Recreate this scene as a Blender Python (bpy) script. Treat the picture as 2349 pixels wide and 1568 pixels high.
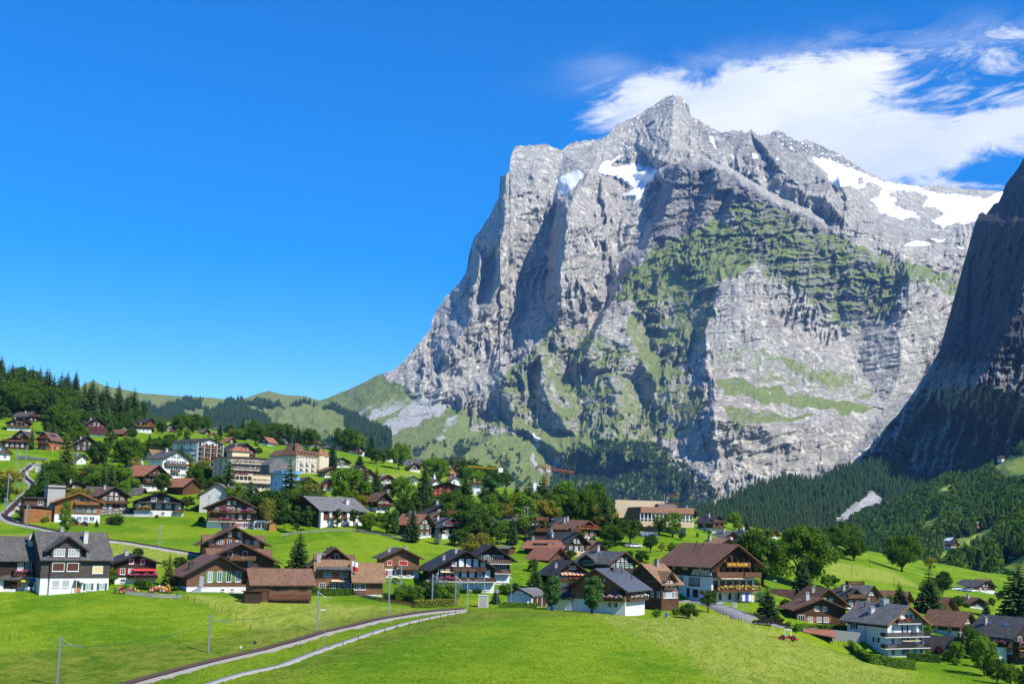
import bpy, bmesh, math, random
import numpy as np
from mathutils import Vector, Matrix
from mathutils.geometry import delaunay_2d_cdt
for _o in list(bpy.data.objects):
    bpy.data.objects.remove(_o, do_unlink=True)
SC = bpy.context.scene
COL = SC.collection
# ------------------------------------------------------------------ camera
# picture units: the photograph at 2349 x 1568; focal length in those units
F, CX, CY, YH, ROLL = 2868.0, 1174.5, 784.0, 1217.5, 0.02
TH = math.atan((YH - CY) / F)
cam = bpy.data.cameras.new('camera')
cam.sensor_width = 36.0
cam.lens = 36.0 * F / 2349.0
cam.clip_start, cam.clip_end = 1.0, 60000.0
cam_o = bpy.data.objects.new('camera', cam)
COL.objects.link(cam_o)
_f = Vector((0, math.cos(TH), math.sin(TH)))
_u = Vector((0, -math.sin(TH), math.cos(TH)))
_r = Vector((1, 0, 0))
RV = _r * math.cos(ROLL) + _u * math.sin(ROLL)
UV = -_r * math.sin(ROLL) + _u * math.cos(ROLL)
cam_o.matrix_world = Matrix(((RV.x, UV.x, -_f.x, 0), (RV.y, UV.y, -_f.y, 0), (RV.z, UV.z, -_f.z, 0), (0, 0, 0, 1)))
SC.camera = cam_o
SC.render.resolution_x, SC.render.resolution_y = 1024, 683
# ------------------------------------------------------------------ light
SUN_AZ, SUN_EL = math.radians(128.5), math.radians(45.0)
sun = bpy.data.lights.new('sun', 'SUN')
sun.energy, sun.angle, sun.color = 5.0, math.radians(0.53), (1.0, 0.945, 0.85)
sun_o = bpy.data.objects.new('sun', sun)
COL.objects.link(sun_o)
_sd = Vector((math.sin(SUN_AZ) * math.cos(SUN_EL), math.cos(SUN_AZ) * math.cos(SUN_EL), math.sin(SUN_EL)))
sun_o.rotation_euler = (-_sd).to_track_quat('-Z', 'Y').to_euler()
vs = SC.view_settings
vs.view_transform, vs.look, vs.exposure, vs.gamma = 'Standard', 'None', 0.5, 1.0
vs.use_curve_mapping = False
SC.render.engine = 'CYCLES'
cy = SC.cycles
cy.use_denoising = True
cy.max_bounces, cy.diffuse_bounces, cy.glossy_bounces = 4, 1, 1
cy.transmission_bounces, cy.transparent_max_bounces, cy.volume_bounces = 3, 8, 0
cy.sample_clamp_indirect = 4.0
cy.use_adaptive_sampling = True
cy.adaptive_threshold = 0.015
# world: Nishita sky with a bank of wind-blown cloud over the summit
world = bpy.data.worlds.new('World')
SC.world = world
world.use_nodes = True
WT = world.node_tree
WT.nodes.clear()


class NT:
    """small helper for building node graphs"""
    def __init__(s, t): s.t = t
    def n(s, typ, **kw):
        nd = s.t.nodes.new(typ)
        for k, v in kw.items():
            setattr(nd, k, v)
        return nd
    def l(s, a, b): s.t.links.new(a, b)
    def put(s, sock, v):
        if hasattr(v, 'is_output') or hasattr(v, 'links'):
            s.l(v, sock)
        else:
            sock.default_value = v
    def m(s, op, a, b=0.0, c=None, clamp=False):
        nd = s.n('ShaderNodeMath', operation=op)
        nd.use_clamp = clamp
        s.put(nd.inputs[0], a)
        s.put(nd.inputs[1], b)
        if c is not None:
            s.put(nd.inputs[2], c)
        return nd.outputs[0]
    def mix(s, f, a, b, mode='MIX'):
        nd = s.n('ShaderNodeMix', data_type='RGBA', blend_type=mode)
        s.put(nd.inputs[0], f)
        s.put(nd.inputs[6], a)
        s.put(nd.inputs[7], b)
        return nd.outputs[2]
    def ramp(s, f, stops):
        nd = s.n('ShaderNodeValToRGB')
        e = nd.color_ramp.elements
        while len(e) < len(stops):
            e.new(0.5)
        for i, (p, c) in enumerate(stops):
            e[i].position = p
            e[i].color = c if len(c) == 4 else (*c, 1)
        s.put(nd.inputs[0], f)
        return nd.outputs[0]
    def step(s, v, a, b):
        nd = s.n('ShaderNodeMapRange', interpolation_type='SMOOTHSTEP')
        s.put(nd.inputs[0], v)
        s.put(nd.inputs[1], a)
        s.put(nd.inputs[2], b)
        return nd.outputs[0]
    def noise(s, vec, scale, detail=4.0, rough=0.55, dist=0.0, out=0, typ='FBM'):
        nd = s.n('ShaderNodeTexNoise')
        nd.noise_type = typ
        if vec is not None:
            s.l(vec, nd.inputs['Vector'])
        nd.inputs['Scale'].default_value = scale
        nd.inputs['Detail'].default_value = detail
        nd.inputs['Roughness'].default_value = rough
        nd.inputs['Distortion'].default_value = dist
        return nd.outputs[out]


_w = NT(WT)
sky = _w.n('ShaderNodeTexSky', sky_type='NISHITA', sun_disc=False)
sky.sun_elevation, sky.sun_rotation = SUN_EL, SUN_AZ
sky.altitude, sky.air_density, sky.dust_density, sky.ozone_density = 1100.0, 1.0, 0.35, 2.2
tc = _w.n('ShaderNodeTexCoord')
sep = _w.n('ShaderNodeSeparateXYZ')
_w.l(tc.outputs['Generated'], sep.inputs[0])
yy = _w.m('MAXIMUM', sep.outputs[1], 0.02)
cu = _w.m('DIVIDE', sep.outputs[0], yy)          # tangent of azimuth
cv = _w.m('DIVIDE', sep.outputs[2], yy)          # tangent of elevation
hsv = _w.n('ShaderNodeHueSaturation')
hsv.inputs['Saturation'].default_value = 1.62
hsv.inputs['Value'].default_value = 1.0
_w.l(sky.outputs[0], hsv.inputs['Color'])


def sky_uv(px, py):
    a, b = (px - CX) / F, (CY - py) / F
    d = _f + RV * a + UV * b
    return d.x / d.y, d.z / d.y


cmb = _w.n('ShaderNodeCombineXYZ')
_w.l(cu, cmb.inputs[0]); _w.l(cv, cmb.inputs[1])
uvv = cmb.outputs[0]
# wind-stretched coordinates, the cloud bands rise gently to the right
mp = _w.n('ShaderNodeMapping', vector_type='TEXTURE')
mp.inputs['Rotation'].default_value = (0, 0, math.radians(14))
mp.inputs['Scale'].default_value = (2.6, 1.0, 1)
_w.l(uvv, mp.inputs['Vector'])
warp = _w.noise(mp.outputs[0], 9.0, 3, 0.5, 0, 1)
vm = _w.n('ShaderNodeVectorMath', operation='MULTIPLY_ADD')
_w.l(warp, vm.inputs[0]); vm.inputs[1].default_value = (0.06, 0.06, 0); _w.l(mp.outputs[0], vm.inputs[2])
n1 = _w.noise(vm.outputs[0], 11.0, 9, 0.58, 0.15)
n2 = _w.noise(vm.outputs[0], 42.0, 6, 0.62, 0.5)
# where the bank hangs: (x, y, rx, ry, tilt deg, weight) in picture units
CL = [(1500, 262, 190, 62, -12, 1.0), (1760, 255, 230, 75, 2, 1.1), (1990, 170, 260, 62, -14, 1.05),
      (2060, 290, 260, 80, -6, 1.15), (2300, 270, 230, 70, -12, 1.25), (1960, 355, 130, 50, 8, 0.9),
      (2290, 130, 190, 62, -14, 1.2), (2560, 200, 260, 150, -10, 0.8), (1350, 290, 90, 30, -20, 0.45),
      (2210, 425, 170, 10, 1, 0.75)]
dens = None
for (ex, ey, rx, ry, tl, wt) in CL:
    u0, v0 = sky_uv(ex, ey)
    t = math.radians(-tl)
    du, dv = _w.m('SUBTRACT', cu, u0), _w.m('SUBTRACT', cv, v0)
    k1 = _w.m('ADD', _w.m('MULTIPLY', du, math.cos(t) * F / rx), _w.m('MULTIPLY', dv, math.sin(t) * F / rx))
    k2 = _w.m('ADD', _w.m('MULTIPLY', du, -math.sin(t) * F / ry), _w.m('MULTIPLY', dv, math.cos(t) * F / ry))
    q = _w.m('ADD', _w.m('MULTIPLY', k1, k1), _w.m('MULTIPLY', k2, k2))
    g = _w.m('MULTIPLY', _w.m('EXPONENT', _w.m('MULTIPLY', q, -0.75)), wt)
    dens = g if dens is None else _w.m('ADD', dens, _w.m('MULTIPLY', g, _w.m('SUBTRACT', 1.15, dens, clamp=True)))
fil = _w.noise(vm.outputs[0], 26.0, 9, 0.70, 2.4)
shape = _w.m('ADD', _w.m('MULTIPLY', n1, 1.5), _w.m('ADD', _w.m('MULTIPLY', n2, 0.35), _w.m('MULTIPLY', fil, 0.55)))
cov = _w.step(_w.m('MULTIPLY_ADD', _w.m('SUBTRACT', shape, 1.2), 3.1, _w.m('MULTIPLY', dens, 1.0)), 0.16, 0.95)
cov = _w.m('MULTIPLY', cov, _w.step(dens, 0.04, 0.4))
# thin veil with fine ripples above the bank
veil = None
for (ex, ey, rx, ry, tl, wt) in [(1420, 160, 110, 45, -4, .35), (1850, 120, 330, 42, -9, .5), (2200, 85, 280, 45, -8, .5), (1600, 190, 240, 34, -2, .4)]:
    u0, v0 = sky_uv(ex, ey)
    t = math.radians(-tl)
    du, dv = _w.m('SUBTRACT', cu, u0), _w.m('SUBTRACT', cv, v0)
    k1 = _w.m('ADD', _w.m('MULTIPLY', du, math.cos(t) * F / rx), _w.m('MULTIPLY', dv, math.sin(t) * F / rx))
    k2 = _w.m('ADD', _w.m('MULTIPLY', du, -math.sin(t) * F / ry), _w.m('MULTIPLY', dv, math.cos(t) * F / ry))
    g = _w.m('MULTIPLY', _w.m('EXPONENT', _w.m('MULTIPLY', _w.m('ADD', _w.m('MULTIPLY', k1, k1), _w.m('MULTIPLY', k2, k2)), -1.0)), wt)
    veil = g if veil is None else _w.m('MAXIMUM', veil, g)
veil = _w.m('MULTIPLY', veil, _w.step(_w.noise(vm.outputs[0], 24.0, 7, 0.6, 1.2), 0.3, 0.75))
cov = _w.m('MAXIMUM', cov, veil)
ctone = _w.ramp(_w.noise(vm.outputs[0], 14.0, 6, 0.55), [(0.3, (3.7, 4.2, 5.0)), (0.62, (5.2, 5.3, 5.4))])
tint = _w.mix(1.0, hsv.outputs[0], (0.66, 0.805, 1.0, 1), 'MULTIPLY')
skyc = _w.mix(cov, tint, ctone)
bg = _w.n('ShaderNodeBackground')
bg.inputs['Strength'].default_value = 0.15
_w.l(skyc, bg.inputs['Color'])
wo = _w.n('ShaderNodeOutputWorld')
_w.l(bg.outputs[0], wo.inputs['Surface'])
# ------------------------------------------------------------------ helpers
def ray(px, py):
    d = _f + RV * ((px - CX) / F) + UV * ((CY - py) / F)
    return d


def at(px, py, D):
    d = ray(px, py)
    return Vector((d.x / d.y * D, D, d.z / d.y * D))


_CR = {1: (0, 802.9), 2: (401.4, 917.6), 3: (802.9, 917.6), 4: (1204.3, 1032.3), 5: (0, 1118.3), 6: (372.8, 1147.0),
       7: (802.9, 1147.0), 8: (1147.0, 1175.7), 9: (1491.1, 1147.0), 10: (1890.2, 1223.8)}


def C(k, x, y):
    o = _CR[k]
    return o[0] + x * 0.2194, o[1] + y * 0.2194


def tag(o, label=None, cat=None, group=None, kind=None):
    if label: o['label'] = label
    if cat: o['category'] = cat
    if group: o['group'] = group
    if kind: o['kind'] = kind
    return o


def link(name, me, mat=None, parent=None, loc=None):
    o = bpy.data.objects.new(name, me)
    if mat is not None and me is not None and not me.materials:
        for mm in (mat if isinstance(mat, (list, tuple)) else [mat]):
            me.materials.append(mm)
    COL.objects.link(o)
    if parent is not None:
        o.parent = parent
    if loc is not None:
        o.location = loc
    return o


def np_mesh(name, co, quads, smooth=False, attrs=None, tris=None):
    me = bpy.data.meshes.new(name)
    co = np.asarray(co, np.float32)
    nv = len(co)
    me.vertices.add(nv)
    me.vertices.foreach_set('co', co.ravel())
    parts = []
    if quads is not None and len(quads):
        parts.append((np.asarray(quads, np.int32), 4))
    if tris is not None and len(tris):
        parts.append((np.asarray(tris, np.int32), 3))
    idx = np.concatenate([p.ravel() for p, _ in parts])
    tot = np.concatenate([np.full(len(p), k, np.int32) for p, k in parts])
    st = np.concatenate([[0], np.cumsum(tot)[:-1]]).astype(np.int32)
    me.loops.add(len(idx))
    me.loops.foreach_set('vertex_index', idx)
    me.polygons.add(len(tot))
    me.polygons.foreach_set('loop_start', st)
    me.polygons.foreach_set('loop_total', tot)
    if smooth:
        me.polygons.foreach_set('use_smooth', np.ones(len(tot), bool))
    me.update(calc_edges=True)
    for k, v in (attrs or {}).items():
        a = me.attributes.new(k, 'FLOAT', 'POINT')
        a.data.foreach_set('value', np.asarray(v, np.float32).ravel())
    return me


def grid_quads(nr, nc):
    i = np.arange(nr * nc).reshape(nr, nc)
    return np.stack([i[:-1, :-1].ravel(), i[:-1, 1:].ravel(), i[1:, 1:].ravel(), i[1:, :-1].ravel()], 1)


_rs = np.random.RandomState(7)
_PERM = _rs.permutation(1024)
_GA = _rs.rand(1024) * 2 * np.pi
_GX, _GY = np.cos(_GA), np.sin(_GA)


def perlin(x, y, seed=0):
    x = np.asarray(x, float) + seed * 37.17
    y = np.asarray(y, float) + seed * 91.73
    xi, yi = np.floor(x).astype(int), np.floor(y).astype(int)
    xf, yf = x - xi, y - yi
    u = xf * xf * xf * (xf * (xf * 6 - 15) + 10)
    v = yf * yf * yf * (yf * (yf * 6 - 15) + 10)

    def g(ix, iy, fx, fy):
        h = _PERM[(_PERM[ix & 1023] + iy) & 1023]
        return _GX[h] * fx + _GY[h] * fy
    a = g(xi, yi, xf, yf); b = g(xi + 1, yi, xf - 1, yf)
    c = g(xi, yi + 1, xf, yf - 1); d = g(xi + 1, yi + 1, xf - 1, yf - 1)
    return 1.45 * ((a + (b - a) * u) * (1 - v) + (c + (d - c) * u) * v)


def fbm(x, y, oct=5, gain=0.5, seed=0):
    s, a, t = 0, 1.0, 0
    for k in range(oct):
        s = s + a * perlin(x * 2 ** k, y * 2 ** k, seed + k)
        t += a
        a *= gain
    return s / t


def ridged(x, y, oct=5, gain=0.55, seed=0):
    s, a, t, w = 0, 1.0, 0, 1.0
    for k in range(oct):
        n = 1 - np.abs(perlin(x * 2 ** k, y * 2 ** k, seed + k))
        n = n * n
        s = s + a * n * w
        w = np.clip(n * 1.4, 0, 1)
        t += a
        a *= gain
    return s / t


def in_poly(px, py, poly):
    px, py = np.asarray(px), np.asarray(py)
    r = np.zeros(px.shape, bool)
    n = len(poly)
    for i in range(n):
        x1, y1 = poly[i]; x2, y2 = poly[(i + 1) % n]
        if y1 == y2:
            continue
        c = ((y1 > py) != (y2 > py)) & (px < (x2 - x1) * (py - y1) / (y2 - y1) + x1)
        r ^= c
    return r


def sstep(x, a, b):
    t = np.clip((x - a) / (b - a), 0, 1)
    return t * t * (3 - 2 * t)


# ------------------------------------------------------------------ ground of the village slope
# surveyed points: picture x, picture y, distance in metres
GP = [
    (0, 1568, 200), (0, 1460, 231), (0, 1356, 266), (0, 1245, 330), (0, 1192, 385), (40, 1130, 470), (70, 1080, 560), (0, 1025, 640), (0, 985, 720), (0, 930, 850), (0, 880, 1000), (100, 880, 1050),
    (200, 1568, 197), (200, 1480, 226), (220, 1362, 268), (250, 1235, 345), (180, 1200, 385), (230, 1160, 430), (130, 1020, 680), (150, 960, 820),
    (420, 1568, 192), (420, 1480, 226), (420, 1362, 271), (400, 1275, 325), (350, 1235, 355), (300, 1180, 420), (420, 1180, 425), (320, 1085, 560), (270, 1010, 720), (300, 990, 800), (230, 935, 950),
    (560, 1500, 222), (570, 1372, 276), (600, 1240, 372), (560, 1212, 398), (600, 1095, 560), (480, 1010, 800), (430, 1050, 680),
    (700, 1460, 240), (720, 1378, 280), (700, 1255, 362), (760, 1210, 400), (800, 1150, 460), (720, 1100, 560), (660, 1075, 620), (620, 1022, 900), (760, 1030, 880), (700, 1045, 800),
    (880, 1415, 264), (880, 1386, 283), (900, 1280, 350), (900, 1240, 385), (1000, 1190, 440), (950, 1130, 560), (860, 1085, 720), (900, 1065, 800), (850, 1050, 880), (960, 1080, 800),
    (1040, 1402, 278), (1040, 1330, 322), (1100, 1260, 385), (1100, 1170, 520), (1050, 1120, 700),
    (800, 1568, 187), (1000, 1500, 207), (1200, 1568, 186), (1200, 1480, 216), (1100, 1399, 262), (1230, 1397, 268), (1345, 1400, 284), (1600, 1568, 192), (1600, 1480, 226), (1480, 1423, 272), (1650, 1420, 285),
    (1200, 1393, 298), (1330, 1398, 292), (1300, 1300, 350), (1250, 1230, 410), (1330, 1180, 480), (1230, 1130, 620), (1480, 1414, 285),
    (1400, 1290, 370), (1440, 1260, 400), (1520, 1280, 380), (1560, 1230, 440), (1640, 1225, 490), (1500, 1180, 530), (1660, 1200, 600), (1400, 1160, 580),
    (1530, 1372, 325), (1730, 1360, 345), (1760, 1420, 300), (1660, 1375, 330), (1870, 1415, 315), (1700, 1280, 420), (1830, 1300, 430), (1740, 1245, 520), (1760, 1215, 700),
    (1900, 1568, 215), (1800, 1470, 262), (1960, 1500, 265), (1950, 1510, 280), (2100, 1530, 275), (2349, 1600, 215), (2120, 1568, 240), (2230, 1540, 275), (2330, 1510, 300), (2349, 1480, 330),
    (1900, 1390, 355), (2000, 1380, 390), (2100, 1420, 360), (2180, 1400, 400), (2290, 1440, 360), (2349, 1420, 400), (1930, 1300, 470), (1920, 1270, 560), (1980, 1280, 560), (2060, 1310, 540), (2080, 1330, 500),
    (2140, 1330, 560), (2160, 1350, 560), (2250, 1370, 540), (2300, 1370, 560), (2250, 1340, 650), (2349, 1390, 560), (2200, 1300, 760), (2349, 1330, 760),
]
_pts = [tuple(at(*g)) for g in GP]
# ground that the picture does not show: below and behind the camera, beyond the brow
_pts += [(0, 0, -9), (-60, 0, -9), (60, 0, -10), (0, 60, -14.5), (-80, 70, -15), (80, 70, -16), (0, 110, -19), (-120, 120, -20), (120, 120, -20), (0, -60, -8), (-300, 0, -8), (300, 0, -22), (-330, 200, -15), (330, 200, -34),
         (-420, 420, 15), (-560, 800, 105), (-330, 1150, 130), (-450, 1250, 150), (420, 420, -34), (520, 700, -30), (-120, 1180, 20), (50, 1050, 5), (200, 950, -12), (330, 900, -22), (-250, 1220, 70), (600, 1000, -30), (0, 1300, -20), (300, 1300, -45)]
_pts = np.array(_pts)
_K = len(_pts)


def _U(r2):
    return 0.5 * r2 * np.log(r2 + 1e-6)


_sx = 100.0
_A = _pts[:, :2] / _sx
_d2 = ((_A[:, None] - _A[None]) ** 2).sum(-1)
_M = np.zeros((_K + 3, _K + 3))
_M[:_K, :_K] = _U(_d2) + np.eye(_K) * 0.012
_M[:_K, _K] = 1
_M[:_K, _K + 1:] = _A
_M[_K, :_K] = 1
_M[_K + 1:, :_K] = _A.T
_sol = np.linalg.solve(_M, np.concatenate([_pts[:, 2], [0, 0, 0]]))


def tps(X, Y):
    sh = X.shape
    X, Y = X.ravel() / _sx, Y.ravel() / _sx
    z = _sol[_K] + _sol[_K + 1] * X + _sol[_K + 2] * Y
    for i in range(_K):
        z += _sol[i] * _U((X - _A[i, 0]) ** 2 + (Y - _A[i, 1]) ** 2)
    return z.reshape(sh)


def _stretch(a, b, st, n, r):
    v = list(np.arange(a, b + 1e-6, st))
    s = st
    for _ in range(n):
        s *= r
        v.append(v[-1] + s)
    return np.array(v)


_xp = _stretch(0, 250, 2.0, 42, 1.07)
GXS = np.concatenate([-_xp[:0:-1], _xp])
GYS = np.concatenate([[-300, -200, -130, -80, -40, -15], _stretch(0, 620, 2.0, 44, 1.055)])
_GXX, _GYY = np.meshgrid(GXS, GYS)
GZ = tps(_GXX, _GYY)
_edge = np.maximum(sstep(np.abs(_GXX), 560, 1000), sstep(_GYY, 1150, 1500))
GZ = GZ * (1 - _edge) + np.clip(GZ, -70, -40) * _edge
GZ += 0.25 * fbm(_GXX / 16, _GYY / 16, 3) + 0.07 * fbm(_GXX / 5, _GYY / 5, 2, seed=5)


def ground_z(x, y):
    i = np.clip(np.searchsorted(GXS, x) - 1, 0, len(GXS) - 2)
    j = np.clip(np.searchsorted(GYS, y) - 1, 0, len(GYS) - 2)
    fx = (x - GXS[i]) / (GXS[i + 1] - GXS[i])
    fy = (y - GYS[j]) / (GYS[j + 1] - GYS[j])
    return (GZ[j, i] * (1 - fx) + GZ[j, i + 1] * fx) * (1 - fy) + (GZ[j + 1, i] * (1 - fx) + GZ[j + 1, i + 1] * fx) * fy


_DD = np.arange(120, 1250, 0.75)


def P(px, py, D=None):
    """point on the ground seen at a picture position (first hit), or at distance D"""
    d = ray(px, py)
    if D is not None:
        x = d.x / d.y * D
        return Vector((x, D, float(ground_z(x, D))))
    x, z = d.x / d.y * _DD, d.z / d.y * _DD
    h = z - ground_z(x, _DD)
    k = np.where(h < 0)[0]
    k = k[0] if len(k) else int(np.argmin(h))
    D = _DD[k]
    x = d.x / d.y * D
    return Vector((x, D, float(ground_z(x, D))))


def proj(v):
    c = Vector((v.dot(RV), v.dot(UV), v.dot(_f)))
    return CX + F * c.x / c.z, CY - F * c.y / c.z
# ------------------------------------------------------------------ materials
def new_mat(name):
    m = bpy.data.materials.new(name)
    m.use_nodes = True
    t = m.node_tree
    t.nodes.clear()
    k = NT(t)
    out = k.n('ShaderNodeOutputMaterial')
    b = k.n('ShaderNodeBsdfPrincipled')
    k.l(b.outputs[0], out.inputs['Surface'])
    b.inputs['Roughness'].default_value = 0.85
    b.inputs['Specular IOR Level'].default_value = 0.25
    return m, k, b


def attr(k, name):
    nd = k.n('ShaderNodeAttribute')
    nd.attribute_name = name
    return nd.outputs['Fac']


def bump(k, b, h, strength, dist):
    nd = k.n('ShaderNodeBump')
    nd.inputs['Strength'].default_value = strength
    nd.inputs['Distance'].default_value = dist
    k.put(nd.inputs['Height'], h)
    k.l(nd.outputs[0], b.inputs['Normal'])


def make_mountain_mat():
    m, k, b = new_mat('limestone_mountain')
    pos = k.n('ShaderNodeNewGeometry').outputs['Position']
    mp = k.n('ShaderNodeMapping')
    mp.inputs['Rotation'].default_value = (0.0, math.radians(16), 0)
    mp.inputs['Scale'].default_value = (0.45, 0.45, 2.4)
    k.l(pos, mp.inputs['Vector'])
    strata = k.noise(mp.outputs[0], 0.016, 7, 0.66, 0.8)
    big = k.noise(pos, 0.0018, 3, 0.5)
    fine = k.noise(pos, 0.045, 8, 0.72)
    mid = k.noise(pos, 0.009, 7, 0.64, 0.9)
    tone = k.m('ADD', k.m('MULTIPLY', mid, 0.6), k.m('ADD', k.m('MULTIPLY', strata, 0.25), k.m('MULTIPLY', fine, 0.15)))
    rock = k.ramp(tone, [(0.32, (0.345, 0.325, 0.27)), (0.5, (0.61, 0.575, 0.468)), (0.66, (0.77, 0.725, 0.595))])
    rock = k.mix(k.m('MULTIPLY', k.step(big, 0.48, 0.7), 0.5), rock, (0.54, 0.455, 0.36, 1))
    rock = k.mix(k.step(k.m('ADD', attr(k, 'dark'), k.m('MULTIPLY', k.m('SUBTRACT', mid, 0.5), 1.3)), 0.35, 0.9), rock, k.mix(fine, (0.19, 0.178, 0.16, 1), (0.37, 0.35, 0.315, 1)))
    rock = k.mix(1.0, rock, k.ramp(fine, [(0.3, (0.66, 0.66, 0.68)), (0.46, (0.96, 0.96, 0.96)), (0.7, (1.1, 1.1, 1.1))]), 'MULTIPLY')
    rock = k.mix(k.m('MULTIPLY', k.step(attr(k, 'dark'), 0.98, 1.12), 0.9), rock, k.mix(fine, (0.045, 0.047, 0.05, 1), (0.12, 0.12, 0.118, 1)))  # near-black above the top threshold: the right wall's shade put into its colour
    crack = k.noise(pos, 0.02, 6, 0.7, 1.0, typ='RIDGED_MULTIFRACTAL')
    rock = k.mix(1.0, rock, k.ramp(crack, [(0.06, (0.6, 0.6, 0.63)), (0.22, (1, 1, 1))]), 'MULTIPLY')
    var = k.m('ADD', k.m('MULTIPLY', mid, 0.55), k.m('MULTIPLY', fine, 0.45))
    # grass on ledges and slopes
    g = k.m('ADD', attr(k, 'grass'), k.m('MULTIPLY', k.m('SUBTRACT', var, 0.5), 2.6))
    gf = k.m('MULTIPLY', k.step(g, 0.40, 0.66), 0.95)
    gcol = k.mix(k.noise(pos, 0.014, 6, 0.65), (0.105, 0.16, 0.028, 1), (0.27, 0.30, 0.085, 1))
    col = k.mix(gf, rock, gcol)
    s = k.m('ADD', attr(k, 'scree'), k.m('MULTIPLY', k.m('SUBTRACT', mid, 0.5), 1.8))
    col = k.mix(k.m('MULTIPLY', k.step(s, 0.35, 0.75), 0.9), col, k.mix(fine, (0.36, 0.355, 0.34, 1), (0.60, 0.585, 0.555, 1)))
    f = k.m('ADD', attr(k, 'wood'), k.m('MULTIPLY', k.m('SUBTRACT', fine, 0.5), 1.2))
    col = k.mix(k.step(f, 0.45, 0.6), col, (0.022, 0.05, 0.018, 1))
    sn = k.m('ADD', attr(k, 'snow'), k.m('MULTIPLY', k.m('SUBTRACT', k.m('ADD', k.m('MULTIPLY', fine, 0.6), k.m('MULTIPLY', mid, 0.4)), 0.5), 2.4))
    col = k.mix(k.step(sn, 0.40, 0.62), col, k.mix(strata, (0.66, 0.69, 0.73, 1), (0.90, 0.90, 0.90, 1)))
    k.l(col, b.inputs['Base Color'])
    b.inputs['Roughness'].default_value = 0.95
    b.inputs['Specular IOR Level'].default_value = 0.05
    h = k.m('ADD', k.m('MULTIPLY', fine, 15.0), k.m('MULTIPLY', mid, 34.0))
    h = k.m('ADD', h, k.m('ADD', k.m('MULTIPLY', crack, 10.0), k.m('MULTIPLY', strata, 14.0)))
    h = k.m('MULTIPLY', h, k.m('SUBTRACT', 1.0, k.m('MULTIPLY', k.step(sn, 0.3, 0.6), 0.85)))
    bump(k, b, h, 0.9, 1.0)
    return m


M_MOUNT = make_mountain_mat()


def interp_net(lines, hullpts, gx, gy):
    """depth offset by linear interpolation over a constrained triangulation of feature lines"""
    co, val, ed = [], [], []
    for ln in lines:
        for i, p in enumerate(ln):
            co.append(Vector((p[0], p[1])))
            val.append(p[2])
            if i:
                ed.append((len(co) - 2, len(co) - 1))
    for p in hullpts:
        co.append(Vector((p[0], p[1]))); val.append(p[2])
    vo, eo, fo, ov_, _, _ = delaunay_2d_cdt(co, ed, [], 0, 1e-4)
    vals = []
    for i, src in enumerate(ov_):
        if src:
            vals.append(val[src[0]])
        else:                                    # crossing of two lines
            dd = [((co[j] - vo[i]).length, j) for j in range(len(co))]
            dd.sort()
            w = [1 / (d + 1e-3) for d, _ in dd[:4]]
            vals.append(sum(a * val[j] for a, (_, j) in zip(w, dd[:4])) / sum(w))
    out = np.zeros(gx.shape)
    done = np.zeros(gx.shape, bool)
    for f in fo:
        a, b, c = [vo[i] for i in f]
        x0, x1 = min(a.x, b.x, c.x), max(a.x, b.x, c.x)
        y0, y1 = min(a.y, b.y, c.y), max(a.y, b.y, c.y)
        sel = np.where((gx >= x0) & (gx <= x1) & (gy >= y0) & (gy <= y1) & ~done)
        if not len(sel[0]):
            continue
        X, Y = gx[sel], gy[sel]
        den = (b.y - c.y) * (a.x - c.x) + (c.x - b.x) * (a.y - c.y)
        if abs(den) < 1e-9:
            continue
        l1 = ((b.y - c.y) * (X - c.x) + (c.x - b.x) * (Y - c.y)) / den
        l2 = ((c.y - a.y) * (X - c.x) + (a.x - c.x) * (Y - c.y)) / den
        l3 = 1 - l1 - l2
        ok = (l1 > -1e-6) & (l2 > -1e-6) & (l3 > -1e-6)
        ii = (sel[0][ok], sel[1][ok])
        out[ii] = l1[ok] * vals[f[0]] + l2[ok] * vals[f[1]] + l3[ok] * vals[f[2]]
        done[ii] = True
    return out


def blur(a, n):
    for _ in range(n):
        p = np.pad(a, 1, mode='edge')
        a = (p[:-2, 1:-1] + p[2:, 1:-1] + p[1:-1, :-2] + p[1:-1, 2:] + 2 * p[1:-1, 1:-1]) / 6
    return a


def relief(name, mat, xs, sky, bot, nr, depth, jag, label_kind='structure', back=900.0, attrs=None, push=None):
    """a mountain side: columns from a foot line up to the skyline, each point at its own distance, with a back slope"""
    xs = np.asarray(xs, float)
    ys = np.interp(xs, [p[0] for p in sky], [p[1] for p in sky]) + jag(xs)
    yb = np.interp(xs, [p[0] for p in bot], [p[1] for p in bot])
    v = np.linspace(0, 1, nr)[:, None] ** 1.05
    py = ys[None] + v * (yb - ys)[None]
    px = np.repeat(xs[None], nr, 0)
    D = depth(px, py, v)
    a, b = (px - CX) / F, (CY - py) / F
    dx = _f.x + RV.x * a + UV.x * b; dy = _f.y + RV.y * a + UV.y * b; dz = _f.z + RV.z * a + UV.z * b
    X, Y, Z = dx / dy * D, D, dz / dy * D
    bk = []
    for q in (2, 1):
        bk.append(np.stack([X[0] * (1 + .02 * q), Y[0] + back * q * 0.5, Z[0] - back * q * 0.42], -1))
    co = np.concatenate([np.stack(bk), np.stack([X, Y, Z], -1)], 0)
    at_ = {}
    for kk, vv in (attrs(px, py, D) if attrs else {}).items():
        at_[kk] = np.concatenate([vv[:1], vv[:1], vv], 0)
    me = np_mesh(name, co.reshape(-1, 3), grid_quads(nr + 2, len(xs)), True, at_)
    o = link(name, me, mat)
    tag(o, kind=label_kind)
    return o, px, py, co[2:], at_


def D0(py):
    return np.interp(py, [215, 300, 400, 550, 700, 850, 950, 1080, 1250], [7700, 7250, 6650, 6150, 5750, 5350, 5000, 4450, 3700])


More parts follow.
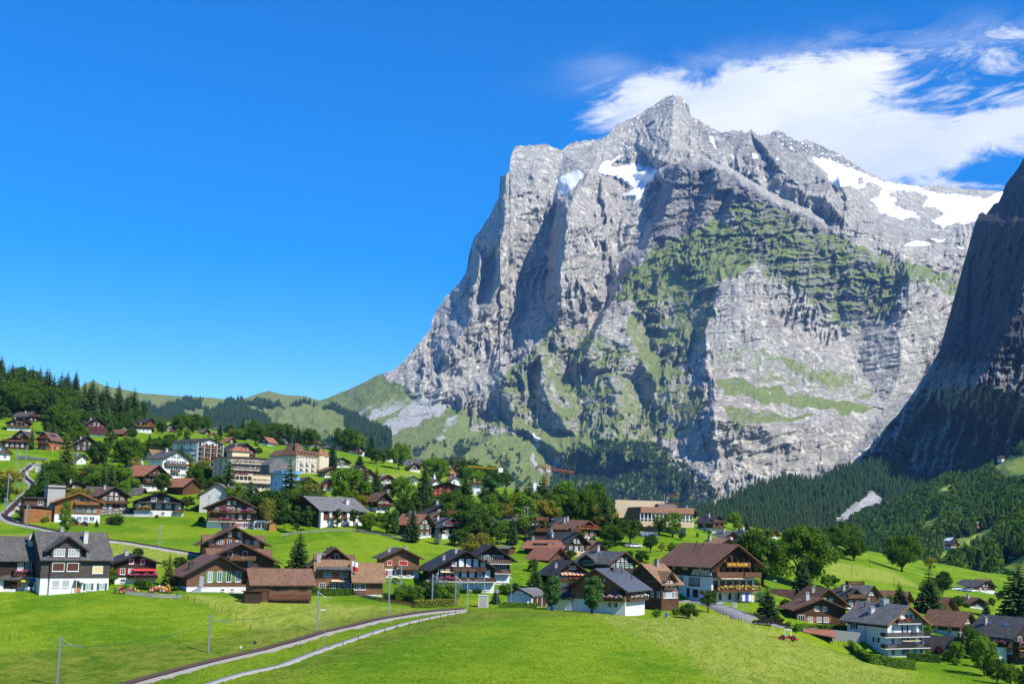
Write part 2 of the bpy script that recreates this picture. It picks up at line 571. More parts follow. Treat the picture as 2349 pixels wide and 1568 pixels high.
SKY_M = [(560, 960), (640, 940), (700, 925), (740, 916), (800, 893), (870, 858), (900, 850), (925, 830), (960, 788), (987, 757), (990, 742), (997, 719), (1030, 672), (1057, 645), (1071, 619), (1075, 590),
         (1085, 550), (1098, 532), (1124, 494), (1138, 464), (1146, 450), (1147.5, 406), (1160, 399), (1169, 393), (1170.5, 365), (1178, 341), (1186, 335), (1258, 331), (1287, 345), (1319, 323), (1355, 323), (1387, 317),
         (1415, 285), (1456, 269), (1496, 244), (1528, 222), (1544, 217), (1568, 226), (1580, 242), (1584, 265), (1597, 271), (1629, 291), (1653, 304), (1700, 298), (1710, 305), (1722, 299), (1745, 312), (1780, 300),
         (1800, 306), (1830, 325), (1860, 321), (1880, 332), (1930, 355), (1980, 388), (2030, 412), (2050, 419), (2105, 427), (2140, 425), (2185, 429), (2230, 434), (2300, 438), (2500, 440)]
BOT_M = [(560, 1130), (900, 1140), (1300, 1200), (1700, 1215), (1900, 1150), (2000, 1120), (2500, 1060)]
LM = [  # feature lines: x, y, metres in front of (-) or behind (+) the general slope
    [(1178, 341, 60), (1160, 401, 20), (1157, 454, -60), (1156, 514, -110), (1147, 550, -150), (1143, 615, -160), (1150, 650, -170), (1120, 700, -150), (1085, 740, -100), (1040, 790, -60), (990, 850, 60)],   # prow
    [(1147, 410, 330), (1124, 494, 420), (1085, 550, 480), (1071, 619, 500), (1030, 672, 480), (997, 719, 450), (987, 757, 330), (925, 830, 240), (870, 858, 300), (800, 893, 400), (740, 916, 480), (700, 925, 500), (640, 940, 520), (560, 960, 540)],
    [(1105, 600, 60), (1090, 655, -20), (1080, 700, 30), (1060, 740, 60)],
    [(1120, 590, 190), (1112, 650, 180), (1105, 690, 120)],
    [(1134, 590, 170), (1130, 640, 160), (1125, 680, 70)],
    [(1290, 350, 150), (1283, 400, 140), (1272, 440, 130), (1271, 478, 120), (1240, 508, 170), (1222, 560, 260), (1205, 600, 310), (1196, 650, 320), (1200, 700, 200), (1165, 745, 110), (1139, 785, 90), (1120, 850, 60)],  # deep recess
    [(1258, 331, 100), (1225, 420, 20), (1215, 480, 30), (1190, 540, 40), (1172, 607, 80), (1170, 650, 60)],
    [(1372, 392, 0), (1352, 400, -120), (1325, 440, -190), (1303, 490, -360), (1298, 534, -440), (1294, 574, -460), (1287, 630, -440), (1289, 700, -330), (1275, 745, -180), (1240, 800, -120), (1200, 860, -60)],  # great buttress
    [(1266, 500, 260), (1258, 560, 330), (1252, 620, 330), (1248, 700, 120)],
    [(1425, 455, 180), (1420, 520, 130), (1400, 600, 120), (1392, 690, 70), (1370, 740, 50), (1330, 790, 40)],
    [(1389, 713, -90), (1366, 763, -170), (1340, 830, -160)], [(1340, 745, 60), (1322, 800, 50), (1312, 850, 20)],
    [(1385, 320, 150), (1400, 385, 210), (1440, 400, 240), (1500, 385, 200)],
    [(1544, 217, 0), (1548, 250, -60), (1545, 290, -120), (1538, 340, -190), (1520, 372, -200)],  # summit edge
    [(1568, 228, 80), (1582, 262, 170), (1600, 330, 140), (1640, 370, 60)],
    [(1480, 262, 120), (1460, 330, 160), (1430, 365, 200)],
    [(1500, 390, 0), (1570, 366, -330), (1600, 400, -300), (1645, 385, -380), (1660, 430, -330), (1690, 428, -400), (1720, 430, -380), (1790, 470, -330), (1860, 500, -300), (1900, 560, -240)],  # dark shoulder
    [(1545, 372, 60), (1600, 352, 120), (1680, 390, 150), (1750, 430, 130), (1830, 470, 120), (1890, 500, 120)],
    [(1570, 366, -330), (1545, 430, -300), (1520, 500, -260), (1478, 575, -200), (1440, 640, -110), (1400, 690, -60)],
    [(1520, 430, 70), (1495, 500, 60), (1465, 560, 60)],
    [(1645, 385, -380), (1628, 440, -330), (1600, 520, -260), (1560, 600, -220)], [(1618, 400, -150), (1600, 450, -170), (1575, 520, -150)],
    [(1690, 428, -400), (1672, 480, -330), (1650, 540, -280)], [(1668, 440, -190), (1650, 490, -170)],
    [(1681, 631, -330), (1655, 668, -310), (1632, 715, -300), (1615, 760, -290), (1622, 843, -300), (1640, 880, -340), (1660, 940, -400)],  # pinnacle edge
    [(1606, 690, -190), (1596, 745, -140), (1590, 800, -120), (1598, 860, -190)],
    [(1760, 660, -300), (1800, 720, -220), (1850, 780, -120), (1905, 850, -60)],
    [(1700, 700, -330), (1720, 800, -260), (1750, 860, -200)],
    [(1440, 730, -120), (1450, 790, -150), (1470, 822, -120)], [(1478, 745, 10), (1490, 800, 30), (1520, 815, 20)], [(1540, 720, -60), (1545, 780, -80), (1555, 830, -60)],
    [(1937, 770, 60), (1965, 830, 60), (2025, 938, 60)],
    [(2091, 638, -200), (2080, 690, -170), (2060, 760, -110), (2070, 850, -60)], [(2058, 640, -60), (2040, 690, -20), (1990, 740, 20), (1937, 770, 60)],
    [(2150, 640, 60), (2180, 720, 20), (2210, 780, 0)],
    [(1640, 868, -300), (1750, 882, -240), (1900, 905, -60), (2030, 935, 40)], [(1640, 960, -430), (1750, 975, -360), (1900, 968, -170), (2020, 955, -20)],  # green bench
    [(1900, 423, 250), (1950, 470, 200), (1990, 500, 250)], [(1925, 410, 100), (1905, 460, -60), (1945, 520, -60), (2050, 560, 60), (2150, 600, 150), (2220, 600, 250)],
    [(1745, 312, 160), (1800, 306, 180), (1860, 321, 350), (1930, 355, 600), (1980, 388, 800), (2050, 419, 1200), (2140, 425, 1900), (2300, 438, 2400), (2500, 440, 2500)],
    [(1860, 365, 420), (1930, 400, 600), (2000, 425, 900), (2100, 450, 1300), (2200, 470, 1500), (2300, 480, 1500)], [(2020, 490, 500), (2105, 500, 700), (2228, 512, 800), (2320, 520, 800)],
    [(1653, 304, 150), (1700, 298, 100), (1690, 350, 60), (1720, 400, 60)], [(1722, 299, 60), (1770, 360, 0), (1800, 400, -20), (1850, 440, 60)], [(1745, 340, 170), (1780, 400, 150)],
    [(700, 1000, 250), (840, 985, 180), (960, 930, 150), (1060, 930, 60), (1120, 880, 0)], [(560, 1130, 200), (900, 1140, 0)], [(850, 930, 220), (930, 890, 150), (1000, 880, 30)],
    [(1060, 940, 80), (1150, 960, 120), (1250, 985, 120), (1330, 1000, 60)], [(1090, 830, 90), (1075, 870, 60), (1060, 910, 60)], [(1150, 850, -90), (1170, 920, -70), (1180, 970, -30)],
    [(1240, 880, -90), (1270, 940, -90), (1300, 980, -60)], [(1210, 860, 50), (1220, 920, 60)], [(1300, 850, 40), (1330, 930, 40)],
    [(1400, 850, -90), (1420, 930, -110), (1440, 1000, -60)], [(1500, 870, -120), (1540, 960, -120), (1560, 1040, -60)], [(1460, 880, 40), (1490, 960, 30)],
    [(1290, 1035, -60), (1400, 1030, -130), (1500, 1060, -60)], [(1300, 1090, 130), (1400, 1090, 130), (1470, 1110, 60)],
    [(1650, 1050, -160), (1750, 1040, -120), (1850, 1040, -80), (1960, 1020, 0)], [(1600, 1160, 0), (1700, 1100, 0), (1900, 1080, 0)],
    [(2060, 960, -120), (2020, 1010, -120), (1985, 1050, -60)], [(2090, 900, 60), (2120, 850, 80), (2200, 700, 150)],
]
HULL = [(560, 800, 540), (560, 1260, 200), (2500, 1260, 0), (2500, 200, 2500), (1170, 200, 150), (1544, 150, 0), (900, 700, 300), (1300, 1260, 0), (1800, 1260, 0), (2500, 700, 400), (2300, 900, 100), (1800, 230, 150), (2050, 340, 1000)]
REG_SMOOTH = [[(690, 940), (870, 862), (930, 905), (1060, 945), (1090, 1000), (1280, 1000), (1300, 1200), (560, 1300), (540, 900)],
              [(1640, 640), (1700, 640), (1780, 720), (1900, 790), (2060, 720), (2120, 720), (2210, 700), (2080, 920), (1960, 1060), (1760, 1100), (1640, 1010)]]
SNOW = [[(1276, 411), (1317, 392), (1343, 396), (1320, 425), (1294, 449), (1282, 440)], [(1365, 391), (1385, 375), (1423, 357), (1400, 383), (1456, 377), (1488, 381), (1508, 389), (1497, 412), (1483, 425), (1465, 435), (1447, 427), (1420, 408), (1400, 404)],
        [(1414, 455), (1455, 432), (1485, 428), (1470, 455), (1445, 472), (1462, 450), (1430, 452)],
        [(1860, 362), (1895, 365), (1950, 385), (2000, 407), (2048, 419), (2105, 427), (2140, 440), (2190, 443), (2260, 455), (2285, 440), (2310, 436), (2500, 440), (2500, 500), (2228, 512), (2190, 512), (2163, 523), (2140, 508), (2105, 497), (2067, 504), (2021, 488), (1990, 454), (1975, 440), (1952, 427), (1925, 433), (1909, 423), (1890, 392)],
        [(1220, 990), (1244, 1005), (1234, 1013), (1223, 1006)], [(997, 926), (980, 936), (935, 970), (925, 975), (960, 952)], [(2063, 562), (2110, 551), (2140, 562), (2100, 566)], [(2130, 545), (2175, 550), (2150, 556)], [(2180, 560), (2220, 570), (2225, 577)],
        [(1725, 352), (1745, 358), (1738, 366), (1722, 362)], [(1770, 360), (1790, 362), (1782, 370)], [(1622, 310), (1634, 312), (1648, 345), (1636, 335)]]
SNOWM = [[(1440, 280), (1496, 246), (1528, 222), (1545, 215), (1562, 226), (1545, 250), (1520, 258), (1480, 280)], [(1760, 300), (1800, 303), (1850, 330), (1880, 328), (1950, 372), (1990, 400), (1920, 390), (1860, 360), (1800, 340)], [(1585, 285), (1640, 310), (1660, 345), (1620, 330)], [(1380, 400), (1440, 330), (1480, 300), (1450, 360)]]
SNOWHOLE = [(1998, 438, 27, 17), (2090, 460, 38, 25), (2132, 488, 32, 14), (1973, 415, 11, 9), (2060, 445, 14, 8), (2195, 437, 60, 7)]
GRASS = [([(1395, 691), (1450, 620), (1488, 574), (1560, 540), (1640, 500), (1700, 540), (1730, 600), (1690, 640), (1640, 640), (1560, 680), (1480, 690)], .74),
         ([(1640, 450), (1760, 470), (1900, 540), (2050, 590), (2210, 640), (2205, 680), (2140, 660), (2090, 640), (2050, 700), (2000, 750), (1950, 760), (1900, 740), (1830, 660), (1760, 640), (1700, 560)], .54),
         ([(1635, 868), (1760, 880), (1820, 902), (1720, 908), (1640, 898)], .62), ([(1690, 908), (1850, 903), (1940, 930), (1900, 940), (1780, 930)], .66), ([(1650, 925), (1760, 945), (1900, 952), (1800, 966), (1740, 978), (1690, 985)], .55), ([(1900, 912), (2018, 935), (1990, 952), (1930, 945)], .75), ([(1760, 815), (1900, 850), (1995, 885), (1890, 878), (1790, 845)], .5),
         ([(1640, 780), (1750, 800), (1900, 840), (2000, 880), (2000, 920), (1800, 880), (1640, 850)], .42),
         ([(1030, 960), (1130, 880), (1230, 790), (1280, 720), (1400, 780), (1560, 850), (1620, 900), (1600, 1000), (1450, 1010), (1250, 1000)], .5),
         ([(560, 900), (740, 910), (870, 856), (920, 885), (1000, 930), (1060, 945), (1090, 985), (1240, 1000), (1330, 1000), (1500, 1010), (1620, 1180), (1300, 1300), (500, 1300)], 1.0),
         ([(1450, 680), (1560, 640), (1640, 640), (1620, 760), (1560, 860), (1480, 840), (1440, 760)], .58)]
SCREE = [([(835, 1000), (900, 950), (960, 905), (1060, 915), (1000, 955), (930, 985), (880, 1010)], .75), ([(830, 975), (900, 905), (960, 880), (960, 905), (880, 960)], .55), ([(990, 1010), (1040, 950), (1060, 950), (1010, 1010)], .6), ([(1268, 1088), (1271, 1060), (1290, 1052), (1302, 1070), (1285, 1090)], 1.1),
         ([(1226, 1005), (1234, 1008), (1228, 1050), (1250, 1085), (1238, 1090), (1219, 1050)], 1.0), ([(720, 985), (860, 925), (880, 930), (740, 1000)], .35), ([(1200, 1000), (1290, 960), (1330, 985), (1280, 1010)], .4)]
WOOD = [([(1120, 900), (1180, 850), (1230, 880), (1300, 870), (1420, 880), (1520, 830), (1600, 800), (1630, 880), (1640, 960), (1560, 990), (1440, 1000), (1300, 990), (1220, 960), (1130, 960)], .43),
        ([(1300, 1030), (1420, 1010), (1520, 1020), (1600, 1090), (1650, 1130), (1600, 1180), (1300, 1180), (1250, 1120)], .66), ([(900, 1030), (1020, 1005), (1150, 1020), (1220, 1060), (1200, 1120), (900, 1100)], .5),
        ([(1600, 960), (1680, 960), (1720, 1000), (1700, 1060), (1640, 1040)], .45), ([(560, 960), (680, 935), (740, 935), (760, 960), (700, 1000), (560, 1010)], .6)]
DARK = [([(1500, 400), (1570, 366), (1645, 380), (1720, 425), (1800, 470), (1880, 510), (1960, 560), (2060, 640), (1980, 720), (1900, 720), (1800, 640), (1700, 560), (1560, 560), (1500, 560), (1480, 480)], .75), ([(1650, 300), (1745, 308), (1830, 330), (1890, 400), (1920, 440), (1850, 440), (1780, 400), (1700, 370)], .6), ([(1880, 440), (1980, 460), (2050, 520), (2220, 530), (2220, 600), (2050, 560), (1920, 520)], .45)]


def soft(px, py, polys, amp=9.0, sc=30.0, seed=3):
    wx = px + amp * fbm(px / sc, py / sc, 4, seed=seed)
    wy = py + amp * fbm(px / sc, py / sc, 4, seed=seed + 9)
    out = np.zeros(px.shape)
    for p in polys:
        poly, w = p if isinstance(p, tuple) else (p, 1.0)
        out = np.maximum(out, in_poly(wx, wy, poly) * w)
    return out


_mst = {}


def mount_depth(px, py, v):
    wx = px + 7 * fbm(px / 34, py / 34, 4, seed=11) + 2.0 * fbm(px / 9, py / 9, 3, seed=13)
    wy = py + 9 * fbm(px / 40, py / 40, 4, seed=17)
    off = interp_net(LM, HULL, np.clip(wx, 561, 2499), np.clip(wy, 205, 1258))
    off = blur(1.2 * np.where(np.abs(off) < 450, off, 450 * np.sign(off) + (np.abs(off) * np.sign(off) - 450 * np.sign(off)) / 1.2), 2)
    sm = blur(np.maximum(in_poly(wx, wy, REG_SMOOTH[0]) * 0.88, in_poly(wx, wy, REG_SMOOTH[1]) * 0.8).astype(float), 10)
    sn = blur(soft(px, py, SNOW, 3), 4)
    rough = (1 - sm) * (1 - 0.8 * sn)
    dk = blur(soft(px, py, DARK, 12), 6)
    lean = px + 0.25 * (py - 700)
    wv = fbm(px / 70, py / 70, 4, seed=21)
    dg_ = blur(soft(px, py, [[(1470, 400), (1720, 400), (1830, 520), (1700, 640), (1560, 760), (1470, 930), (1330, 930), (1390, 720)], [(1900, 560), (2220, 600), (2180, 760), (2000, 760), (1860, 680)]], 20), 14)
    def flutes(ln, s_):
        return ridged(ln / 62 + 0.9 * wv, py / 260, 6, 0.5, seed=s_) - 0.55, ridged(ln / 21 + 1.2 * wv, py / 75 + 0.6 * wv, 5, 0.52, seed=s_ + 2) - 0.55
    fa, fb = flutes(lean, 23); fc, fd = flutes(0.75 * px + 0.75 * py, 123)
    fl, f2 = fa * (1 - dg_) + fc * dg_ * 0.9, fb * (1 - dg_) + fd * dg_ * 1.1
    cr = ridged((px - 0.5 * py) / 44, (py + 0.35 * px) / 36 + 0.6 * wv, 6, 0.5, seed=29) - 0.55
    fn = ridged(lean / 8.5 + wv, py / 24, 3, 0.5, seed=31) - 0.5
    zone = sstep(fbm(px / 95 + 5, py / 130, 3, seed=35), -0.3, 0.3)
    st = ridged(px / 160 + 3, (py + 0.22 * px) / 13, 4, 0.6, seed=37) - 0.5       # strata of the slabs
    big = sstep(fbm(px / 120, py / 120, 3, seed=33), -0.25, 0.35)
    n = -(150 * fl * (1 - 0.3 * dk) + 100 * f2 * (0.35 + 0.9 * big) + (20 + 75 * dk + 30 * (1 - big)) * cr + 5 * fn + 22 * fn * zone) * (0.35 + 0.85 * zone) * rough - 24 * st * (0.3 + 0.7 * sm) * (1 - sn)
    ph = (py + 0.12 * px * (1 - 0.6 * dk) + 22 * wv + 5 * fbm(px / 16, py / 16, 3, seed=39))
    def terr(h_): return ((ph / h_) % 1.0) - 0.5
    crag = np.clip(0.2 + 0.8 * dk + 0.1 * sm, 0, 1) * (1 - sn)
    n = n - (58 * terr(31.0) * (0.4 + 0.6 * big) + 24 * terr(12.5)) * crag * (0.35 + 0.65 * rough)
    n = n * np.clip(v * 12, 0.25, 1)
    n = n * (1 - 0.65 * (blur(in_poly(px, py, REG_SMOOTH[0]).astype(float), 10)))
    _mst['rough'] = rough
    return (D0(py) + off + n) * 1.22


def mount_attr(px, py, D):
    sn = blur(soft(px, py, SNOW, 8, 20) * 1.0, 2)
    sn = np.maximum(sn, soft(px, py, SNOWM, 8) * (0.40 + 0.55 * fbm(px / 9, py / 5, 3, seed=41)))
    for (cx, cy_, rx, ry) in SNOWHOLE:
        q = ((px + 26 * fbm(px / 22, py / 22, 4, seed=43) - cx) / rx) ** 2 + ((py - cy_ + 12 * fbm(px / 18, py / 14, 4, seed=47)) / ry) ** 2
        sn = sn * sstep(q, 0.7, 1.1)
    # steepness of the built surface: level ground holds grass
    gy_ = np.gradient(D, axis=0) / np.maximum(1e-3, np.gradient(py, axis=0)) * -1
    flat = np.clip(blur(gy_, 2) / 7.0, -0.6, 1.4)
    g = soft(px, py, GRASS, 24, 44)
    g = np.where(g > 0, g + 0.16 * (flat - 0.35) * (g < 0.9), 0.0) + 0.10 * (py > 600) * np.clip(flat - 0.5, 0, 1)
    w = soft(px, py, WOOD, 16, 36) * 0.8 + 0.30 * fbm(px / 26, py / 26, 4, seed=53) * (soft(px, py, WOOD, 16, 36) > 0)
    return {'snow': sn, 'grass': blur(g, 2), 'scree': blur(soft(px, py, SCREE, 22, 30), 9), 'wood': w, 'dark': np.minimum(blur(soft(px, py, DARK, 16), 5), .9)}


_xm = np.concatenate([np.arange(560, 960, 3.0), np.arange(960, 2330, 1.75), np.arange(2330, 2500, 8.0)])


def _jagm(x):
    a = np.interp(x, [560, 900, 985, 1700, 2040, 2100, 2500], [1.5, 2, 3.5, 3.5, 3, 1.2, 1])
    return a * (1.3 * fbm(x / 22, x * 0, 4, 0.6, seed=61) + 1.5 * fbm(x / 7, x * 0 + 3, 3, 0.6, seed=67))


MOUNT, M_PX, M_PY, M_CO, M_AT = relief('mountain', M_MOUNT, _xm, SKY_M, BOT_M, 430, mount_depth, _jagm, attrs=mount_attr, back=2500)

# ---- green ridge far behind the village, left
SKY_R = [(100, 905), (170, 893), (200, 878), (215, 873), (240, 884), (330, 902), (430, 909), (480, 911), (535, 918), (560, 914), (600, 900), (618, 896), (650, 905), (700, 908), (760, 925), (900, 990)]
BOT_R = [(100, 1060), (400, 1090), (900, 1110)]


def ridge_depth(px, py, v):
    base = np.interp(py, [870, 910, 960, 1010, 1100], [6800, 6100, 5000, 4200, 3300]) - np.clip(620 - px, -200, 500) * 1.2
    rib = ridged((px + 0.5 * py) / 90, py / 70, 4, 0.55, seed=71) - 0.5
    return base - 260 * rib * np.clip(v * 6, 0.15, 1) + 40 * fbm(px / 14, py / 14, 4, seed=73) * np.clip(v * 6, 0, 1)


def ridge_attr(px, py, D):
    f = fbm(px / 60, py / 34, 5, 0.55, seed=79)
    w = sstep(1.3 * f + (py - 917) / 40.0, 0.0, 0.35) * (py > 905 + 6 * fbm(px / 30, px * 0, 3, seed=3)) * 0.75
    mead = soft(px, py, [[(600, 940), (700, 925), (790, 950), (800, 1010), (640, 1000)], [(420, 935), (470, 940), (460, 960), (425, 955)], [(560, 960), (580, 965), (575, 1000), (560, 990)]], 14, 30)
    w = np.where(mead > 0, w * 0.15, w)
    return {'snow': w * 0, 'grass': w * 0 + 1.0, 'scree': w * 0, 'wood': w, 'dark': w * 0}


RIDGE, R_PX, R_PY, R_CO, R_AT = relief('alpine_ridge', M_MOUNT, np.arange(100, 900, 3.0), SKY_R, BOT_R, 80, ridge_depth, lambda x: 1.2 * fbm(x / 18, x * 0, 3, seed=83), attrs=ridge_attr, back=900)

# ---- the shaded rock wall at the right
SKY_W = [(1945, 1075), (1965, 1050), (2000, 1022), (2040, 970), (2060, 950), (2090, 908), (2130, 848), (2180, 760), (2210, 690), (2221, 620), (2226, 560), (2232, 530), (2238, 508), (2245, 492), (2254, 486), (2262, 492), (2268, 484), (2280, 468), (2290, 464), (2299, 446), (2306, 424), (2318, 408), (2334, 388), (2349, 362), (2370, 345), (2420, 420), (2560, 720), (2760, 900)]  # unseen crest past the right edge, lowered so sunlight reaches the wall foot
BOT_W = [(1945, 1110), (2060, 1150), (2349, 1150), (2760, 1150)]


_SW = sorted((p[1], p[0]) for p in SKY_W if p[0] < 2360 and not 2238 < p[0] < 2268)


def wall_depth(px, py, v):
    left = np.interp(py, [p[0] for p in _SW], [p[1] for p in _SW])
    q = np.clip(px - left, 0, 400)
    base = np.interp(py, [200, 400, 700, 900, 1050, 1160], [4500, 4300, 4050, 3800, 3550, 3250])
    low = sstep(py - 0.25 * (px - 2150), 850, 960)
    turn = 7.5 * np.minimum(q, 130) * (1 - low) + 0.4 * np.minimum(q, 300) * low + 0.6 * np.clip(q - 130, 0, 300)
    rib = ridged((px + 0.30 * py) / 42, py / 120, 5, 0.55, seed=91) - 0.5
    crag = ridged(px / 26, py / 24, 5, 0.58, seed=93) - 0.5
    n = -(110 + 90 * low) * rib - (60 + 45 * low) * crag - 30 * (ridged(px / 60, (py + .3 * px) / 24, 4, .6, seed=97) - .5)
    return base - turn + n * np.clip(v * 10, 0.2, 1)


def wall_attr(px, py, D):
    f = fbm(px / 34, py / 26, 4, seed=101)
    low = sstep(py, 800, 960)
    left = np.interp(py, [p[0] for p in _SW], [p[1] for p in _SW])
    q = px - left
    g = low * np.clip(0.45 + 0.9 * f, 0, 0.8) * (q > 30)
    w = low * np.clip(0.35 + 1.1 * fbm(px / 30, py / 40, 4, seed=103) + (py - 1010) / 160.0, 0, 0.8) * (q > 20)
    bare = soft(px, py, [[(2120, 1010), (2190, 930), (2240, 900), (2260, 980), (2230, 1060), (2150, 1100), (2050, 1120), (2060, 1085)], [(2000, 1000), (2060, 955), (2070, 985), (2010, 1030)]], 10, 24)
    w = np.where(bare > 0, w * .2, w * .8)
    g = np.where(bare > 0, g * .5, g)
    return {'snow': g * 0, 'grass': g, 'scree': g * 0, 'wood': w, 'dark': 1.15 - 1.0 * low + g * 0}  # upper wall's shade put into the rock colour, fading out towards the foot


_xw = np.concatenate([np.arange(1945, 2205, 2.0), np.arange(2205, 2350, 1.0), np.arange(2350, 2760, 6.0)])
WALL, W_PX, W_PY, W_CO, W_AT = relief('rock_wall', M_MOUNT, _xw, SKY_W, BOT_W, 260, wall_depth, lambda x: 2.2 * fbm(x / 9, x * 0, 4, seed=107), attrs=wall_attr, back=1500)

# ---- wooded hill in the middle distance
SKY_B = [(1480, 1215), (1560, 1195), (1600, 1180), (1640, 1166), (1690, 1140), (1740, 1116), (1809, 1099), (1868, 1106), (1919, 1084), (1958, 1072), (1995, 1064), (2030, 1058), (2070, 1075), (2120, 1110), (2250, 1130), (2700, 1140)]
BOT_B = [(1480, 1260), (1700, 1262), (1900, 1250), (2300, 1270), (2700, 1270)]


def hillb_depth(px, py, v):
    base = np.interp(py, [1055, 1110, 1180, 1270], [3250, 2900, 2400, 1750])
    return base - 130 * (ridged((px - .8 * py) / 120, py / 90, 4, .5, seed=111) - .5) + 25 * fbm(px / 20, py / 20, 3, seed=113)


GASH = [[(1918, 1192), (1940, 1172), (1965, 1150), (1985, 1140), (1998, 1126), (2006, 1128), (2022, 1140), (2020, 1152), (1990, 1158), (1965, 1172), (1935, 1195)]]


def hillb_attr(px, py, D):
    g = soft(px, py, GASH, 8, 12)
    return {'snow': g * 0, 'grass': np.where(g > 0, 0.1, 0.9), 'scree': g * 0.95, 'wood': np.where(g > 0, 0.0, 0.75), 'dark': g * 0}


HILLB, B_PX, B_PY, B_CO, B_AT = relief('wooded_hill', M_MOUNT, np.arange(1480, 2700, 4.0), SKY_B, BOT_B, 70, hillb_depth, lambda x: 2 * fbm(x / 30, x * 0, 3, seed=117), attrs=hillb_attr, back=500)

# ---- nearer hillside at the right with wood and small meadows
SKY_C = [(1820, 1268), (1900, 1225), (1930, 1212), (1995, 1188), (2056, 1156), (2129, 1120), (2166, 1100), (2239, 1092), (2263, 1078), (2295, 1062), (2325, 1040), (2349, 1026), (2450, 990), (2800, 930)]
BOT_C = [(1820, 1310), (2000, 1330), (2349, 1400), (2800, 1460)]
MEADC = [[(2110, 1217), (2132, 1185), (2151, 1180), (2156, 1202), (2127, 1217)], [(2161, 1239), (2215, 1234), (2298, 1200), (2268, 1222), (2288, 1236), (2240, 1246), (2198, 1263), (2190, 1273), (2171, 1290), (2149, 1288), (2161, 1263)],
         [(2271, 1060), (2312, 1046), (2349, 1046), (2500, 1040), (2500, 1090), (2349, 1090), (2296, 1090), (2288, 1072)], [(2283, 1317), (2312, 1292), (2349, 1275), (2500, 1240), (2500, 1340), (2283, 1330)], [(2155, 1120), (2185, 1112), (2180, 1122), (2150, 1132)]]


def hillc_depth(px, py, v):
    sk = np.interp(px, [p[0] for p in SKY_C], [p[1] for p in SKY_C])
    t = np.clip((py - sk) / 210.0, 0, 1.6)
    return 2150 - 1180 * np.minimum(t, 1.0) - 300 * np.clip(t - 1, 0, 1) - 60 * (ridged((px - .6 * py) / 110, py / 80, 3, .5, seed=121) - .5)


def hillc_attr(px, py, D):
    g = soft(px, py, MEADC, 5, 20)
    return {'mead': blur(g, 1)}


def make_meadow_hill():
    m, k, b = new_mat('hillside_grass')
    pos = k.n('ShaderNodeNewGeometry').outputs['Position']
    n = k.noise(pos, 0.03, 6, 0.6)
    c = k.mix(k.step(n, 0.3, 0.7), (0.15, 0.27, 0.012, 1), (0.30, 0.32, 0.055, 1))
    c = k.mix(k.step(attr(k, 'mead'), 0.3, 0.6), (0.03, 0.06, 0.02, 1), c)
    k.l(c, b.inputs['Base Color'])
    return m


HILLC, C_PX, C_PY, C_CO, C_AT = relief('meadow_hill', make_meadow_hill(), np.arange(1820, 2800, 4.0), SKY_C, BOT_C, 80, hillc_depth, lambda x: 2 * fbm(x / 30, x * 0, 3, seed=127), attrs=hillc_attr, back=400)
# ------------------------------------------------------------------ ground mesh and its grass
RAIL = [(250, 1584), (300, 1568), (380, 1546), (480, 1520), (600, 1492), (740, 1452), (800, 1437), (860, 1423), (930, 1410), (1000, 1402), (1060, 1397.5)]
RAIL2 = [(78, 1062), (58, 1078), (53, 1086), (60, 1097), (72, 1106), (78, 1115), (66, 1129), (46, 1146), (25, 1168), (10, 1180), (12, 1186), (30, 1197), (80, 1208), (130, 1219), (200, 1228), (246, 1239), (300, 1246), (370, 1257), (455, 1272), (520, 1284), (600, 1300)]
PATH = [(440, 1584), (490, 1566), (560, 1546), (640, 1525), (740, 1490), (850, 1452), (940, 1427), (1000, 1414), (1062, 1402)]
ROAD = [(1508, 1382), (1560, 1377), (1600, 1380), (1640, 1390), (1680, 1404), (1720, 1420), (1770, 1431), (1826, 1442), (1880, 1452), (1930, 1466)]


def ground_line(pts, step=2.0, zoff=0.0):
    w = [P(x, y) for x, y in pts]
    out = []
    for i in range(len(w) - 1):
        p0, p1, p2, p3 = w[max(0, i - 1)], w[i], w[i + 1], w[min(len(w) - 1, i + 2)]
        n = max(2, int((p2 - p1).length / step))
        for k in range(n):
            t = k / n
            q = 0.5 * ((2 * p1) + (p2 - p0) * t + (2 * p0 - 5 * p1 + 4 * p2 - p3) * t * t + (3 * p1 - p0 - 3 * p2 + p3) * t ** 3)
            q.z = float(ground_z(q.x, q.y)) + zoff
            out.append(q)
    out.append(w[-1] + Vector((0, 0, zoff)))
    # smooth the level along the line
    z = np.array([q.z for q in out])
    for _ in range(12):
        z[1:-1] = (z[:-2] + 2 * z[1:-1] + z[2:]) / 4
    for q, zz in zip(out, z):
        q.z = zz
    return out


def level_under(pts, width, dz=-0.12):
    """cut and fill the ground to carry a line"""
    X, Y = _GXX, _GYY
    best = np.full(X.shape, 1e9); zt = np.zeros(X.shape)
    for q in pts[::2]:
        bx = (np.abs(GXS - q.x) < width * 3 + 4); by = (np.abs(GYS - q.y) < width * 3 + 4)
        ii = np.ix_(by, bx)
        d = (X[ii] - q.x) ** 2 + (Y[ii] - q.y) ** 2
        m_ = d < best[ii]
        b_ = best[ii]; z_ = zt[ii]
        b_[m_] = d[m_]; z_[m_] = q.z
        best[ii] = b_; zt[ii] = z_
    w = 1 - sstep(np.sqrt(best), width * 0.75, width * 2.2)
    GZ[:] = GZ * (1 - w) + (zt + dz) * w


L_RAIL, L_RAIL2, L_PATH, L_ROAD = [ground_line(p) for p in (RAIL, RAIL2, PATH, ROAD)]
level_under(L_RAIL, 3.4, -0.25); level_under(L_RAIL2, 4.0, -0.25); level_under(L_PATH, 2.0); level_under(L_ROAD, 4.5)


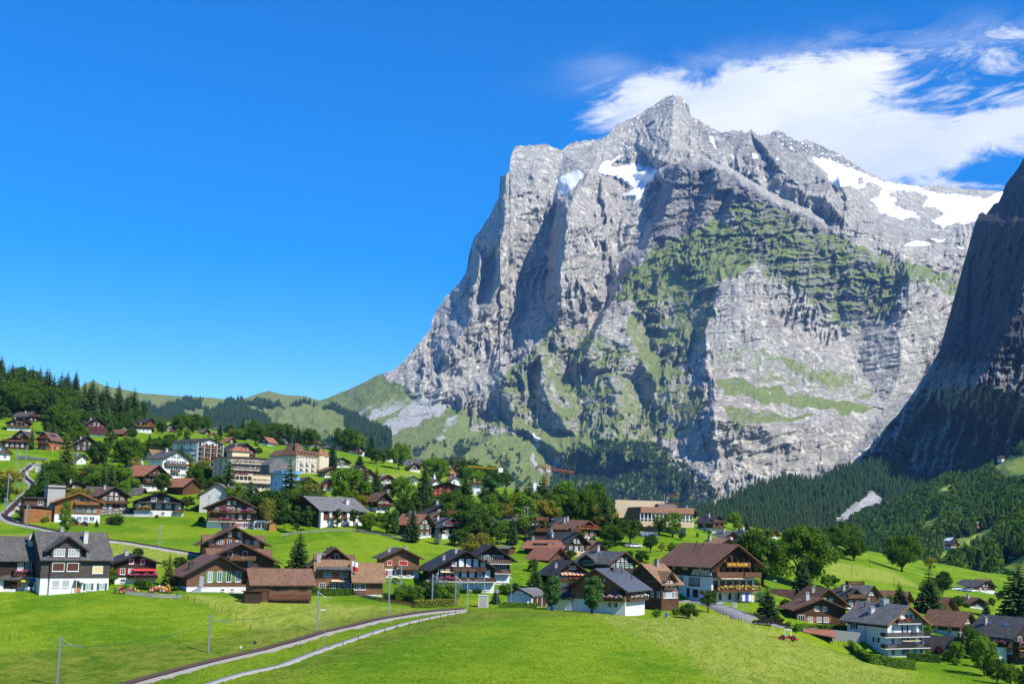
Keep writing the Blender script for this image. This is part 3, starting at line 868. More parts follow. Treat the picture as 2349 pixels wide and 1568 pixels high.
def proj_np(X, Y, Z):
    a = X * RV.x + Y * RV.y + Z * RV.z; b = X * UV.x + Y * UV.y + Z * UV.z; c = X * _f.x + Y * _f.y + Z * _f.z
    c = np.maximum(c, 1.0)
    return CX + F * a / c, CY - F * b / c


_gpx, _gpy = proj_np(_GXX, _GYY, GZ)
MOWN = [[(1330, 1400), (1480, 1420), (1640, 1400), (1800, 1450), (1960, 1510), (2080, 1540), (2140, 1590), (1950, 1620), (1700, 1590), (1560, 1500), (1430, 1440)], [(420, 1362), (560, 1372), (900, 1390), (1000, 1402), (800, 1440), (640, 1480), (560, 1440), (500, 1400)],
        [(0, 1225), (60, 1225), (250, 1240), (470, 1275), (460, 1300), (240, 1300), (0, 1250)], [(1900, 1285), (2050, 1310), (2120, 1350), (2000, 1330), (1890, 1320)], [(880, 1085), (960, 1085), (960, 1110), (900, 1100)]]
ROUGH = [[(-60, 1500), (300, 1480), (500, 1455), (640, 1440), (800, 1412), (930, 1396), (1010, 1399), (930, 1412), (740, 1456), (600, 1494), (300, 1572), (-60, 1640)], [(1000, 1418), (1062, 1404), (1100, 1400), (1340, 1400), (1340, 1412), (1150, 1416), (900, 1470), (700, 1540), (560, 1600), (480, 1600), (740, 1500)]]
_rg = blur(soft(_gpx, _gpy, ROUGH, 9, 30) * (_GYY > 100), 3)
_mw = blur(soft(_gpx, _gpy, MOWN, 5, 40) * (_GYY > 100), 2)
_wood = (_GXX < -260 - 0.00 * _GYY) & (_GYY > 800)
def make_grass_mat():
    m, k, b = new_mat('meadow_grass')
    pos = k.n('ShaderNodeNewGeometry').outputs['Position']
    big = k.noise(pos, 0.035, 5, 0.55, 0.5)
    mid = k.noise(pos, 0.33, 6, 0.65, 0.3)
    fine = k.noise(pos, 1.7, 7, 0.76)
    mp = k.n('ShaderNodeMapping'); mp.inputs['Scale'].default_value = (1.3, 0.33, 0.5); mp.inputs['Rotation'].default_value = (0, 0, 0.35)
    k.l(pos, mp.inputs['Vector'])
    swath = k.noise(mp.outputs[0], 0.5, 5, 0.6, 0.8)
    fresh = k.mix(k.step(big, 0.38, 0.62), (0.098, 0.205, 0.006, 1), (0.18, 0.272, 0.012, 1))
    fresh = k.mix(k.m('MULTIPLY', k.step(mid, 0.5, 0.72), 0.55), fresh, (0.25, 0.32, 0.03, 1))
    mown = k.mix(k.step(swath, 0.35, 0.65), (0.19, 0.255, 0.025, 1), (0.29, 0.325, 0.055, 1))
    c = k.mix(attr(k, 'mown'), fresh, mown)
    c = k.mix(k.m('MULTIPLY', attr(k, 'rough'), 0.75), c, k.mix(k.step(mid, 0.35, 0.65), (0.085, 0.15, 0.012, 1), (0.19, 0.20, 0.03, 1)))
    c = k.mix(1.0, c, k.ramp(fine, [(0.28, (0.45, 0.52, 0.4)), (0.5, (1, 1, 1)), (0.72, (1.4, 1.3, 1.3))]), 'MULTIPLY')
    c = k.mix(1.0, c, k.ramp(mid, [(0.28, (0.72, 0.78, 0.7)), (0.5, (1, 1, 1))]), 'MULTIPLY')
    c = k.mix(k.step(attr(k, 'wood'), 0.2, 0.8), c, (0.03, 0.05, 0.015, 1))
    k.l(c, b.inputs['Base Color'])
    b.inputs['Roughness'].default_value = 0.9
    b.inputs['Specular IOR Level'].default_value = 0.04
    h = k.m('ADD', k.m('MULTIPLY', fine, 0.35), k.m('MULTIPLY', mid, 0.5))
    bump(k, b, h, 0.7, 1.0)
    return m


M_GRASS = make_grass_mat()
_me = np_mesh('village_slope', np.stack([_GXX, _GYY, GZ], -1).reshape(-1, 3), grid_quads(len(GYS), len(GXS)), True, {'mown': _mw, 'rough': _rg, 'wood': blur(_wood.astype(float), 3)})
tag(link('village_slope', _me, M_GRASS), kind='structure')
_R = 9000.0
_v = [(-_R, -1500, -95), (_R, -1500, -95), (_R, 12500, -95), (-_R, 12500, -95)]
tag(link('valley_floor', np_mesh('valley_floor', _v, [[0, 1, 2, 3]], False, {'mown': [0.3] * 4, 'wood': [0.0] * 4}), M_GRASS), kind='structure')
# ------------------------------------------------------------------ building materials
MATS = {}


def simple(name, col, rough=0.8, var=0.25, scale=1.2, metal=0.0, spec=0.3, bmp=0.0, bscale=6.0):
    m, k, b = new_mat(name)
    tcn = k.n('ShaderNodeTexCoord').outputs['Object']
    geo = k.n('ShaderNodeNewGeometry').outputs['Position']
    n = k.noise(geo, scale, 4, 0.6)
    lo = tuple(c * (1 - var) for c in col); hi = tuple(min(1, c * (1 + var * 0.7)) for c in col)
    k.l(k.mix(n, (*lo, 1), (*hi, 1)), b.inputs['Base Color'])
    b.inputs['Roughness'].default_value = rough
    b.inputs['Metallic'].default_value = metal
    b.inputs['Specular IOR Level'].default_value = spec
    if bmp:
        bump(k, b, k.noise(geo, bscale, 3, 0.6), bmp, 0.05)
    MATS[name] = m
    return m


def wood(name, c1, c2, board=0.22, vertical=False):
    m, k, b = new_mat(name)
    geo = k.n('ShaderNodeNewGeometry').outputs['Position']
    oi = k.n('ShaderNodeObjectInfo').outputs['Random']
    ob = k.n('ShaderNodeTexCoord').outputs['Object']
    w = k.n('ShaderNodeTexWave', wave_type='BANDS', bands_direction='X' if vertical else 'Z', wave_profile='SAW')
    k.l(ob, w.inputs['Vector'])
    w.inputs['Scale'].default_value = 0.314 / board
    w.inputs['Distortion'].default_value = 0.0
    mp = k.n('ShaderNodeMapping')
    mp.inputs['Scale'].default_value = (3.0, 3.0, 0.4) if vertical else (0.5, 0.5, 5.0)
    k.l(geo, mp.inputs['Vector'])
    g = k.noise(mp.outputs[0], 1.0, 6, 0.65)
    st = k.noise(geo, 0.45, 4, 0.55)
    c = k.mix(k.step(g, 0.3, 0.7), (*c1, 1), (*c2, 1))
    c = k.mix(k.m('MULTIPLY', k.step(st, 0.5, 0.75), 0.5), c, tuple(x * 1.35 for x in c2) + (1,))
    c = k.mix(1.0, c, k.ramp(w.outputs['Fac'], [(0.0, (0.35, 0.35, 0.35)), (0.12, (1, 1, 1)), (1.0, (0.9, 0.9, 0.9))]), 'MULTIPLY')
    k.l(c, b.inputs['Base Color'])
    b.inputs['Roughness'].default_value = 0.72
    bump(k, b, w.outputs['Fac'], 0.35, 0.03)
    MATS[name] = m
    return m


def roofing(name, c1, c2, lichen, amount=0.3, row=0.35, spec=0.3, rough=0.7):
    m, k, b = new_mat(name)
    geo = k.n('ShaderNodeNewGeometry').outputs['Position']
    ob = k.n('ShaderNodeTexCoord').outputs['Object']
    sp = k.n('ShaderNodeSeparateXYZ'); k.l(ob, sp.inputs[0])
    row_f = k.m('FRACT', k.m('DIVIDE', sp.outputs[2], row * 0.42))
    rid = k.m('FLOOR', k.m('DIVIDE', sp.outputs[2], row * 0.42))
    col_f = k.m('ADD', k.m('DIVIDE', sp.outputs[1], 0.30), k.m('MULTIPLY', rid, 0.5))
    wn = k.n('ShaderNodeTexWhiteNoise', noise_dimensions='3D')
    cb = k.n('ShaderNodeCombineXYZ'); k.l(rid, cb.inputs[0]); k.l(k.m('FLOOR', col_f), cb.inputs[1]); k.l(k.m('SIGN', sp.outputs[0]), cb.inputs[2])
    k.l(cb.outputs[0], wn.inputs['Vector'])
    mid = k.noise(geo, 0.6, 6, 0.65, 0.4)
    fine = k.noise(geo, 2.2, 5, 0.65)
    c = k.mix(wn.outputs['Value'], (*c1, 1), (*c2, 1))
    c = k.mix(1.0, c, k.ramp(mid, [(0.25, (0.7, 0.7, 0.7)), (0.5, (1, 1, 1)), (0.8, (1.2, 1.17, 1.15))]), 'MULTIPLY')
    l = k.m('MULTIPLY', k.step(k.m('ADD', k.m('MULTIPLY', mid, 0.5), k.m('MULTIPLY', fine, 0.5)), 0.56 - amount * 0.12, 0.68), amount)
    c = k.mix(l, c, (*lichen, 1))
    c = k.mix(1.0, c, k.ramp(row_f, [(0.0, (0.5, 0.5, 0.5)), (0.2, (1, 1, 1))]), 'MULTIPLY')
    k.l(c, b.inputs['Base Color'])
    b.inputs['Roughness'].default_value = rough
    b.inputs['Specular IOR Level'].default_value = spec
    bump(k, b, k.m('ADD', row_f, k.m('MULTIPLY', wn.outputs['Value'], 0.4)), 0.4, 0.03)
    MATS[name] = m
    return m


def glass(name, col, rough=0.06, spec=0.6):
    m, k, b = new_mat(name)
    b.inputs['Base Color'].default_value = (*col, 1)
    b.inputs['Roughness'].default_value = rough
    b.inputs['Specular IOR Level'].default_value = spec
    MATS[name] = m
    return m


wood('wood_dark', (0.024, 0.014, 0.009), (0.056, 0.032, 0.019))
wood('wood_brown', (0.055, 0.026, 0.013), (0.125, 0.058, 0.027))
wood('wood_mid', (0.105, 0.052, 0.027), (0.19, 0.098, 0.050))
wood('wood_warm', (0.13, 0.060, 0.026), (0.26, 0.13, 0.058))
wood('wood_red', (0.085, 0.026, 0.014), (0.16, 0.050, 0.024))
wood('wood_orange', (0.21, 0.082, 0.024), (0.34, 0.145, 0.045))
wood('wood_grey', (0.042, 0.036, 0.032), (0.085, 0.074, 0.066))
wood('wood_upright', (0.060, 0.026, 0.013), (0.15, 0.068, 0.030), 0.25, True)
wood('trim_brown', (0.075, 0.038, 0.02), (0.13, 0.068, 0.034))
wood('trim_dark', (0.018, 0.013, 0.01), (0.036, 0.026, 0.02))
roofing('slate', (0.062, 0.057, 0.051), (0.112, 0.104, 0.094), (0.24, 0.235, 0.225), 0.45)
roofing('slate_black', (0.034, 0.031, 0.028), (0.060, 0.056, 0.051), (0.13, 0.13, 0.13), 0.3)
roofing('grey_shingle', (0.115, 0.108, 0.102), (0.18, 0.172, 0.162), (0.30, 0.29, 0.275), 0.4)
roofing('brown_tile', (0.13, 0.062, 0.036), (0.205, 0.11, 0.066), (0.20, 0.14, 0.115), 0.35)
roofing('red_tile', (0.235, 0.085, 0.045), (0.36, 0.15, 0.082), (0.17, 0.12, 0.075), 0.5)
roofing('tan_tile', (0.20, 0.105, 0.055), (0.30, 0.175, 0.095), (0.17, 0.15, 0.06), 0.65)
simple('metal_roof', (0.155, 0.165, 0.18), 0.45, 0.12, 0.5, 0.5, 0.5)
simple('blue_roof', (0.055, 0.085, 0.12), 0.45, 0.15, 0.5, 0.3, 0.5)
simple('white', (0.66, 0.645, 0.61), 0.85, 0.10, 0.8)
simple('cream', (0.66, 0.53, 0.33), 0.85, 0.08, 0.8)
simple('beige', (0.62, 0.52, 0.37), 0.85, 0.08, 0.8)
simple('ochre', (0.50, 0.33, 0.12), 0.85, 0.12, 0.8)
simple('pale_blue', (0.36, 0.50, 0.66), 0.8, 0.08, 0.8)
simple('strong_blue', (0.03, 0.09, 0.50), 0.6, 0.1)
simple('balcony_blue', (0.14, 0.38, 0.72), 0.5, 0.1)
simple('concrete', (0.36, 0.34, 0.31), 0.9, 0.15, 0.9)
simple('concrete_pale', (0.52, 0.50, 0.46), 0.9, 0.12, 0.9)
simple('stone', (0.27, 0.25, 0.23), 0.9, 0.5, 1.4, bmp=0.6, bscale=2.0)
simple('frame_white', (0.78, 0.78, 0.76), 0.6, 0.04)
simple('frame_brown', (0.05, 0.03, 0.02), 0.6, 0.1)
simple('copper', (0.30, 0.145, 0.088), 0.5, 0.14, 0.25, 0.25, 0.4)
simple('taupe', (0.165, 0.138, 0.112), 0.6, 0.10, 0.25)
simple('sand_panel', (0.46, 0.36, 0.235), 0.6, 0.06, 0.25)
simple('steel', (0.36, 0.38, 0.41), 0.45, 0.1, 2.0, 0.55, 0.5)
simple('steel_dark', (0.05, 0.052, 0.055), 0.5, 0.1)
simple('rail_rust', (0.075, 0.048, 0.035), 0.6, 0.3, 3.0)
simple('green_shutter', (0.02, 0.115, 0.075), 0.6, 0.1)
simple('lime_shutter', (0.10, 0.22, 0.055), 0.6, 0.1)
simple('red_shutter', (0.46, 0.022, 0.018), 0.6, 0.1)
simple('pink_shutter', (0.52, 0.105, 0.10), 0.6, 0.1)
simple('wine_shutter', (0.16, 0.012, 0.02), 0.6, 0.1)
simple('orange_shutter', (0.42, 0.155, 0.03), 0.6, 0.1)
simple('ochre_shutter', (0.36, 0.17, 0.035), 0.6, 0.1)
simple('dark_shutter', (0.022, 0.017, 0.014), 0.6, 0.1)
simple('blind_brown', (0.075, 0.026, 0.014), 0.6, 0.1)
simple('blind_yellow', (0.58, 0.47, 0.22), 0.7, 0.05)
simple('blind_white', (0.62, 0.66, 0.72), 0.7, 0.05)
simple('red_paint', (0.42, 0.025, 0.018), 0.5, 0.1)
simple('yellow_paint', (0.66, 0.33, 0.02), 0.5, 0.1)
simple('orange_paint', (0.52, 0.16, 0.03), 0.5, 0.12)
simple('blue_paint', (0.02, 0.13, 0.45), 0.5, 0.1)
simple('lettering_white', (0.80, 0.80, 0.78), 0.6, 0.02)
simple('lettering_yellow', (0.80, 0.42, 0.02), 0.6, 0.02)
simple('canvas_red', (0.48, 0.05, 0.04), 0.8, 0.1)
simple('canvas_cream', (0.68, 0.55, 0.33), 0.8, 0.1)
simple('canvas_yellow', (0.74, 0.46, 0.05), 0.8, 0.1)
simple('canvas_white', (0.75, 0.75, 0.74), 0.8, 0.05)
simple('flower_pink', (0.62, 0.07, 0.19), 0.7, 0.35, 5.0)
simple('flower_red', (0.56, 0.045, 0.02), 0.7, 0.3, 5.0)
simple('flower_white', (0.66, 0.55, 0.52), 0.7, 0.4, 5.0)
simple('flower_yellow', (0.66, 0.42, 0.04), 0.7, 0.3, 5.0)
simple('leaf_green', (0.045, 0.105, 0.018), 0.7, 0.4, 3.0)
simple('asphalt', (0.21, 0.205, 0.205), 0.9, 0.12, 0.5)
simple('gravel', (0.27, 0.25, 0.225), 0.95, 0.35, 2.5, bmp=0.6, bscale=7.0)
simple('path_stone', (0.30, 0.285, 0.255), 0.95, 0.14, 1.2)
simple('tyre', (0.012, 0.012, 0.012), 0.8, 0.1)
simple('car_silver', (0.42, 0.46, 0.52), 0.25, 0.02, 1, 0.5, 0.6)
simple('car_black', (0.010, 0.012, 0.016), 0.2, 0.02, 1, 0.0, 0.6)
simple('car_white', (0.70, 0.70, 0.70), 0.25, 0.02, 1, 0, 0.6)
simple('car_blue', (0.03, 0.15, 0.48), 0.25, 0.02, 1, 0, 0.6)
simple('skin', (0.48, 0.28, 0.20), 0.6, 0.05)
simple('denim', (0.04, 0.06, 0.13), 0.8, 0.1)
simple('dark_cloth', (0.02, 0.022, 0.03), 0.8, 0.1)
simple('hair', (0.05, 0.03, 0.02), 0.7, 0.1)
simple('bin_green', (0.03, 0.14, 0.05), 0.5, 0.1)
simple('terracotta', (0.36, 0.13, 0.06), 0.8, 0.1)
simple('solar', (0.012, 0.022, 0.06), 0.15, 0.1, spec=0.7)
simple('dark_void', (0.006, 0.006, 0.006), 0.9, 0.1)
glass('glass_dark', (0.012, 0.016, 0.020))
glass('glass_curtain', (0.28, 0.29, 0.30), 0.12)
glass('glass_green', (0.012, 0.028, 0.026), 0.04, 0.7)
glass('glass_sky', (0.07, 0.12, 0.20), 0.08)
MT = MATS


# ------------------------------------------------------------------ mesh builder
class MB:
    def __init__(s): s.v, s.f = [], []
    def box(s, x0, x1, y0, y1, z0, z1):
        n = len(s.v)
        s.v += [(x0, y0, z0), (x1, y0, z0), (x1, y1, z0), (x0, y1, z0), (x0, y0, z1), (x1, y0, z1), (x1, y1, z1), (x0, y1, z1)]
        s.f += [tuple(n + i for i in q) for q in ((3, 2, 1, 0), (4, 5, 6, 7), (0, 1, 5, 4), (1, 2, 6, 5), (2, 3, 7, 6), (3, 0, 4, 7))]
        return s
    def poly(s, pts):
        n = len(s.v)
        s.v += [tuple(p) for p in pts]
        s.f.append(tuple(range(n, n + len(pts))))
        return s
    def prism(s, pts, vec):
        """closed prism: polygon pts (counter-clockwise seen against vec) extruded by vec"""
        n, k = len(s.v), len(pts)
        vec = Vector(vec)
        s.v += [tuple(p) for p in pts] + [tuple(Vector(p) + vec) for p in pts]
        s.f.append(tuple(range(n + k - 1, n - 1, -1)))
        s.f.append(tuple(range(n + k, n + 2 * k)))
        for i in range(k):
            j = (i + 1) % k
            s.f.append((n + i, n + j, n + k + j, n + k + i))
        return s
    def bar(s, a, b, r, n=6, r2=None):
        a, b = Vector(a), Vector(b)
        d = (b - a)
        if d.length < 1e-6:
            return s
        d.normalize()
        u = d.orthogonal().normalized(); w = d.cross(u)
        k = len(s.v)
        r2 = r if r2 is None else r2
        for p, rr in ((a, r), (b, r2)):
            for i in range(n):
                t = 2 * math.pi * i / n + math.pi / n
                s.v.append(tuple(p + u * (math.cos(t) * rr) + w * (math.sin(t) * rr)))
        for i in range(n):
            j = (i + 1) % n
            s.f.append((k + i, k + j, k + n + j, k + n + i))
        s.f.append(tuple(k + n - 1 - i for i in range(n)))
        s.f.append(tuple(k + n + i for i in range(n)))
        return s
    def lathe(s, prof, n=10, cx=0, cy=0):
        k = len(s.v)
        for (r, z) in prof:
            for i in range(n):
                t = 2 * math.pi * i / n
                s.v.append((cx + r * math.cos(t), cy + r * math.sin(t), z))
        for q in range(len(prof) - 1):
            for i in range(n):
                j = (i + 1) % n
                s.f.append((k + q * n + i, k + q * n + j, k + (q + 1) * n + j, k + (q + 1) * n + i))
        s.f.append(tuple(k + n - 1 - i for i in range(n)))
        s.f.append(tuple(k + (len(prof) - 1) * n + i for i in range(n)))
        return s
    def mesh(s, name, smooth=False):
        me = bpy.data.meshes.new(name)
        me.from_pydata(s.v, [], s.f)
        if smooth:
            me.polygons.foreach_set('use_smooth', [True] * len(me.polygons))
        me.update()
        return me
    def build(s, name, mat, parent=None, loc=None, rz=0.0, smooth=False):
        o = link(name, s.mesh(name, smooth), MT[mat] if isinstance(mat, str) else mat, parent, loc)
        if rz:
            o.rotation_euler = (0, 0, rz)
        return o


_cache = {}


def cached(key, fn):
    if key not in _cache:
        _cache[key] = fn()
    return _cache[key]


def put(name, key, fn, mat, parent, loc, rz=0.0):
    """object that shares its mesh with all others of the same key and material"""
    me = cached((name, key, mat), fn)
    o = bpy.data.objects.new(name, me)
    if not me.materials:
        me.materials.append(MT[mat])
    COL.objects.link(o)
    o.parent = parent
    o.location = loc
    if rz:
        o.rotation_euler = (0, 0, rz)
    return o


def empty(name, loc):
    o = bpy.data.objects.new(name, None)
    o.empty_display_size = 0.5
    COL.objects.link(o)
    o.location = loc
    return o
# ------------------------------------------------------------------ houses
R_ = random.Random(11)
HOUSES = []          # (short phrase, picture x, picture y, distance) for describing what stands near


def frame_mesh(w, h, nx, ny, t=0.07):
    b = MB()
    b.box(-w / 2, w / 2, -0.05, 0.03, -t * .6, t * .6); b.box(-w / 2, w / 2, -0.05, 0.03, h - t * .6, h + t * .6)
    b.box(-w / 2 - t * .6, -w / 2 + t * .6, -0.052, 0.028, -t * .6, h + t * .6); b.box(w / 2 - t * .6, w / 2 + t * .6, -0.052, 0.028, -t * .6, h + t * .6)
    for i in range(1, nx):
        x = -w / 2 + w * i / nx
        b.box(x - t * .45, x + t * .45, -0.046, 0.02, t * .6, h - t * .6)
    for j in range(1, ny):
        z = h * j / ny
        b.box(-w / 2 + t * .6, w / 2 - t * .6, -0.042, 0.02, z - t * .3, z + t * .3)
    b.box(-w / 2 - .1, w / 2 + .1, -0.12, 0.02, -t * .6 - .07, -t * .6)
    return b.mesh('window')


def pane_mesh(w, h):
    return MB().box(-w / 2 + .02, w / 2 - .02, -0.012, 0.01, .02, h - .02).mesh('pane')


def shutter_mesh(w, h):
    b = MB().box(-w / 2, w / 2, -0.05, 0.0, 0, h)
    for i in range(7):
        z = h * (i + .5) / 7
        b.box(-w / 2 + .05, w / 2 - .05, -0.065, -0.051, z - .03, z + .03)
    return b.mesh('shutter')


def window(root, M, w, h, nx=2, ny=2, frame='frame_white', pane=None, shut=None, blind=None):
    """M = (location, heading) on a wall; the frame carries its pane"""
    w, h = round(w, 2), round(h, 2)
    loc, rz = M
    f = put('window', (w, h, nx, ny), lambda: frame_mesh(w, h, nx, ny), frame, root, loc, rz)
    pane = pane or R_.choice(['glass_dark', 'glass_dark', 'glass_dark', 'glass_curtain', 'glass_sky'])
    put('pane', (w, h), lambda: pane_mesh(w, h), blind or pane, f, (0, 0, 0))
    if shut:
        sw = round(w * 0.48, 2)
        for s in (-1, 1):
            off = Vector((math.cos(rz), math.sin(rz), 0)) * (s * (w / 2 + sw / 2 + .07))
            put('shutter', (sw, h), lambda: shutter_mesh(sw, h), shut, root, Vector(loc) + off, rz)
    return f


def flower_mesh(L, seed, hgt=0.5, dep=0.35):
    r = random.Random(seed)
    b = MB()
    n = max(12, int(L * 30))
    for _ in range(n):
        x, y = r.uniform(0, L), r.gauss(0, dep * .45)
        z = r.uniform(-.25, hgt) * (0.6 + 0.4 * math.sin(x * 3.1 + seed))
        s = r.uniform(.06, .14)
        a = Vector((r.gauss(0, 1), r.gauss(0, 1) - .5, r.gauss(0, 1) + .4)).normalized()
        u = a.orthogonal().normalized() * s; w = a.cross(u).normalized() * s
        c = Vector((x, y, z))
        b.poly([c - u - w, c + u - w, c + u + w, c - u + w])
    return b.mesh('flowers')


def flowers(parent, loc, rz, L, col, hgt=0.5):
    L = max(0.8, round(L, 1))
    sd = R_.randint(0, 3)
    o = put('flowers', (L, sd, hgt), lambda: flower_mesh(L, sd, hgt), 'flower_' + col, parent, loc, rz)
    put('leaves', (L, sd + 7, hgt), lambda: flower_mesh(L, sd + 7, hgt * .7, .3), 'leaf_green', o, (0, 0.02, -.08))
    return o


def balcony(root, loc, rz, w, dep=1.2, col='wood_brown', flow=None, h=0.95, slab='wood_brown', returns=True, fspan=(0.1, 0.9)):
    """projecting balcony; loc is the middle of its wall line at floor level"""
    w, dep = round(w, 2), round(dep, 2)

    def sm():
        return MB().box(-w / 2, w / 2, -dep, 0.0, -.18, 0).mesh('balcony')

    def rm():
        b = MB()
        b.box(-w / 2, w / 2, -dep - .05, -dep, h - .09, h)
        b.box(-w / 2, w / 2, -dep - .04, -dep - .01, .06, .14)
        n = max(2, int(w / .30))
        for i in range(n):
            x = -w / 2 + w * (i + .5) / n
            b.box(x - .125, x + .125, -dep - .038, -dep - .012, .02, h - .1)
        for s in (-1, 1):
            if returns:
                x = s * (w / 2)
                b.box(min(x, x - s * .05), max(x, x - s * .05), -dep, -.02, .04, h)
        return b.mesh('railing')
    o = put('balcony', (w, dep), sm, slab, root, loc, rz)
    put('railing', (w, dep, h), rm, col, o, (0, 0, 0))
    if flow:
        flowers(o, (-w / 2 + w * fspan[0], -dep - .18, h - .15), 0, w * (fspan[1] - fspan[0]), flow)
    return o


def chimney(roof, loc, w=0.7, h=1.4, mat='concrete', cap=True):
    w, h = round(w, 2), round(h, 2)

    def cm():
        b = MB().box(-w / 2, w / 2, -w / 2, w / 2, -1.2, h)
        b.box(-w / 2 - .08, w / 2 + .08, -w / 2 - .08, w / 2 + .08, h + .002, h + .12)
        if cap:
            for s in (-1, 1):
                b.box(s * w * .35 - .06, s * w * .35 + .06, -w * .4, w * .4, h + .121, h + .4)
            b.box(-w * .6, w * .6, -w * .6, w * .6, h + .401, h + .48)
        return b.mesh('chimney')
    return put('chimney', (w, h, cap), cm, mat, roof, loc)


def pipe(roof, loc, h=1.3, mat='steel_dark'):
    return put('vent_pipe', round(h, 1), lambda: MB().lathe([(.13, -.8), (.13, h), (.2, h + .02), (.2, h + .18), (.05, h + .3)], 8).mesh('vent_pipe'), mat, roof, loc)


def rad(d): return math.radians(d)


class Block:
    """one gabled body: local x across the gable, y back along the ridge, z up; origin at the middle of the gable's foot"""
    def __init__(s, root, pos, heading, W, L, hb, hw, hr, roof='slate', up='wood_dark', base='white', og=1.2, oe=1.1, foot=3.5, trim='trim_dark', thick=.22, ogb=None):
        s.root, s.W, s.L, s.hb, s.hw, s.hr, s.h = root, W, L, hb, hw, hr, heading
        s.loc = Vector(pos) - root.location
        s.og, s.oe = og, oe
        rz = heading
        T = lambda b, n, m: b.build(n, m, root, s.loc, rz)
        if hb > 0.05:
            e = .04 if hb < hw - .05 else 0
            b = MB().box(-W / 2 + e, W / 2 - e, e, L - e, -foot, min(hb, hw))
            s.base = T(b, 'plaster_wall', base)
        lo = hb if hb > .05 else -foot
        mat = up
        pts = [(-W / 2, 0, lo), (W / 2, 0, lo), (W / 2, 0, hw), (0, 0, hr), (-W / 2, 0, hw)] if lo < hw - .05 else [(-W / 2, 0, hw), (W / 2, 0, hw), (0, 0, hr)]
        b = MB().prism(pts[::-1], (0, L, 0))
        s.up = T(b, 'timber_wall' if mat.startswith('wood') else 'gable_wall', mat)
        # roof
        k = (hr - hw) / (W / 2)
        s.k = k
        t = thick
        b = MB()
        xe, ze = W / 2 + oe, hw - k * oe
        y0, y1 = -og, L + (og if ogb is None else ogb)
        zr = hr + .02
        b.prism([(-xe, y0, ze + .02), (0, y0, zr), (xe, y0, ze + .02), (xe, y0, ze + .02 + t), (0, y0, zr + t * 1.08), (-xe, y0, ze + .02 + t)], (0, y1 - y0, 0))
        s.roof = T(b, 'roof', roof)
        # barge boards
        for yy in (y0, y1):
            ya, yb = (yy - .06, yy - .004) if yy == y0 else (yy + .004, yy + .06)
            for sg in (-1, 1):
                b = MB()
                q = [(sg * xe * 1.005, ya, ze - .12), (0, ya, zr - .12), (0, ya, zr + t + .05), (sg * xe * 1.005, ya, ze + t + .05)]
                if sg < 0:
                    q = q[::-1]
                b.prism(q, (0, yb - ya, 0))
                T(b, 'barge_board', trim)
        # purlin ends under the verge
        for fx in (-.95, -.5, 0, .5, .95) if W * 2868 / max(pos[1], 1) > 60 else ():
            b = MB()
            x = fx * W / 2
            z = hr - abs(x) * k - .28
            b.box(x - .11, x + .11, -og * .8, -.01, z - .12, z + .12)
            T(b, 'purlin', trim)

    def M(s, face, u, z):
        W, L = s.W, s.L
        c, si = math.cos(s.h), math.sin(s.h)
        if face == 'f': p, r = (u, -.02, z), 0
        elif face == 'r': p, r = (W / 2 + .02, u, z), math.pi / 2
        elif face == 'l': p, r = (-W / 2 - .02, L - u, z), -math.pi / 2
        else: p, r = (-u, L + .02, z), math.pi
        return s.loc + Vector((c * p[0] - si * p[1], si * p[0] + c * p[1], p[2])), s.h + r

    def local(s, x, y, z):
        c, si = math.cos(s.h), math.sin(s.h)
        return s.loc + Vector((c * x - si * y, si * x + c * y, z))

    def row(s, face, z, n, w=1.0, h=1.15, shut=None, nx=2, ny=2, span=(0.1, 0.9), skip=(), **kw):
        tot = s.W if face in 'fb' else s.L
        for i in range(n):
            if i in skip:
                continue
            u = tot * (span[0] + (span[1] - span[0]) * (i + .5) / n)
            if face in 'fb':
                u -= tot / 2
            window(s.root, s.M(face, u, z), w, h, nx, ny, shut=shut, **kw)

    def balc(s, face, z, a, b, **kw):
        tot = s.W if face in 'fb' else s.L
        u = tot * (a + b) / 2 - (tot / 2 if face in 'fb' else 0)
        loc, rz = s.M(face, u, z)
        return balcony(s.root, loc, rz, tot * (b - a), **kw)

    def chim(s, fx, fy, w=.7, h=1.3, mat='concrete', cap=True):
        x, y = fx * s.W / 2, fy * s.L
        return chimney(s.roof, (x, y, s.hr - abs(x) * s.k + .1), w, h, mat, cap)

    def pipe(s, fx, fy, h=1.2, mat='steel_dark'):
        x, y = fx * s.W / 2, fy * s.L
        return pipe(s.roof, (x, y, s.hr - abs(x) * s.k + .1), h, mat)

    def skylight(s, fx, fy, w=.8, l=1.1, mat='glass_sky', name='skylight'):
        x, y = fx * s.W / 2, fy * s.L
        z = s.hr - abs(x) * s.k + .29
        o = put(name, (w, l), lambda: MB().box(-l / 2, l / 2, -w / 2, w / 2, -.03, .07).mesh(name), mat, s.roof, (x, y, z))
        o.rotation_euler = (0, math.atan(s.k) * (1 if fx > 0 else -1), 0)
        return o


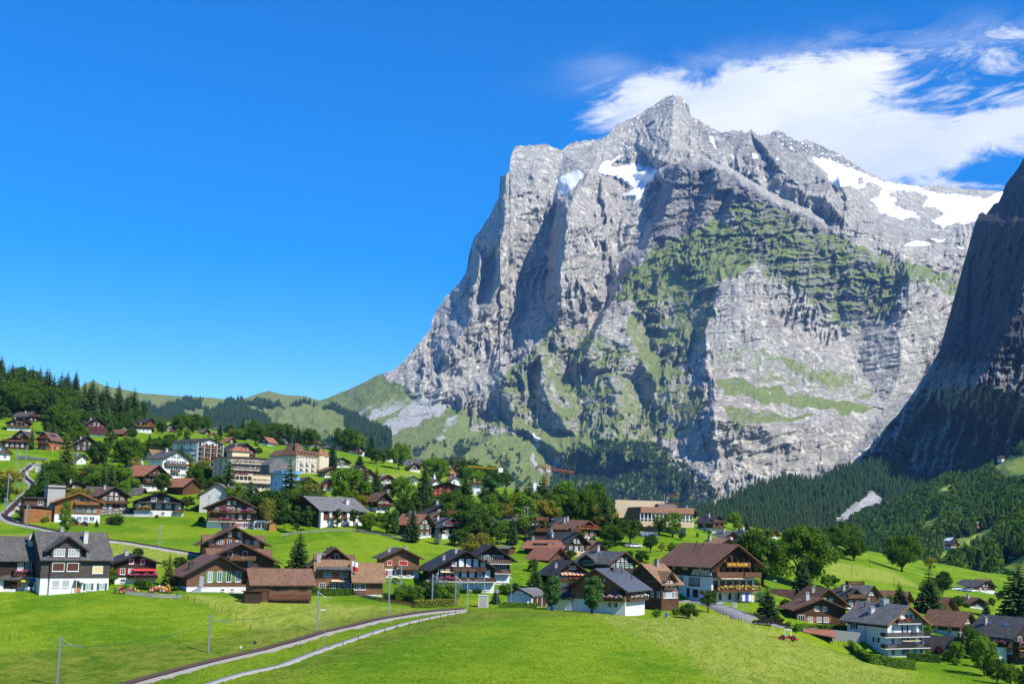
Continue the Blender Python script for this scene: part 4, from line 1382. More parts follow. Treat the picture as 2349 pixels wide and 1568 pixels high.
def house(name, label, cat, k, gx, gy, yaw, wa, la, hb, hw, hr, D=None, L=None, W=None, group=None, short=None, auto=True, wood='wood_dark',
          shut=None, bal=None, chims=((-.35, .45),), fw=None, floors=None, mirror=False, **kw):
    """gx, gy: foot of the gable's middle in crop k; yaw against the line of sight; wa, la apparent widths of gable and side; heights, all in crop pixels"""
    px, py = C(k, gx, gy)
    p = P(px, py, D)
    if D is not None:
        p = at(px, py, D)
    sc = p.y * 0.2194 / F
    a = math.atan2(p.x, p.y)
    heading = rad(yaw) - a
    Wm = W or wa * sc / max(.2, abs(math.cos(rad(yaw))))
    Lm = L or la * sc / max(.2, abs(math.sin(rad(yaw))))
    root = empty(name, p)
    tag(root, label, cat, group)
    hbm, hwm, hrm = hb * sc, hw * sc, hr * sc
    B = Block(root, p, heading, Wm, Lm, hbm, hwm, hrm, up=wood, **kw)
    B.sc, B.p = sc, p
    HOUSES.append((short or label, px, py - hw * .2194 * .5, p.y))
    if auto:
        nf = floors or max(1, int(round(hwm / 2.7)))
        fh = hwm / nf
        side = 'l' if yaw >= 0 else 'r'
        nwin = fw or max(1, int(Wm / 2.9))
        for f in range(nf):
            z = f * fh + fh * .33
            inb = z < hbm
            B.row('f', z, nwin, min(1.15, Wm / nwin * .42), fh * .42, shut, skip=() if R_.random() < .7 else (R_.randrange(nwin),))
            if la or L:
                ns = max(1, int(Lm / 4.2))
                B.row(side, z, ns, .95, fh * .40, None)
        if hrm - hwm > 2.0 and Wm > 6:
            B.row('f', hwm + .15, 2, .85, min(1.1, (hrm - hwm) * .33), shut, span=(.32, .68))
        bl = bal
        if bl is None:
            bl = [(1, .08, .92)] if nf >= 2 else []
        for q in bl:
            f, u0, u1 = q[:3]
            B.balc('f', f * fh - .05 if f < nf + .5 else f * fh, u0, u1, flow=q[3] if len(q) > 3 else None, col=q[4] if len(q) > 4 else 'wood_brown')
        for c in chims or ():
            B.chim(*c)
    return root, B
H = house
# ---- near row, bottom left: grey house with cross gable
root, B = H('farmhouse', 'weathered grey timber house with white ground floor, cross gable and green shutters', 'house', 5, 770, 1100, 105, 0, 670, 145, 360, 600, W=12.5, auto=False, wood='wood_grey', roof='slate', short='weathered grey house with green shutters', og=.5, oe=1.0)
# anchor is the gable foot: shift so that the long side stands where it was measured
def shift_side(root, B, k, x, y, u=0.5):
    """move a house so that the middle of its left long side stands at a picture point"""
    t = P(*C(k, x, y))
    c = B.local(-B.W / 2, B.L * u, 0) + root.location
    d = t - c
    root.location += d
    return d
shift_side(root, B, 5, 775, 1100)
s = B.sc
LOC = B
gw = B.L
for u, sh in ((.70, 'green_shutter'), (.90, 'green_shutter')):
    window(root, B.M('l', gw * u, 28 * s), 1.0, 1.35, 2, 3, shut=sh, pane='glass_curtain')
window(root, B.M('l', gw * .82, 195 * s), 2.1, 1.5, 1, 1, blind='blind_yellow')
for u in (.22, .36):
    window(root, B.M('l', gw * u, 30 * s), 1.25, 1.4, 3, 3, pane='glass_curtain')
# the projecting bay with its own gable
bay_p = root.location + B.local(-B.W / 2 - .55, gw * (1 - .34), 0)
BB = Block(root, bay_p, B.h - math.pi / 2, 300 * s, 6.5, 145 * s, 455 * s, 560 * s, roof='slate', up='wood_grey', og=.9, oe=1.4)
for u in (-.24, .24):
    window(root, BB.M('f', BB.W * u, 368 * s), 2.2, 1.5, 4, 2, pane='glass_curtain')
    window(root, BB.M('f', BB.W * u, 218 * s), 2.35, 1.7, 1, 1, blind='blind_brown')
for u in (-.28, .05):
    window(root, BB.M('f', BB.W * u, 60 * s), 1.3, 1.4, 3, 3, pane='glass_curtain')
put('door', 'farm', lambda: MB().box(-.5, .5, -.06, .02, 0, 2.1).mesh('door'), 'orange_shutter', root, *BB.M('f', BB.W * .44, .1))
lc, rz = BB.M('f', BB.W * .50, 2.6)
MB().box(-1.1, 1.1, -1.5, 0, 0, .14).bar((-1, -1.4, -2.6), (-1, -1.4, 0), .06).bar((1, -1.4, -2.6), (1, -1.4, 0), .06).build('porch', 'frame_white', root, lc, rz)
B.chim(-.42, .32, .9, 1.9, 'concrete_pale'); B.chim(.1, .62, .6, 1.2)
# left wing of the same farm
root, B = H('farmhouse', 'dark timber farmhouse wing with pink balcony flowers at the left edge', 'house', 5, 60, 1085, 103, 0, 640, 150, 345, 545, W=11, auto=False, wood='wood_dark', roof='slate', short='dark farmhouse at the left edge', og=.5, oe=1.2)
shift_side(root, B, 5, 110, 1085)
for u in (.62, .74, .9):
    window(root, B.M('l', B.L * u, 215 * s), 1.1, 1.5, 2, 2)
for u in (.55, .8):
    window(root, B.M('l', B.L * u, 40 * s), 1.2, 1.4, 2, 2)
B.balc('l', 165 * s, .5, .80, dep=1.5, col='wood_dark', flow='pink', fspan=(.1, .95))
B.chim(-.45, .2, .9, 2.0, 'concrete_pale')
root, B = H('shed', 'low wooden shed with red flowers beside the farm terrace', 'shed', 5, 60, 1080, 80, 20, 200, 30, 150, 225, auto=False, W=5, roof='slate', short='low shed at the left edge')
shift_side(root, B, 5, 50, 1090)
lc, rz = B.M('l', B.L * .75, 1.3); flowers(root, lc, rz, 2.0, 'red')
# ---- near row
root, B = H('chalet', 'dark chalet with red shutters, red awning and pink balcony flowers', 'chalet', 5, 1410, 1005, 12, 400, 60, 60, 215, 288, L=11, auto=False, short='dark chalet with the red awning', roof='slate_black')
s = B.sc
for u in (-.32, -.12): window(root, B.M('f', B.W * u, 95 * s), 1.0, 1.2, 2, 2, shut='red_shutter')
for u in (-.12, .16): window(root, B.M('f', B.W * u, 200 * s), .9, 1.0, 1, 1, blind='red_shutter')
for u in (-.3, .05, .3): window(root, B.M('f', B.W * u, 15 * s), .9, .7, 2, 1)
B.balc('f', 55 * s, .32, 1.02, dep=1.3, col='wood_dark', flow='pink', fspan=(0, 1))
lc, rz = B.M('f', B.W * .2, 150 * s)
MB().prism([(-2.6, 0, 0), (2.6, 0, 0), (2.6, -1.4, -.45), (-2.6, -1.4, -.45)], (0, 0, .06)).build('awning', 'canvas_red', root, lc, rz)
B.chim(-.3, .4, .8, 1.2)
root, B = H('chalet', 'low brown timber house with green louvred shutters and brown ribbed roof', 'chalet', 6, 565, 962, 18, 600, 140, 55, 190, 362, auto=False, wood='wood_mid', roof='brown_tile', short='brown house with green shutters', og=1.6, oe=1.6)
s = B.sc
for i in range(4): window(root, B.M('f', B.W * (-.12 + .155 * i), 105 * s), 1.0, 2.2, 2, 1, shut='lime_shutter')
put('door', 'greenhouse', lambda: MB().box(-.5, .5, -.06, .02, 0, 2.3).mesh('door'), 'glass_curtain', root, *B.M('f', -B.W * .26, 55 * s))
for u in (.1, .26): window(root, B.M('f', B.W * u, 12 * s), .8, .45, 1, 1)
lc, rz = B.M('f', -B.W * .34, 0)
b = MB()
for i in range(7): b.box(-1.2 + i * .28, -1.2 + (i + 1) * .28, -1.1, 0, .0, .16 * (i + 1))
b.bar((-1.2, -1.1, 1.0), (.8, -1.1, 2.1), .03).bar((.8, -1.1, 2.1), (3, -1.1, 2.1), .03)
b.build('steps', 'steel', root, lc, rz)
B.chim(-.78, .25, 1.0, 1.1, 'steel_dark', True)
root, B = H('chalet', 'long low timber workshop with brown tiled roof and climbing greenery', 'shed', 6, 900, 1028, -78, 130, 600, 0, 168, 296, W=6.8, auto=False, wood='wood_mid', roof='brown_tile', short='long low timber workshop', og=.8, oe=.8)
s = B.sc
for u in (.38, .46, .54): window(root, B.M('r', B.L * u, 100 * s), 1.5, 1.3, 2, 1, frame='frame_brown')
window(root, B.M('r', B.L * .86, 95 * s), 1.5, 1.3, 3, 1, frame='frame_brown')
B.balc('r', 5 * s, .30, .98, dep=.9, col='wood_red', h=1.0, returns=False)
lc, rz = B.M('r', B.L * .16, 0)
b = MB()
for x in (-1.4, 0, 1.4): b.bar((x, -.5, 0), (x, -.5, 2.2), .06, 4)
b.bar((-1.4, -.5, 2.2), (1.4, -.5, 2.2), .06, 4).build('trellis', 'wood_brown', root, lc, rz)
lc, rz = B.M('r', B.L * .15, -.5); MB().box(-B.L * .14, B.L * .14, -.12, -.01, 0, 165 * s).build('plank_wall', 'wood_upright', root, lc, rz)
lc, rz = B.M('r', B.L * .02, -.8); MB().box(-2.2, 1.2, -1.6, -.13, 0, 120 * s).box(-2.6, 1.5, -2.0, -.13, 121 * s, 128 * s).build('lean_to', 'wood_dark', root, lc, rz)
root, B = H('chalet', 'wide brown chalet with orange shutters and brown tiled wings, highest of the trio', 'chalet', 6, 740, 640, 5, 610, 0, 0, 190, 350, D=322, L=13, auto=False, wood='wood_brown', roof='brown_tile', trim='trim_brown', short='upper brown chalet with orange shutters', og=1.7, oe=1.7)
s = B.sc
for i in range(6): window(root, B.M('f', B.W * (-.38 + .15 * i), 172 * s), 1.1, 1.15, 2, 2, shut='orange_shutter' if i % 2 else None)
for u in (-.08, .08): window(root, B.M('f', B.W * u, 262 * s), .9, 1.0, 2, 2, shut='trim_brown' if False else None)
B.balc('f', 135 * s, .08, .92, dep=1.3, col='wood_brown')
for sg, xx in ((-1, -.46), (1, .46)):
    pp = root.location + B.local(xx * B.W, 3.6, 0)
    Block(root, pp, B.h + sg * rad(90), 4.6, 4.5, 0, 200 * s, 262 * s, roof='brown_tile', up='wood_brown', og=.9, oe=.7, trim='trim_brown')
B.chim(-.3, .3, 1.4, 1.1, 'steel_dark', False)
root, B = H('chalet', 'wide brown chalet with carved balcony, lower of the brown trio', 'chalet', 6, 800, 800, 6, 700, 0, 0, 170, 338, D=296, L=12, auto=False, wood='wood_brown', roof='brown_tile', trim='trim_brown', short='lower brown chalet with carved balcony', og=1.7, oe=1.7)
s = B.sc
for i in range(5): window(root, B.M('f', B.W * (-.3 + .15 * i), 85 * s), 1.15, 1.8, 2, 1, shut='trim_brown' if i == 9 else None, frame='frame_brown')
for u in (-.14, .07): window(root, B.M('f', B.W * u, 195 * s), 1.0, 1.5, 1, 1, blind='blind_brown')
B.balc('f', 172 * s, .34, .72, dep=1.4, col='wood_mid'); B.balc('f', 58 * s, .62, .98, dep=1.4, col='wood_mid')
for sg, xx in ((-1, -.42), (1, .42)):
    pp = root.location + B.local(xx * B.W, 4.2, 0)
    Block(root, pp, B.h + sg * rad(90), 4.6, 4.5, 0, 215 * s, 275 * s, roof='brown_tile', up='wood_brown', og=.9, oe=.7, trim='trim_brown')
B.pipe(0, .2); B.pipe(.06, .25)
root, B = H('chalet', 'brown chalet with red-brown roof half hidden behind the tall dark spruce', 'chalet', 6, 1790, 860, 4, 430, 0, 0, 190, 352, D=305, L=12, auto=False, wood='wood_brown', roof='brown_tile', trim='trim_brown', short='brown chalet behind the tall spruce', og=1.5, oe=1.5)
s = B.sc
for u in (-.28, .05): window(root, B.M('f', B.W * u, 235 * s), .9, 1.3, 1, 1, blind='blind_brown')
B.balc('f', 200 * s, .18, .78, dep=1.2, col='wood_mid')
for sg, xx in ((-1, -.4), (1, .42)):
    pp = root.location + B.local(xx * B.W, 4.0, 0)
    Block(root, pp, B.h + sg * rad(90), 4.4, 3.8, 0, 215 * s, 275 * s, roof='brown_tile', up='wood_brown', og=.8, oe=.6, trim='trim_brown')
B.pipe(-.35, .1, 1.0); B.pipe(-.2, .2, .8); B.skylight(-.55, .3)
root, B = H('timber_house', 'old brown timber house with white muntin windows, flag pole and clipped hedge', 'house', 6, 1800, 950, 92, 0, 400, 0, 215, 300, W=7, auto=False, wood='wood_warm', roof='tan_tile', short='old timber house by the flag', og=.5, oe=.9)
shift_side(root, B, 6, 1800, 950)
for u in (.30, .72): window(root, B.M('l', B.L * u, 142 * s), 1.7, 1.2, 3, 2)
for u in (.18, .44, .66, .84): window(root, B.M('l', B.L * u, 30 * s), 1.35, 1.15, 3, 2)
lc, rz = B.M('l', B.L * .62, 108 * s)
MB().prism([(-2, 0, 0), (2, 0, 0), (2, -1.1, -.3), (-2, -1.1, -.3)], (0, 0, .06)).build('awning', 'canvas_cream', root, lc, rz)
lc, rz = B.M('l', B.L * .5, 215 * s)
MB().prism([(-4.2, 0, .5), (4.2, 0, .5), (4.2, -1.5, -.1), (-4.2, -1.5, -.1)], (0, 0, .08)).build('canopy', 'slate', root, lc, rz)
B.chim(-.2, .93, .9, 1.9, 'concrete')
root, B = H('timber_house', 'old timber house with mossy tan roof and white muntin windows at its corner', 'house', 7, 190, 1003, 97, 0, 290, 15, 162, 318, W=9.5, auto=False, wood='wood_warm', roof='tan_tile', short='timber house with mossy tan roof', og=.7, oe=1.0)
shift_side(root, B, 7, 190, 1003)
s = B.sc
for u in (.08, .30): window(root, B.M('l', B.L * u, 62 * s), 1.15, 1.3, 2, 2)
# ---- chalets in the middle
root, B = H('chalet', 'brown chalet with bright red shutters and white ground floor above the pole line', 'chalet', 7, 530, 815, 10, 370, 60, 95, 210, 298, L=10, auto=False, wood='wood_warm', roof='slate', trim='trim_brown', short='chalet with bright red shutters')
s = B.sc
for u in (-.32, .0, .12): window(root, B.M('f', B.W * u, 130 * s), 1.1, 1.1, 1, 1, blind='red_shutter')
for u in (-.3, .0, .22): window(root, B.M('f', B.W * u, 30 * s), .95, 1.1, 2, 2, shut='red_shutter')
B.balc('f', 92 * s, .35, .98, dep=1.1, col='wood_mid'); B.chim(-.55, .4, .7, 1.1); B.chim(.42, .5, .7, 1.1)
root, B = H('chalet', 'large black chalet with long balconies and white blinds beside the railway', 'chalet', 7, 1195, 955, 12, 620, 140, 100, 235, 408, auto=False, roof='slate_black', short='large black chalet by the railway', og=1.6, oe=1.6)
s = B.sc
for i in range(5): window(root, B.M('f', B.W * (-.18 + .12 * i), 258 * s), 1.1, 1.7 if i in (1, 2, 3) else 1.0, 1, 1, blind='blind_white' if i != 0 else None)
for i in range(7): window(root, B.M('f', B.W * (-.40 + .13 * i), 150 * s), 1.15, 1.7, 2, 1, blind='blind_white' if i in (3, 4, 6) else None)
for i in range(3): window(root, B.M('f', B.W * (.05 + .16 * i), 15 * s), 1.5, 1.3, 2, 1, blind='blind_white')
B.balc('f', 210 * s, .28, .84, dep=1.3, col='wood_brown'); B.balc('f', 105 * s, .06, 1.0, dep=1.5, col='wood_brown', flow='pink', fspan=(.02, .3), slab='white')
lc, rz = B.M('f', -B.W * .30, 205 * s)
MB().prism([(-1.6, 0, 0), (1.6, 0, 0), (1.6, -1.3, -.3), (-1.6, -1.3, -.3)], (0, 0, .05)).build('awning', 'canvas_cream', root, lc, rz)
B.chim(-.2, .25, .6, 1.2); B.chim(-.62, .2, .6, 1.0)
root, B = H('chalet', 'black chalet with two brown balconies and white base behind the large black one', 'chalet', 7, 1470, 880, 14, 390, 100, 110, 265, 395, auto=False, roof='slate_black', short='black chalet with two brown balconies', og=1.6, oe=1.6)
s = B.sc
for i in range(4): window(root, B.M('f', B.W * (-.25 + .17 * i), 232 * s), 1.2, 1.5, 2, 1, blind='green_shutter' if i == 1 else None)
for i in range(3): window(root, B.M('f', B.W * (.0 + .17 * i), 140 * s), 1.2, 1.4, 2, 1)
for i in range(2): window(root, B.M('f', B.W * (.22 + .17 * i), 20 * s), 1.3, 1.5, 1, 1, blind='blind_white')
B.balc('f', 212 * s, .36, 1.0, dep=1.3, col='wood_mid', slab='white'); B.balc('f', 112 * s, .5, 1.0, dep=1.4, col='wood_mid', slab='white')
H('carport', 'open wooden carport on the slope behind the black chalets', 'shed', 7, 1690, 565, 60, 60, 110, 0, 55, 75, wood='wood_red', roof='grey_shingle', auto=False, short='small carport', og=.3, oe=.3)
root, B = H('garage', 'white garage with grey roof and brown doors beside the silver car', 'garage', 8, 200, 985, -32, 250, 165, 120, 122, 182, auto=False, wood='white', roof='grey_shingle', short='white garage by the silver car', D=298, og=.4, oe=.5)
for u in (.2, .5, .8): window(root, B.M('r', B.L * u, .1), 2.0, 2.2, 1, 1, blind='blind_brown')
root, B = H('garage', 'white garage with dark roof and timber gable between two pointed conifers', 'garage', 8, 815, 1008, 60, 140, 250, 118, 120, 218, auto=False, wood='wood_mid', roof='slate_black', short='white garage between the conifers', og=.5, oe=.6, D=287)
window(root, B.M('l', B.L * .6, .1), 2.2, 2.1, 1, 1, blind='canvas_cream')
# metal roofed chalet
root, B = H('chalet', 'orange-brown chalet with grey metal roof and a long flower balcony over a white base', 'chalet', 8, 1020, 1062, -24, 560, 215, 152, 272, 455, auto=False, D=282, wood='wood_warm', roof='metal_roof', trim='trim_brown', short='chalet with the metal roof', og=1.8, oe=1.2)
s = B.sc
for u in (.22, .33): window(root, B.M('f', B.W * u, 80 * s), .85, 1.1, 2, 1, pane='glass_dark')
for u in (.1, .34, .45): window(root, B.M('f', B.W * u, 190 * s), 1.3, 1.6, 2, 1, frame='frame_brown')
window(root, B.M('f', B.W * .12, 330 * s), .9, .9, 1, 1, frame='frame_brown')
for u in (.3, .7): window(root, B.M('r', B.L * u, 195 * s), 1.0, 1.4, 2, 1, frame='frame_brown')
o = B.balc('f', 152 * s, .45, 1.02, dep=1.4, col='wood_mid', flow='white', fspan=(.02, .98))
flowers(o, (-2.2, -1.75, .62), 0, 4.2, 'pink', .35)
lc, rz = B.M('r', B.L * .5, 152 * s); o = balcony(root, lc, rz, B.L * .95, 1.0, 'wood_mid', 'white', fspan=(.05, .95))
for fx in range(-9, 10):     # standing seams on both slopes
    pass
b = MB()
for sg in (-1, 1):
    for i in range(int(B.L + 2 * B.og)):
        y = -B.og + .5 + i
        xe = B.W / 2 + B.oe
        b.bar((sg * .05, y, B.hr + .29), (sg * (xe - .05), y, B.hw - B.k * B.oe + .29), .035, 4)
b.build('standing_seam', 'metal_roof', B.roof)
B.pipe(.25, .55, 1.8); B.pipe(.32, .75, 1.5); B.pipe(.62, .85, 2.2); B.chim(.18, .45, .7, .9, 'blind_brown', False)
# old house with tan roof behind it
root, B = H('timber_house', 'old dark timber house with mossy tan roof, white muntin windows and small gable', 'house', 8, 1500, 1058, -42, 360, 180, 20, 330, 500, D=302, auto=False, wood='wood_brown', roof='tan_tile', trim='trim_brown', short='old timber house with white windows', og=1.0, oe=1.0)
s = B.sc
shift = Vector((0, 0, 0))
for z, n in ((175, 5), (265, 3)):
    B.row('r', z * s, n, .8, 1.35, nx=2, ny=3)
for u in (.25, .42): window(root, B.M('f', B.W * u, 180 * s), .8, 1.3, 2, 3)
pp = root.location + B.local(B.W / 2 + .5, B.L * .35, 0)
BB = Block(root, pp, B.h + rad(90), 3.4, 4.5, 0, 355 * s, 430 * s, roof='tan_tile', up='wood_brown', og=.8, oe=.6, foot=-250 * s)
for u in (-.25, .25): window(root, BB.M('f', BB.W * u, 290 * s), 1.0, 1.2, 2, 3)
B.chim(.15, .6, .9, 1.4, 'stone')
# ---- slate group in the middle
root, B = H('chalet', 'slate-roofed chalet with striped orange awning and red balcony flowers', 'chalet', 4, 480, 1440, 18, 330, 140, 60, 150, 268, auto=False, roof='slate_black', short='slate chalet with the striped awning', og=1.5, oe=1.5)
s = B.sc
for i in range(5): window(root, B.M('f', B.W * (-.36 + .18 * i), 92 * s), 1.2, 1.5, 2, 1)
for i in range(2): window(root, B.M('f', B.W * (-.05 + .25 * i), 15 * s), 1.2, 1.1, 2, 2)
for i in range(2): window(root, B.M('f', B.W * (-.02 + .12 * i), 190 * s), .8, .8, 2, 1)
B.balc('f', 65 * s, .08, .88, dep=1.4, col='wood_brown', flow='red', fspan=(.4, .85))
lc, rz = B.M('f', B.W * .08, 150 * s)
for i in range(14):
    x = -3.6 + i * .52
    MB().prism([(x, 0, 0), (x + .515, 0, 0), (x + .515, -1.7, -.5), (x, -1.7, -.5)], (0, 0, .05)).build('awning', 'canvas_red' if i % 2 else 'canvas_cream', root, lc, rz)
B.pipe(-.3, .3, 1.4); B.chim(-.7, .3, .6, 1.0)
root, B = H('chalet', 'long slate-roofed house with windowed dormer and green-white shutters', 'chalet', 4, 1015, 1290, 45, 275, 335, 0, 112, 217, auto=False, roof='slate', short='slate house with the windowed dormer', trim='trim_brown', og=1.3, oe=1.3)
s = B.sc
for i in range(5): window(root, B.M('f', B.W * (-.34 + .17 * i), 62 * s), .95, 1.2, 2, 2, shut='green_shutter' if i % 2 == 0 else None)
for i in range(3): window(root, B.M('f', B.W * (-.14 + .14 * i), 125 * s), .8, .9, 2, 2)
pp = root.location + B.local(-B.W / 2 - .2, B.L * .62, 0)
BB = Block(root, pp, B.h - rad(90), 5.2, 5.0, 0, 128 * s, 175 * s, roof='slate', up='wood_dark', og=.8, oe=.7, foot=-60 * s)
for u in (-.33, -.11, .11, .33): window(root, BB.M('f', BB.W * u, 78 * s), .85, 1.15, 2, 2, pane='glass_sky')
B.chim(-.12, .72, .9, 1.6, 'concrete'); B.skylight(-.35, .3); B.skylight(-.3, .55)
root, B = H('barn', 'timber barn with worn orange tiled roof below the slate house', 'barn', 4, 345, 1172, 42, 185, 210, 0, 45, 142, auto=False, wood='wood_upright', roof='red_tile', short='barn with worn orange roof')
root, B = H('house', 'house with long orange tiled roof and a flat dormer', 'house', 4, 450, 1115, 62, 130, 385, 0, 90, 158, auto=False, wood='wood_dark', roof='red_tile', short='orange roof with the flat dormer')
s = B.sc
pp = root.location + B.local(-B.W / 2 + 1.0, B.L * .62, 0)
b = MB().box(-2.2, 2.2, 0, 2.6, 88 * s, 125 * s).box(-2.5, 2.5, -.4, 2.8, 125 * s + .01, 125 * s + .2)
b.build('dormer', 'wood_dark', root, pp - root.location, B.h - rad(90))
for u in (-.6, .6): window(root, (B.local(-B.W / 2 + .96, B.L * .62 - u, 95 * s), B.h - rad(90)), .9, .9, 2, 1)
B.skylight(-.5, .3); B.chim(-.1, .95, .6, 1.0)
root, B = H('chalet', 'slate-roofed house with ochre yellow gable wall and brown balcony', 'chalet', 4, 535, 1110, 45, 215, 260, 60, 135, 238, base='ochre', roof='slate_black', fw=3, short='slate house with ochre gable', bal=[(1.9, .1, .6)], chims=((-.3, .9), (-.55, .75)))
root, B = H('barn', 'small dark barn with tan tiled roof between slate house and meadow', 'barn', 4, 735, 1075, 42, 170, 115, 0, 42, 122, wood='wood_brown', roof='tan_tile', auto=False, short='small barn with tan roof')
B.chim(-.2, .6, .6, .9)
root, B = H('chalet', 'brown-roofed chalet with red geranium balcony and roof windows', 'chalet', 4, 640, 928, 45, 215, 245, 25, 105, 186, wood='wood_brown', roof='brown_tile', trim='trim_brown', short='brown-roofed chalet with red geraniums', bal=[(1, .02, .98, 'red', 'wood_orange')], chims=((-.15, .75), (-.35, .8)))
B.skylight(-.5, .5); B.skylight(-.45, .85)
root, B = H('house', 'low house with blue-grey metal roof and two roof windows', 'house', 4, 412, 842, 68, 60, 250, 0, 68, 136, wood='wood_red', roof='blue_roof', auto=False, short='house with the blue-grey roof')
B.skylight(-.5, .7, mat='blind_white'); B.skylight(-.5, .45, mat='blind_white')
H('chalet', 'dark chalet with red balconies under the blue-grey roofed house', 'chalet', 3, 1990, 1480, 25, 150, 50, 20, 112, 172, roof='slate_black', short='dark chalet with red balconies', bal=[(1, .05, .95, None, 'wood_red'), (2, .05, .95, None, 'wood_red')])
root, B = H('chalet', 'big grey-roofed chalet with orange end balcony behind birches', 'chalet', 3, 1915, 1400, 55, 165, 290, 0, 150, 275, roof='grey_shingle', wood='wood_brown', short='grey-roofed chalet with orange balcony', bal=[(2, .3, .95, None, 'wood_orange')], chims=((-.5, .55, 1.6, .6),))
root, B = H('chalet', 'dark chalet with grey roof and twin metal flues, right of the blue spruce', 'chalet', 3, 1560, 1425, 45, 190, 165, 0, 108, 178, roof='slate', short='dark chalet with twin flues', chims=((-.2, .8, .5, 1.4, 'steel'), (-.35, .9, .5, 1.2, 'steel')))
root, B = H('chalet', 'chalet with orange tiled roof and green shutters behind the pointed spruce', 'chalet', 3, 775, 1440, 50, 145, 205, 30, 150, 238, roof='red_tile', wood='wood_brown', shut='green_shutter', fw=2, short='orange-roofed chalet with green shutters', bal=[], chims=((-.2, .7, .8, 1.2), (-.1, .5, .6, .8)))
root, B = H('chalet', 'grey-roofed chalet with pink flower balcony on a steel frame', 'chalet', 3, 1050, 1445, 40, 175, 205, 45, 130, 208, roof='slate', short='grey-roofed chalet with steel-framed balcony', bal=[(1, -.1, 1.1, 'pink', 'steel'), (2, .1, .7)], chims=((-.4, .5, .6, 1.2, 'concrete_pale'),))
H('chalet', 'wide chalet with light timber gable edge in the middle of the roof cluster', 'chalet', 3, 930, 1335, 14, 270, 60, 0, 82, 160, roof='slate', wood='wood_brown', trim='wood_orange', short='chalet with light timber gable', chims=())
H('chalet', 'dark chalet under a broad slate roof, rearmost of the roof cluster', 'chalet', 3, 955, 1290, 18, 300, 90, 0, 108, 202, roof='slate_black', short='broad dark chalet', chims=((-.15, .3, .8, 1.2),))
H('shed', 'small dark hut with grey roof beside the flag', 'shed', 3, 1300, 1530, -35, 70, 65, 0, 62, 92, roof='grey_shingle', auto=False, short='small dark hut', og=.5, oe=.4)
root, B = H('chalet', 'chalet with green shutters, white base and brown roof among the trees', 'chalet', 3, 350, 1178, 32, 150, 90, 55, 130, 203, roof='brown_tile', wood='wood_dark', shut='lime_shutter', short='chalet with light green shutters', bal=[(1, 0, 1, 'pink')], chims=())
root, B = H('apartment_house', 'red-brown timber block with closed pink shutters behind conifers', 'house', 3, 1010, 1048, -6, 290, 40, 0, 140, 188, L=14, wood='wood_red', roof='slate_black', auto=False, short='timber block with pink shutters')
s = B.sc
for z in (12, 58, 104):
    for u in (-.40, -.24, .07, .36): window(root, B.M('f', B.W * u, z * s), 1.25, 1.5, 1, 1, blind='pink_shutter', frame='pink_shutter')
root, B = H('chalet', 'white chalet with brown roof and balcony flowers by the yellow crane', 'chalet', 3, 1335, 990, 8, 125, 40, 110, 110, 150, wood='white', roof='brown_tile', short='white chalet under the yellow crane', bal=[(2, 0, 1, 'yellow', 'wood_mid')], L=12)
H('house', 'pale house with tan roof above the pink-shuttered block', 'house', 3, 1110, 890, 20, 100, 50, 60, 60, 90, wood='white', roof='tan_tile', short='pale house with tan roof', bal=[], chims=((.1, .4),))
root, B = H('chapel', 'small chapel with brown roof and slender grey spire', 'church', 3, 900, 900, 40, 70, 70, 50, 50, 72, wood='white', roof='brown_tile', auto=False, short='small chapel with the spire')
s = B.sc
pp = B.local(0, B.L * .3, 0)
MB().lathe([(1.1, 40 * s), (1.1, 75 * s), (1.25, 76 * s), (.65, 92 * s), (.25, 120 * s), (.03, 150 * s)], 8).build('spire', 'steel', root, pp)
H('chalet', 'orange timber chalet with solar panels on its grey roof, on the brow', 'chalet', 3, 750, 672, 45, 95, 125, 0, 46, 94, roof='grey_shingle', wood='wood_orange', short='orange chalet with solar roof', bal=[(1, 0, 1, None, 'wood_orange')], chims=((0, .5, .7, .5, 'red_shutter'),))[1].skylight(-.5, .75, 2.4, 1.4, 'solar', 'solar_panel')
H('chalet', 'dark chalet with brown roof just below the orange solar chalet', 'chalet', 3, 675, 748, 15, 110, 40, 20, 55, 90, roof='brown_tile', short='dark chalet below the solar chalet', L=9)
H('chalet', 'tall orange timber chalet with red roof peeping out of the trees', 'chalet', 3, 1070, 808, 38, 75, 40, 0, 68, 118, roof='brown_tile', wood='wood_orange', short='tall orange chalet in the trees', bal=[(1, 0, 1, None, 'wood_orange')])
H('chalet', 'dark chalet with brown roof left of the tall conifers', 'chalet', 3, 405, 985, 15, 130, 40, 0, 62, 108, roof='slate_black', short='dark chalet left of the conifers', L=11)
H('chalet', 'mid-brown chalet with ridged brown roof left of the leafy ash', 'chalet', 3, 395, 872, 20, 130, 50, 20, 48, 88, roof='brown_tile', wood='wood_mid', short='ridged brown roof', L=11)
H('house', 'white house with balcony between chapel and dark conifer', 'house', 3, 660, 880, 12, 80, 40, 60, 60, 84, wood='white', roof='slate', short='white balcony house', L=10)
H('chalet', 'dark chalet with pale grey roof beside the bushy oak', 'chalet', 3, 410, 620, 20, 80, 60, 30, 50, 80, roof='grey_shingle', wood='wood_mid', short='chalet with pale grey roof', L=9)
H('chalet', 'dark barn-like chalet with slate roof on the brow, left of the bushy oak', 'chalet', 3, 360, 540, 30, 80, 60, 0, 40, 72, roof='slate', wood='wood_red', short='slate barn on the brow', L=9)
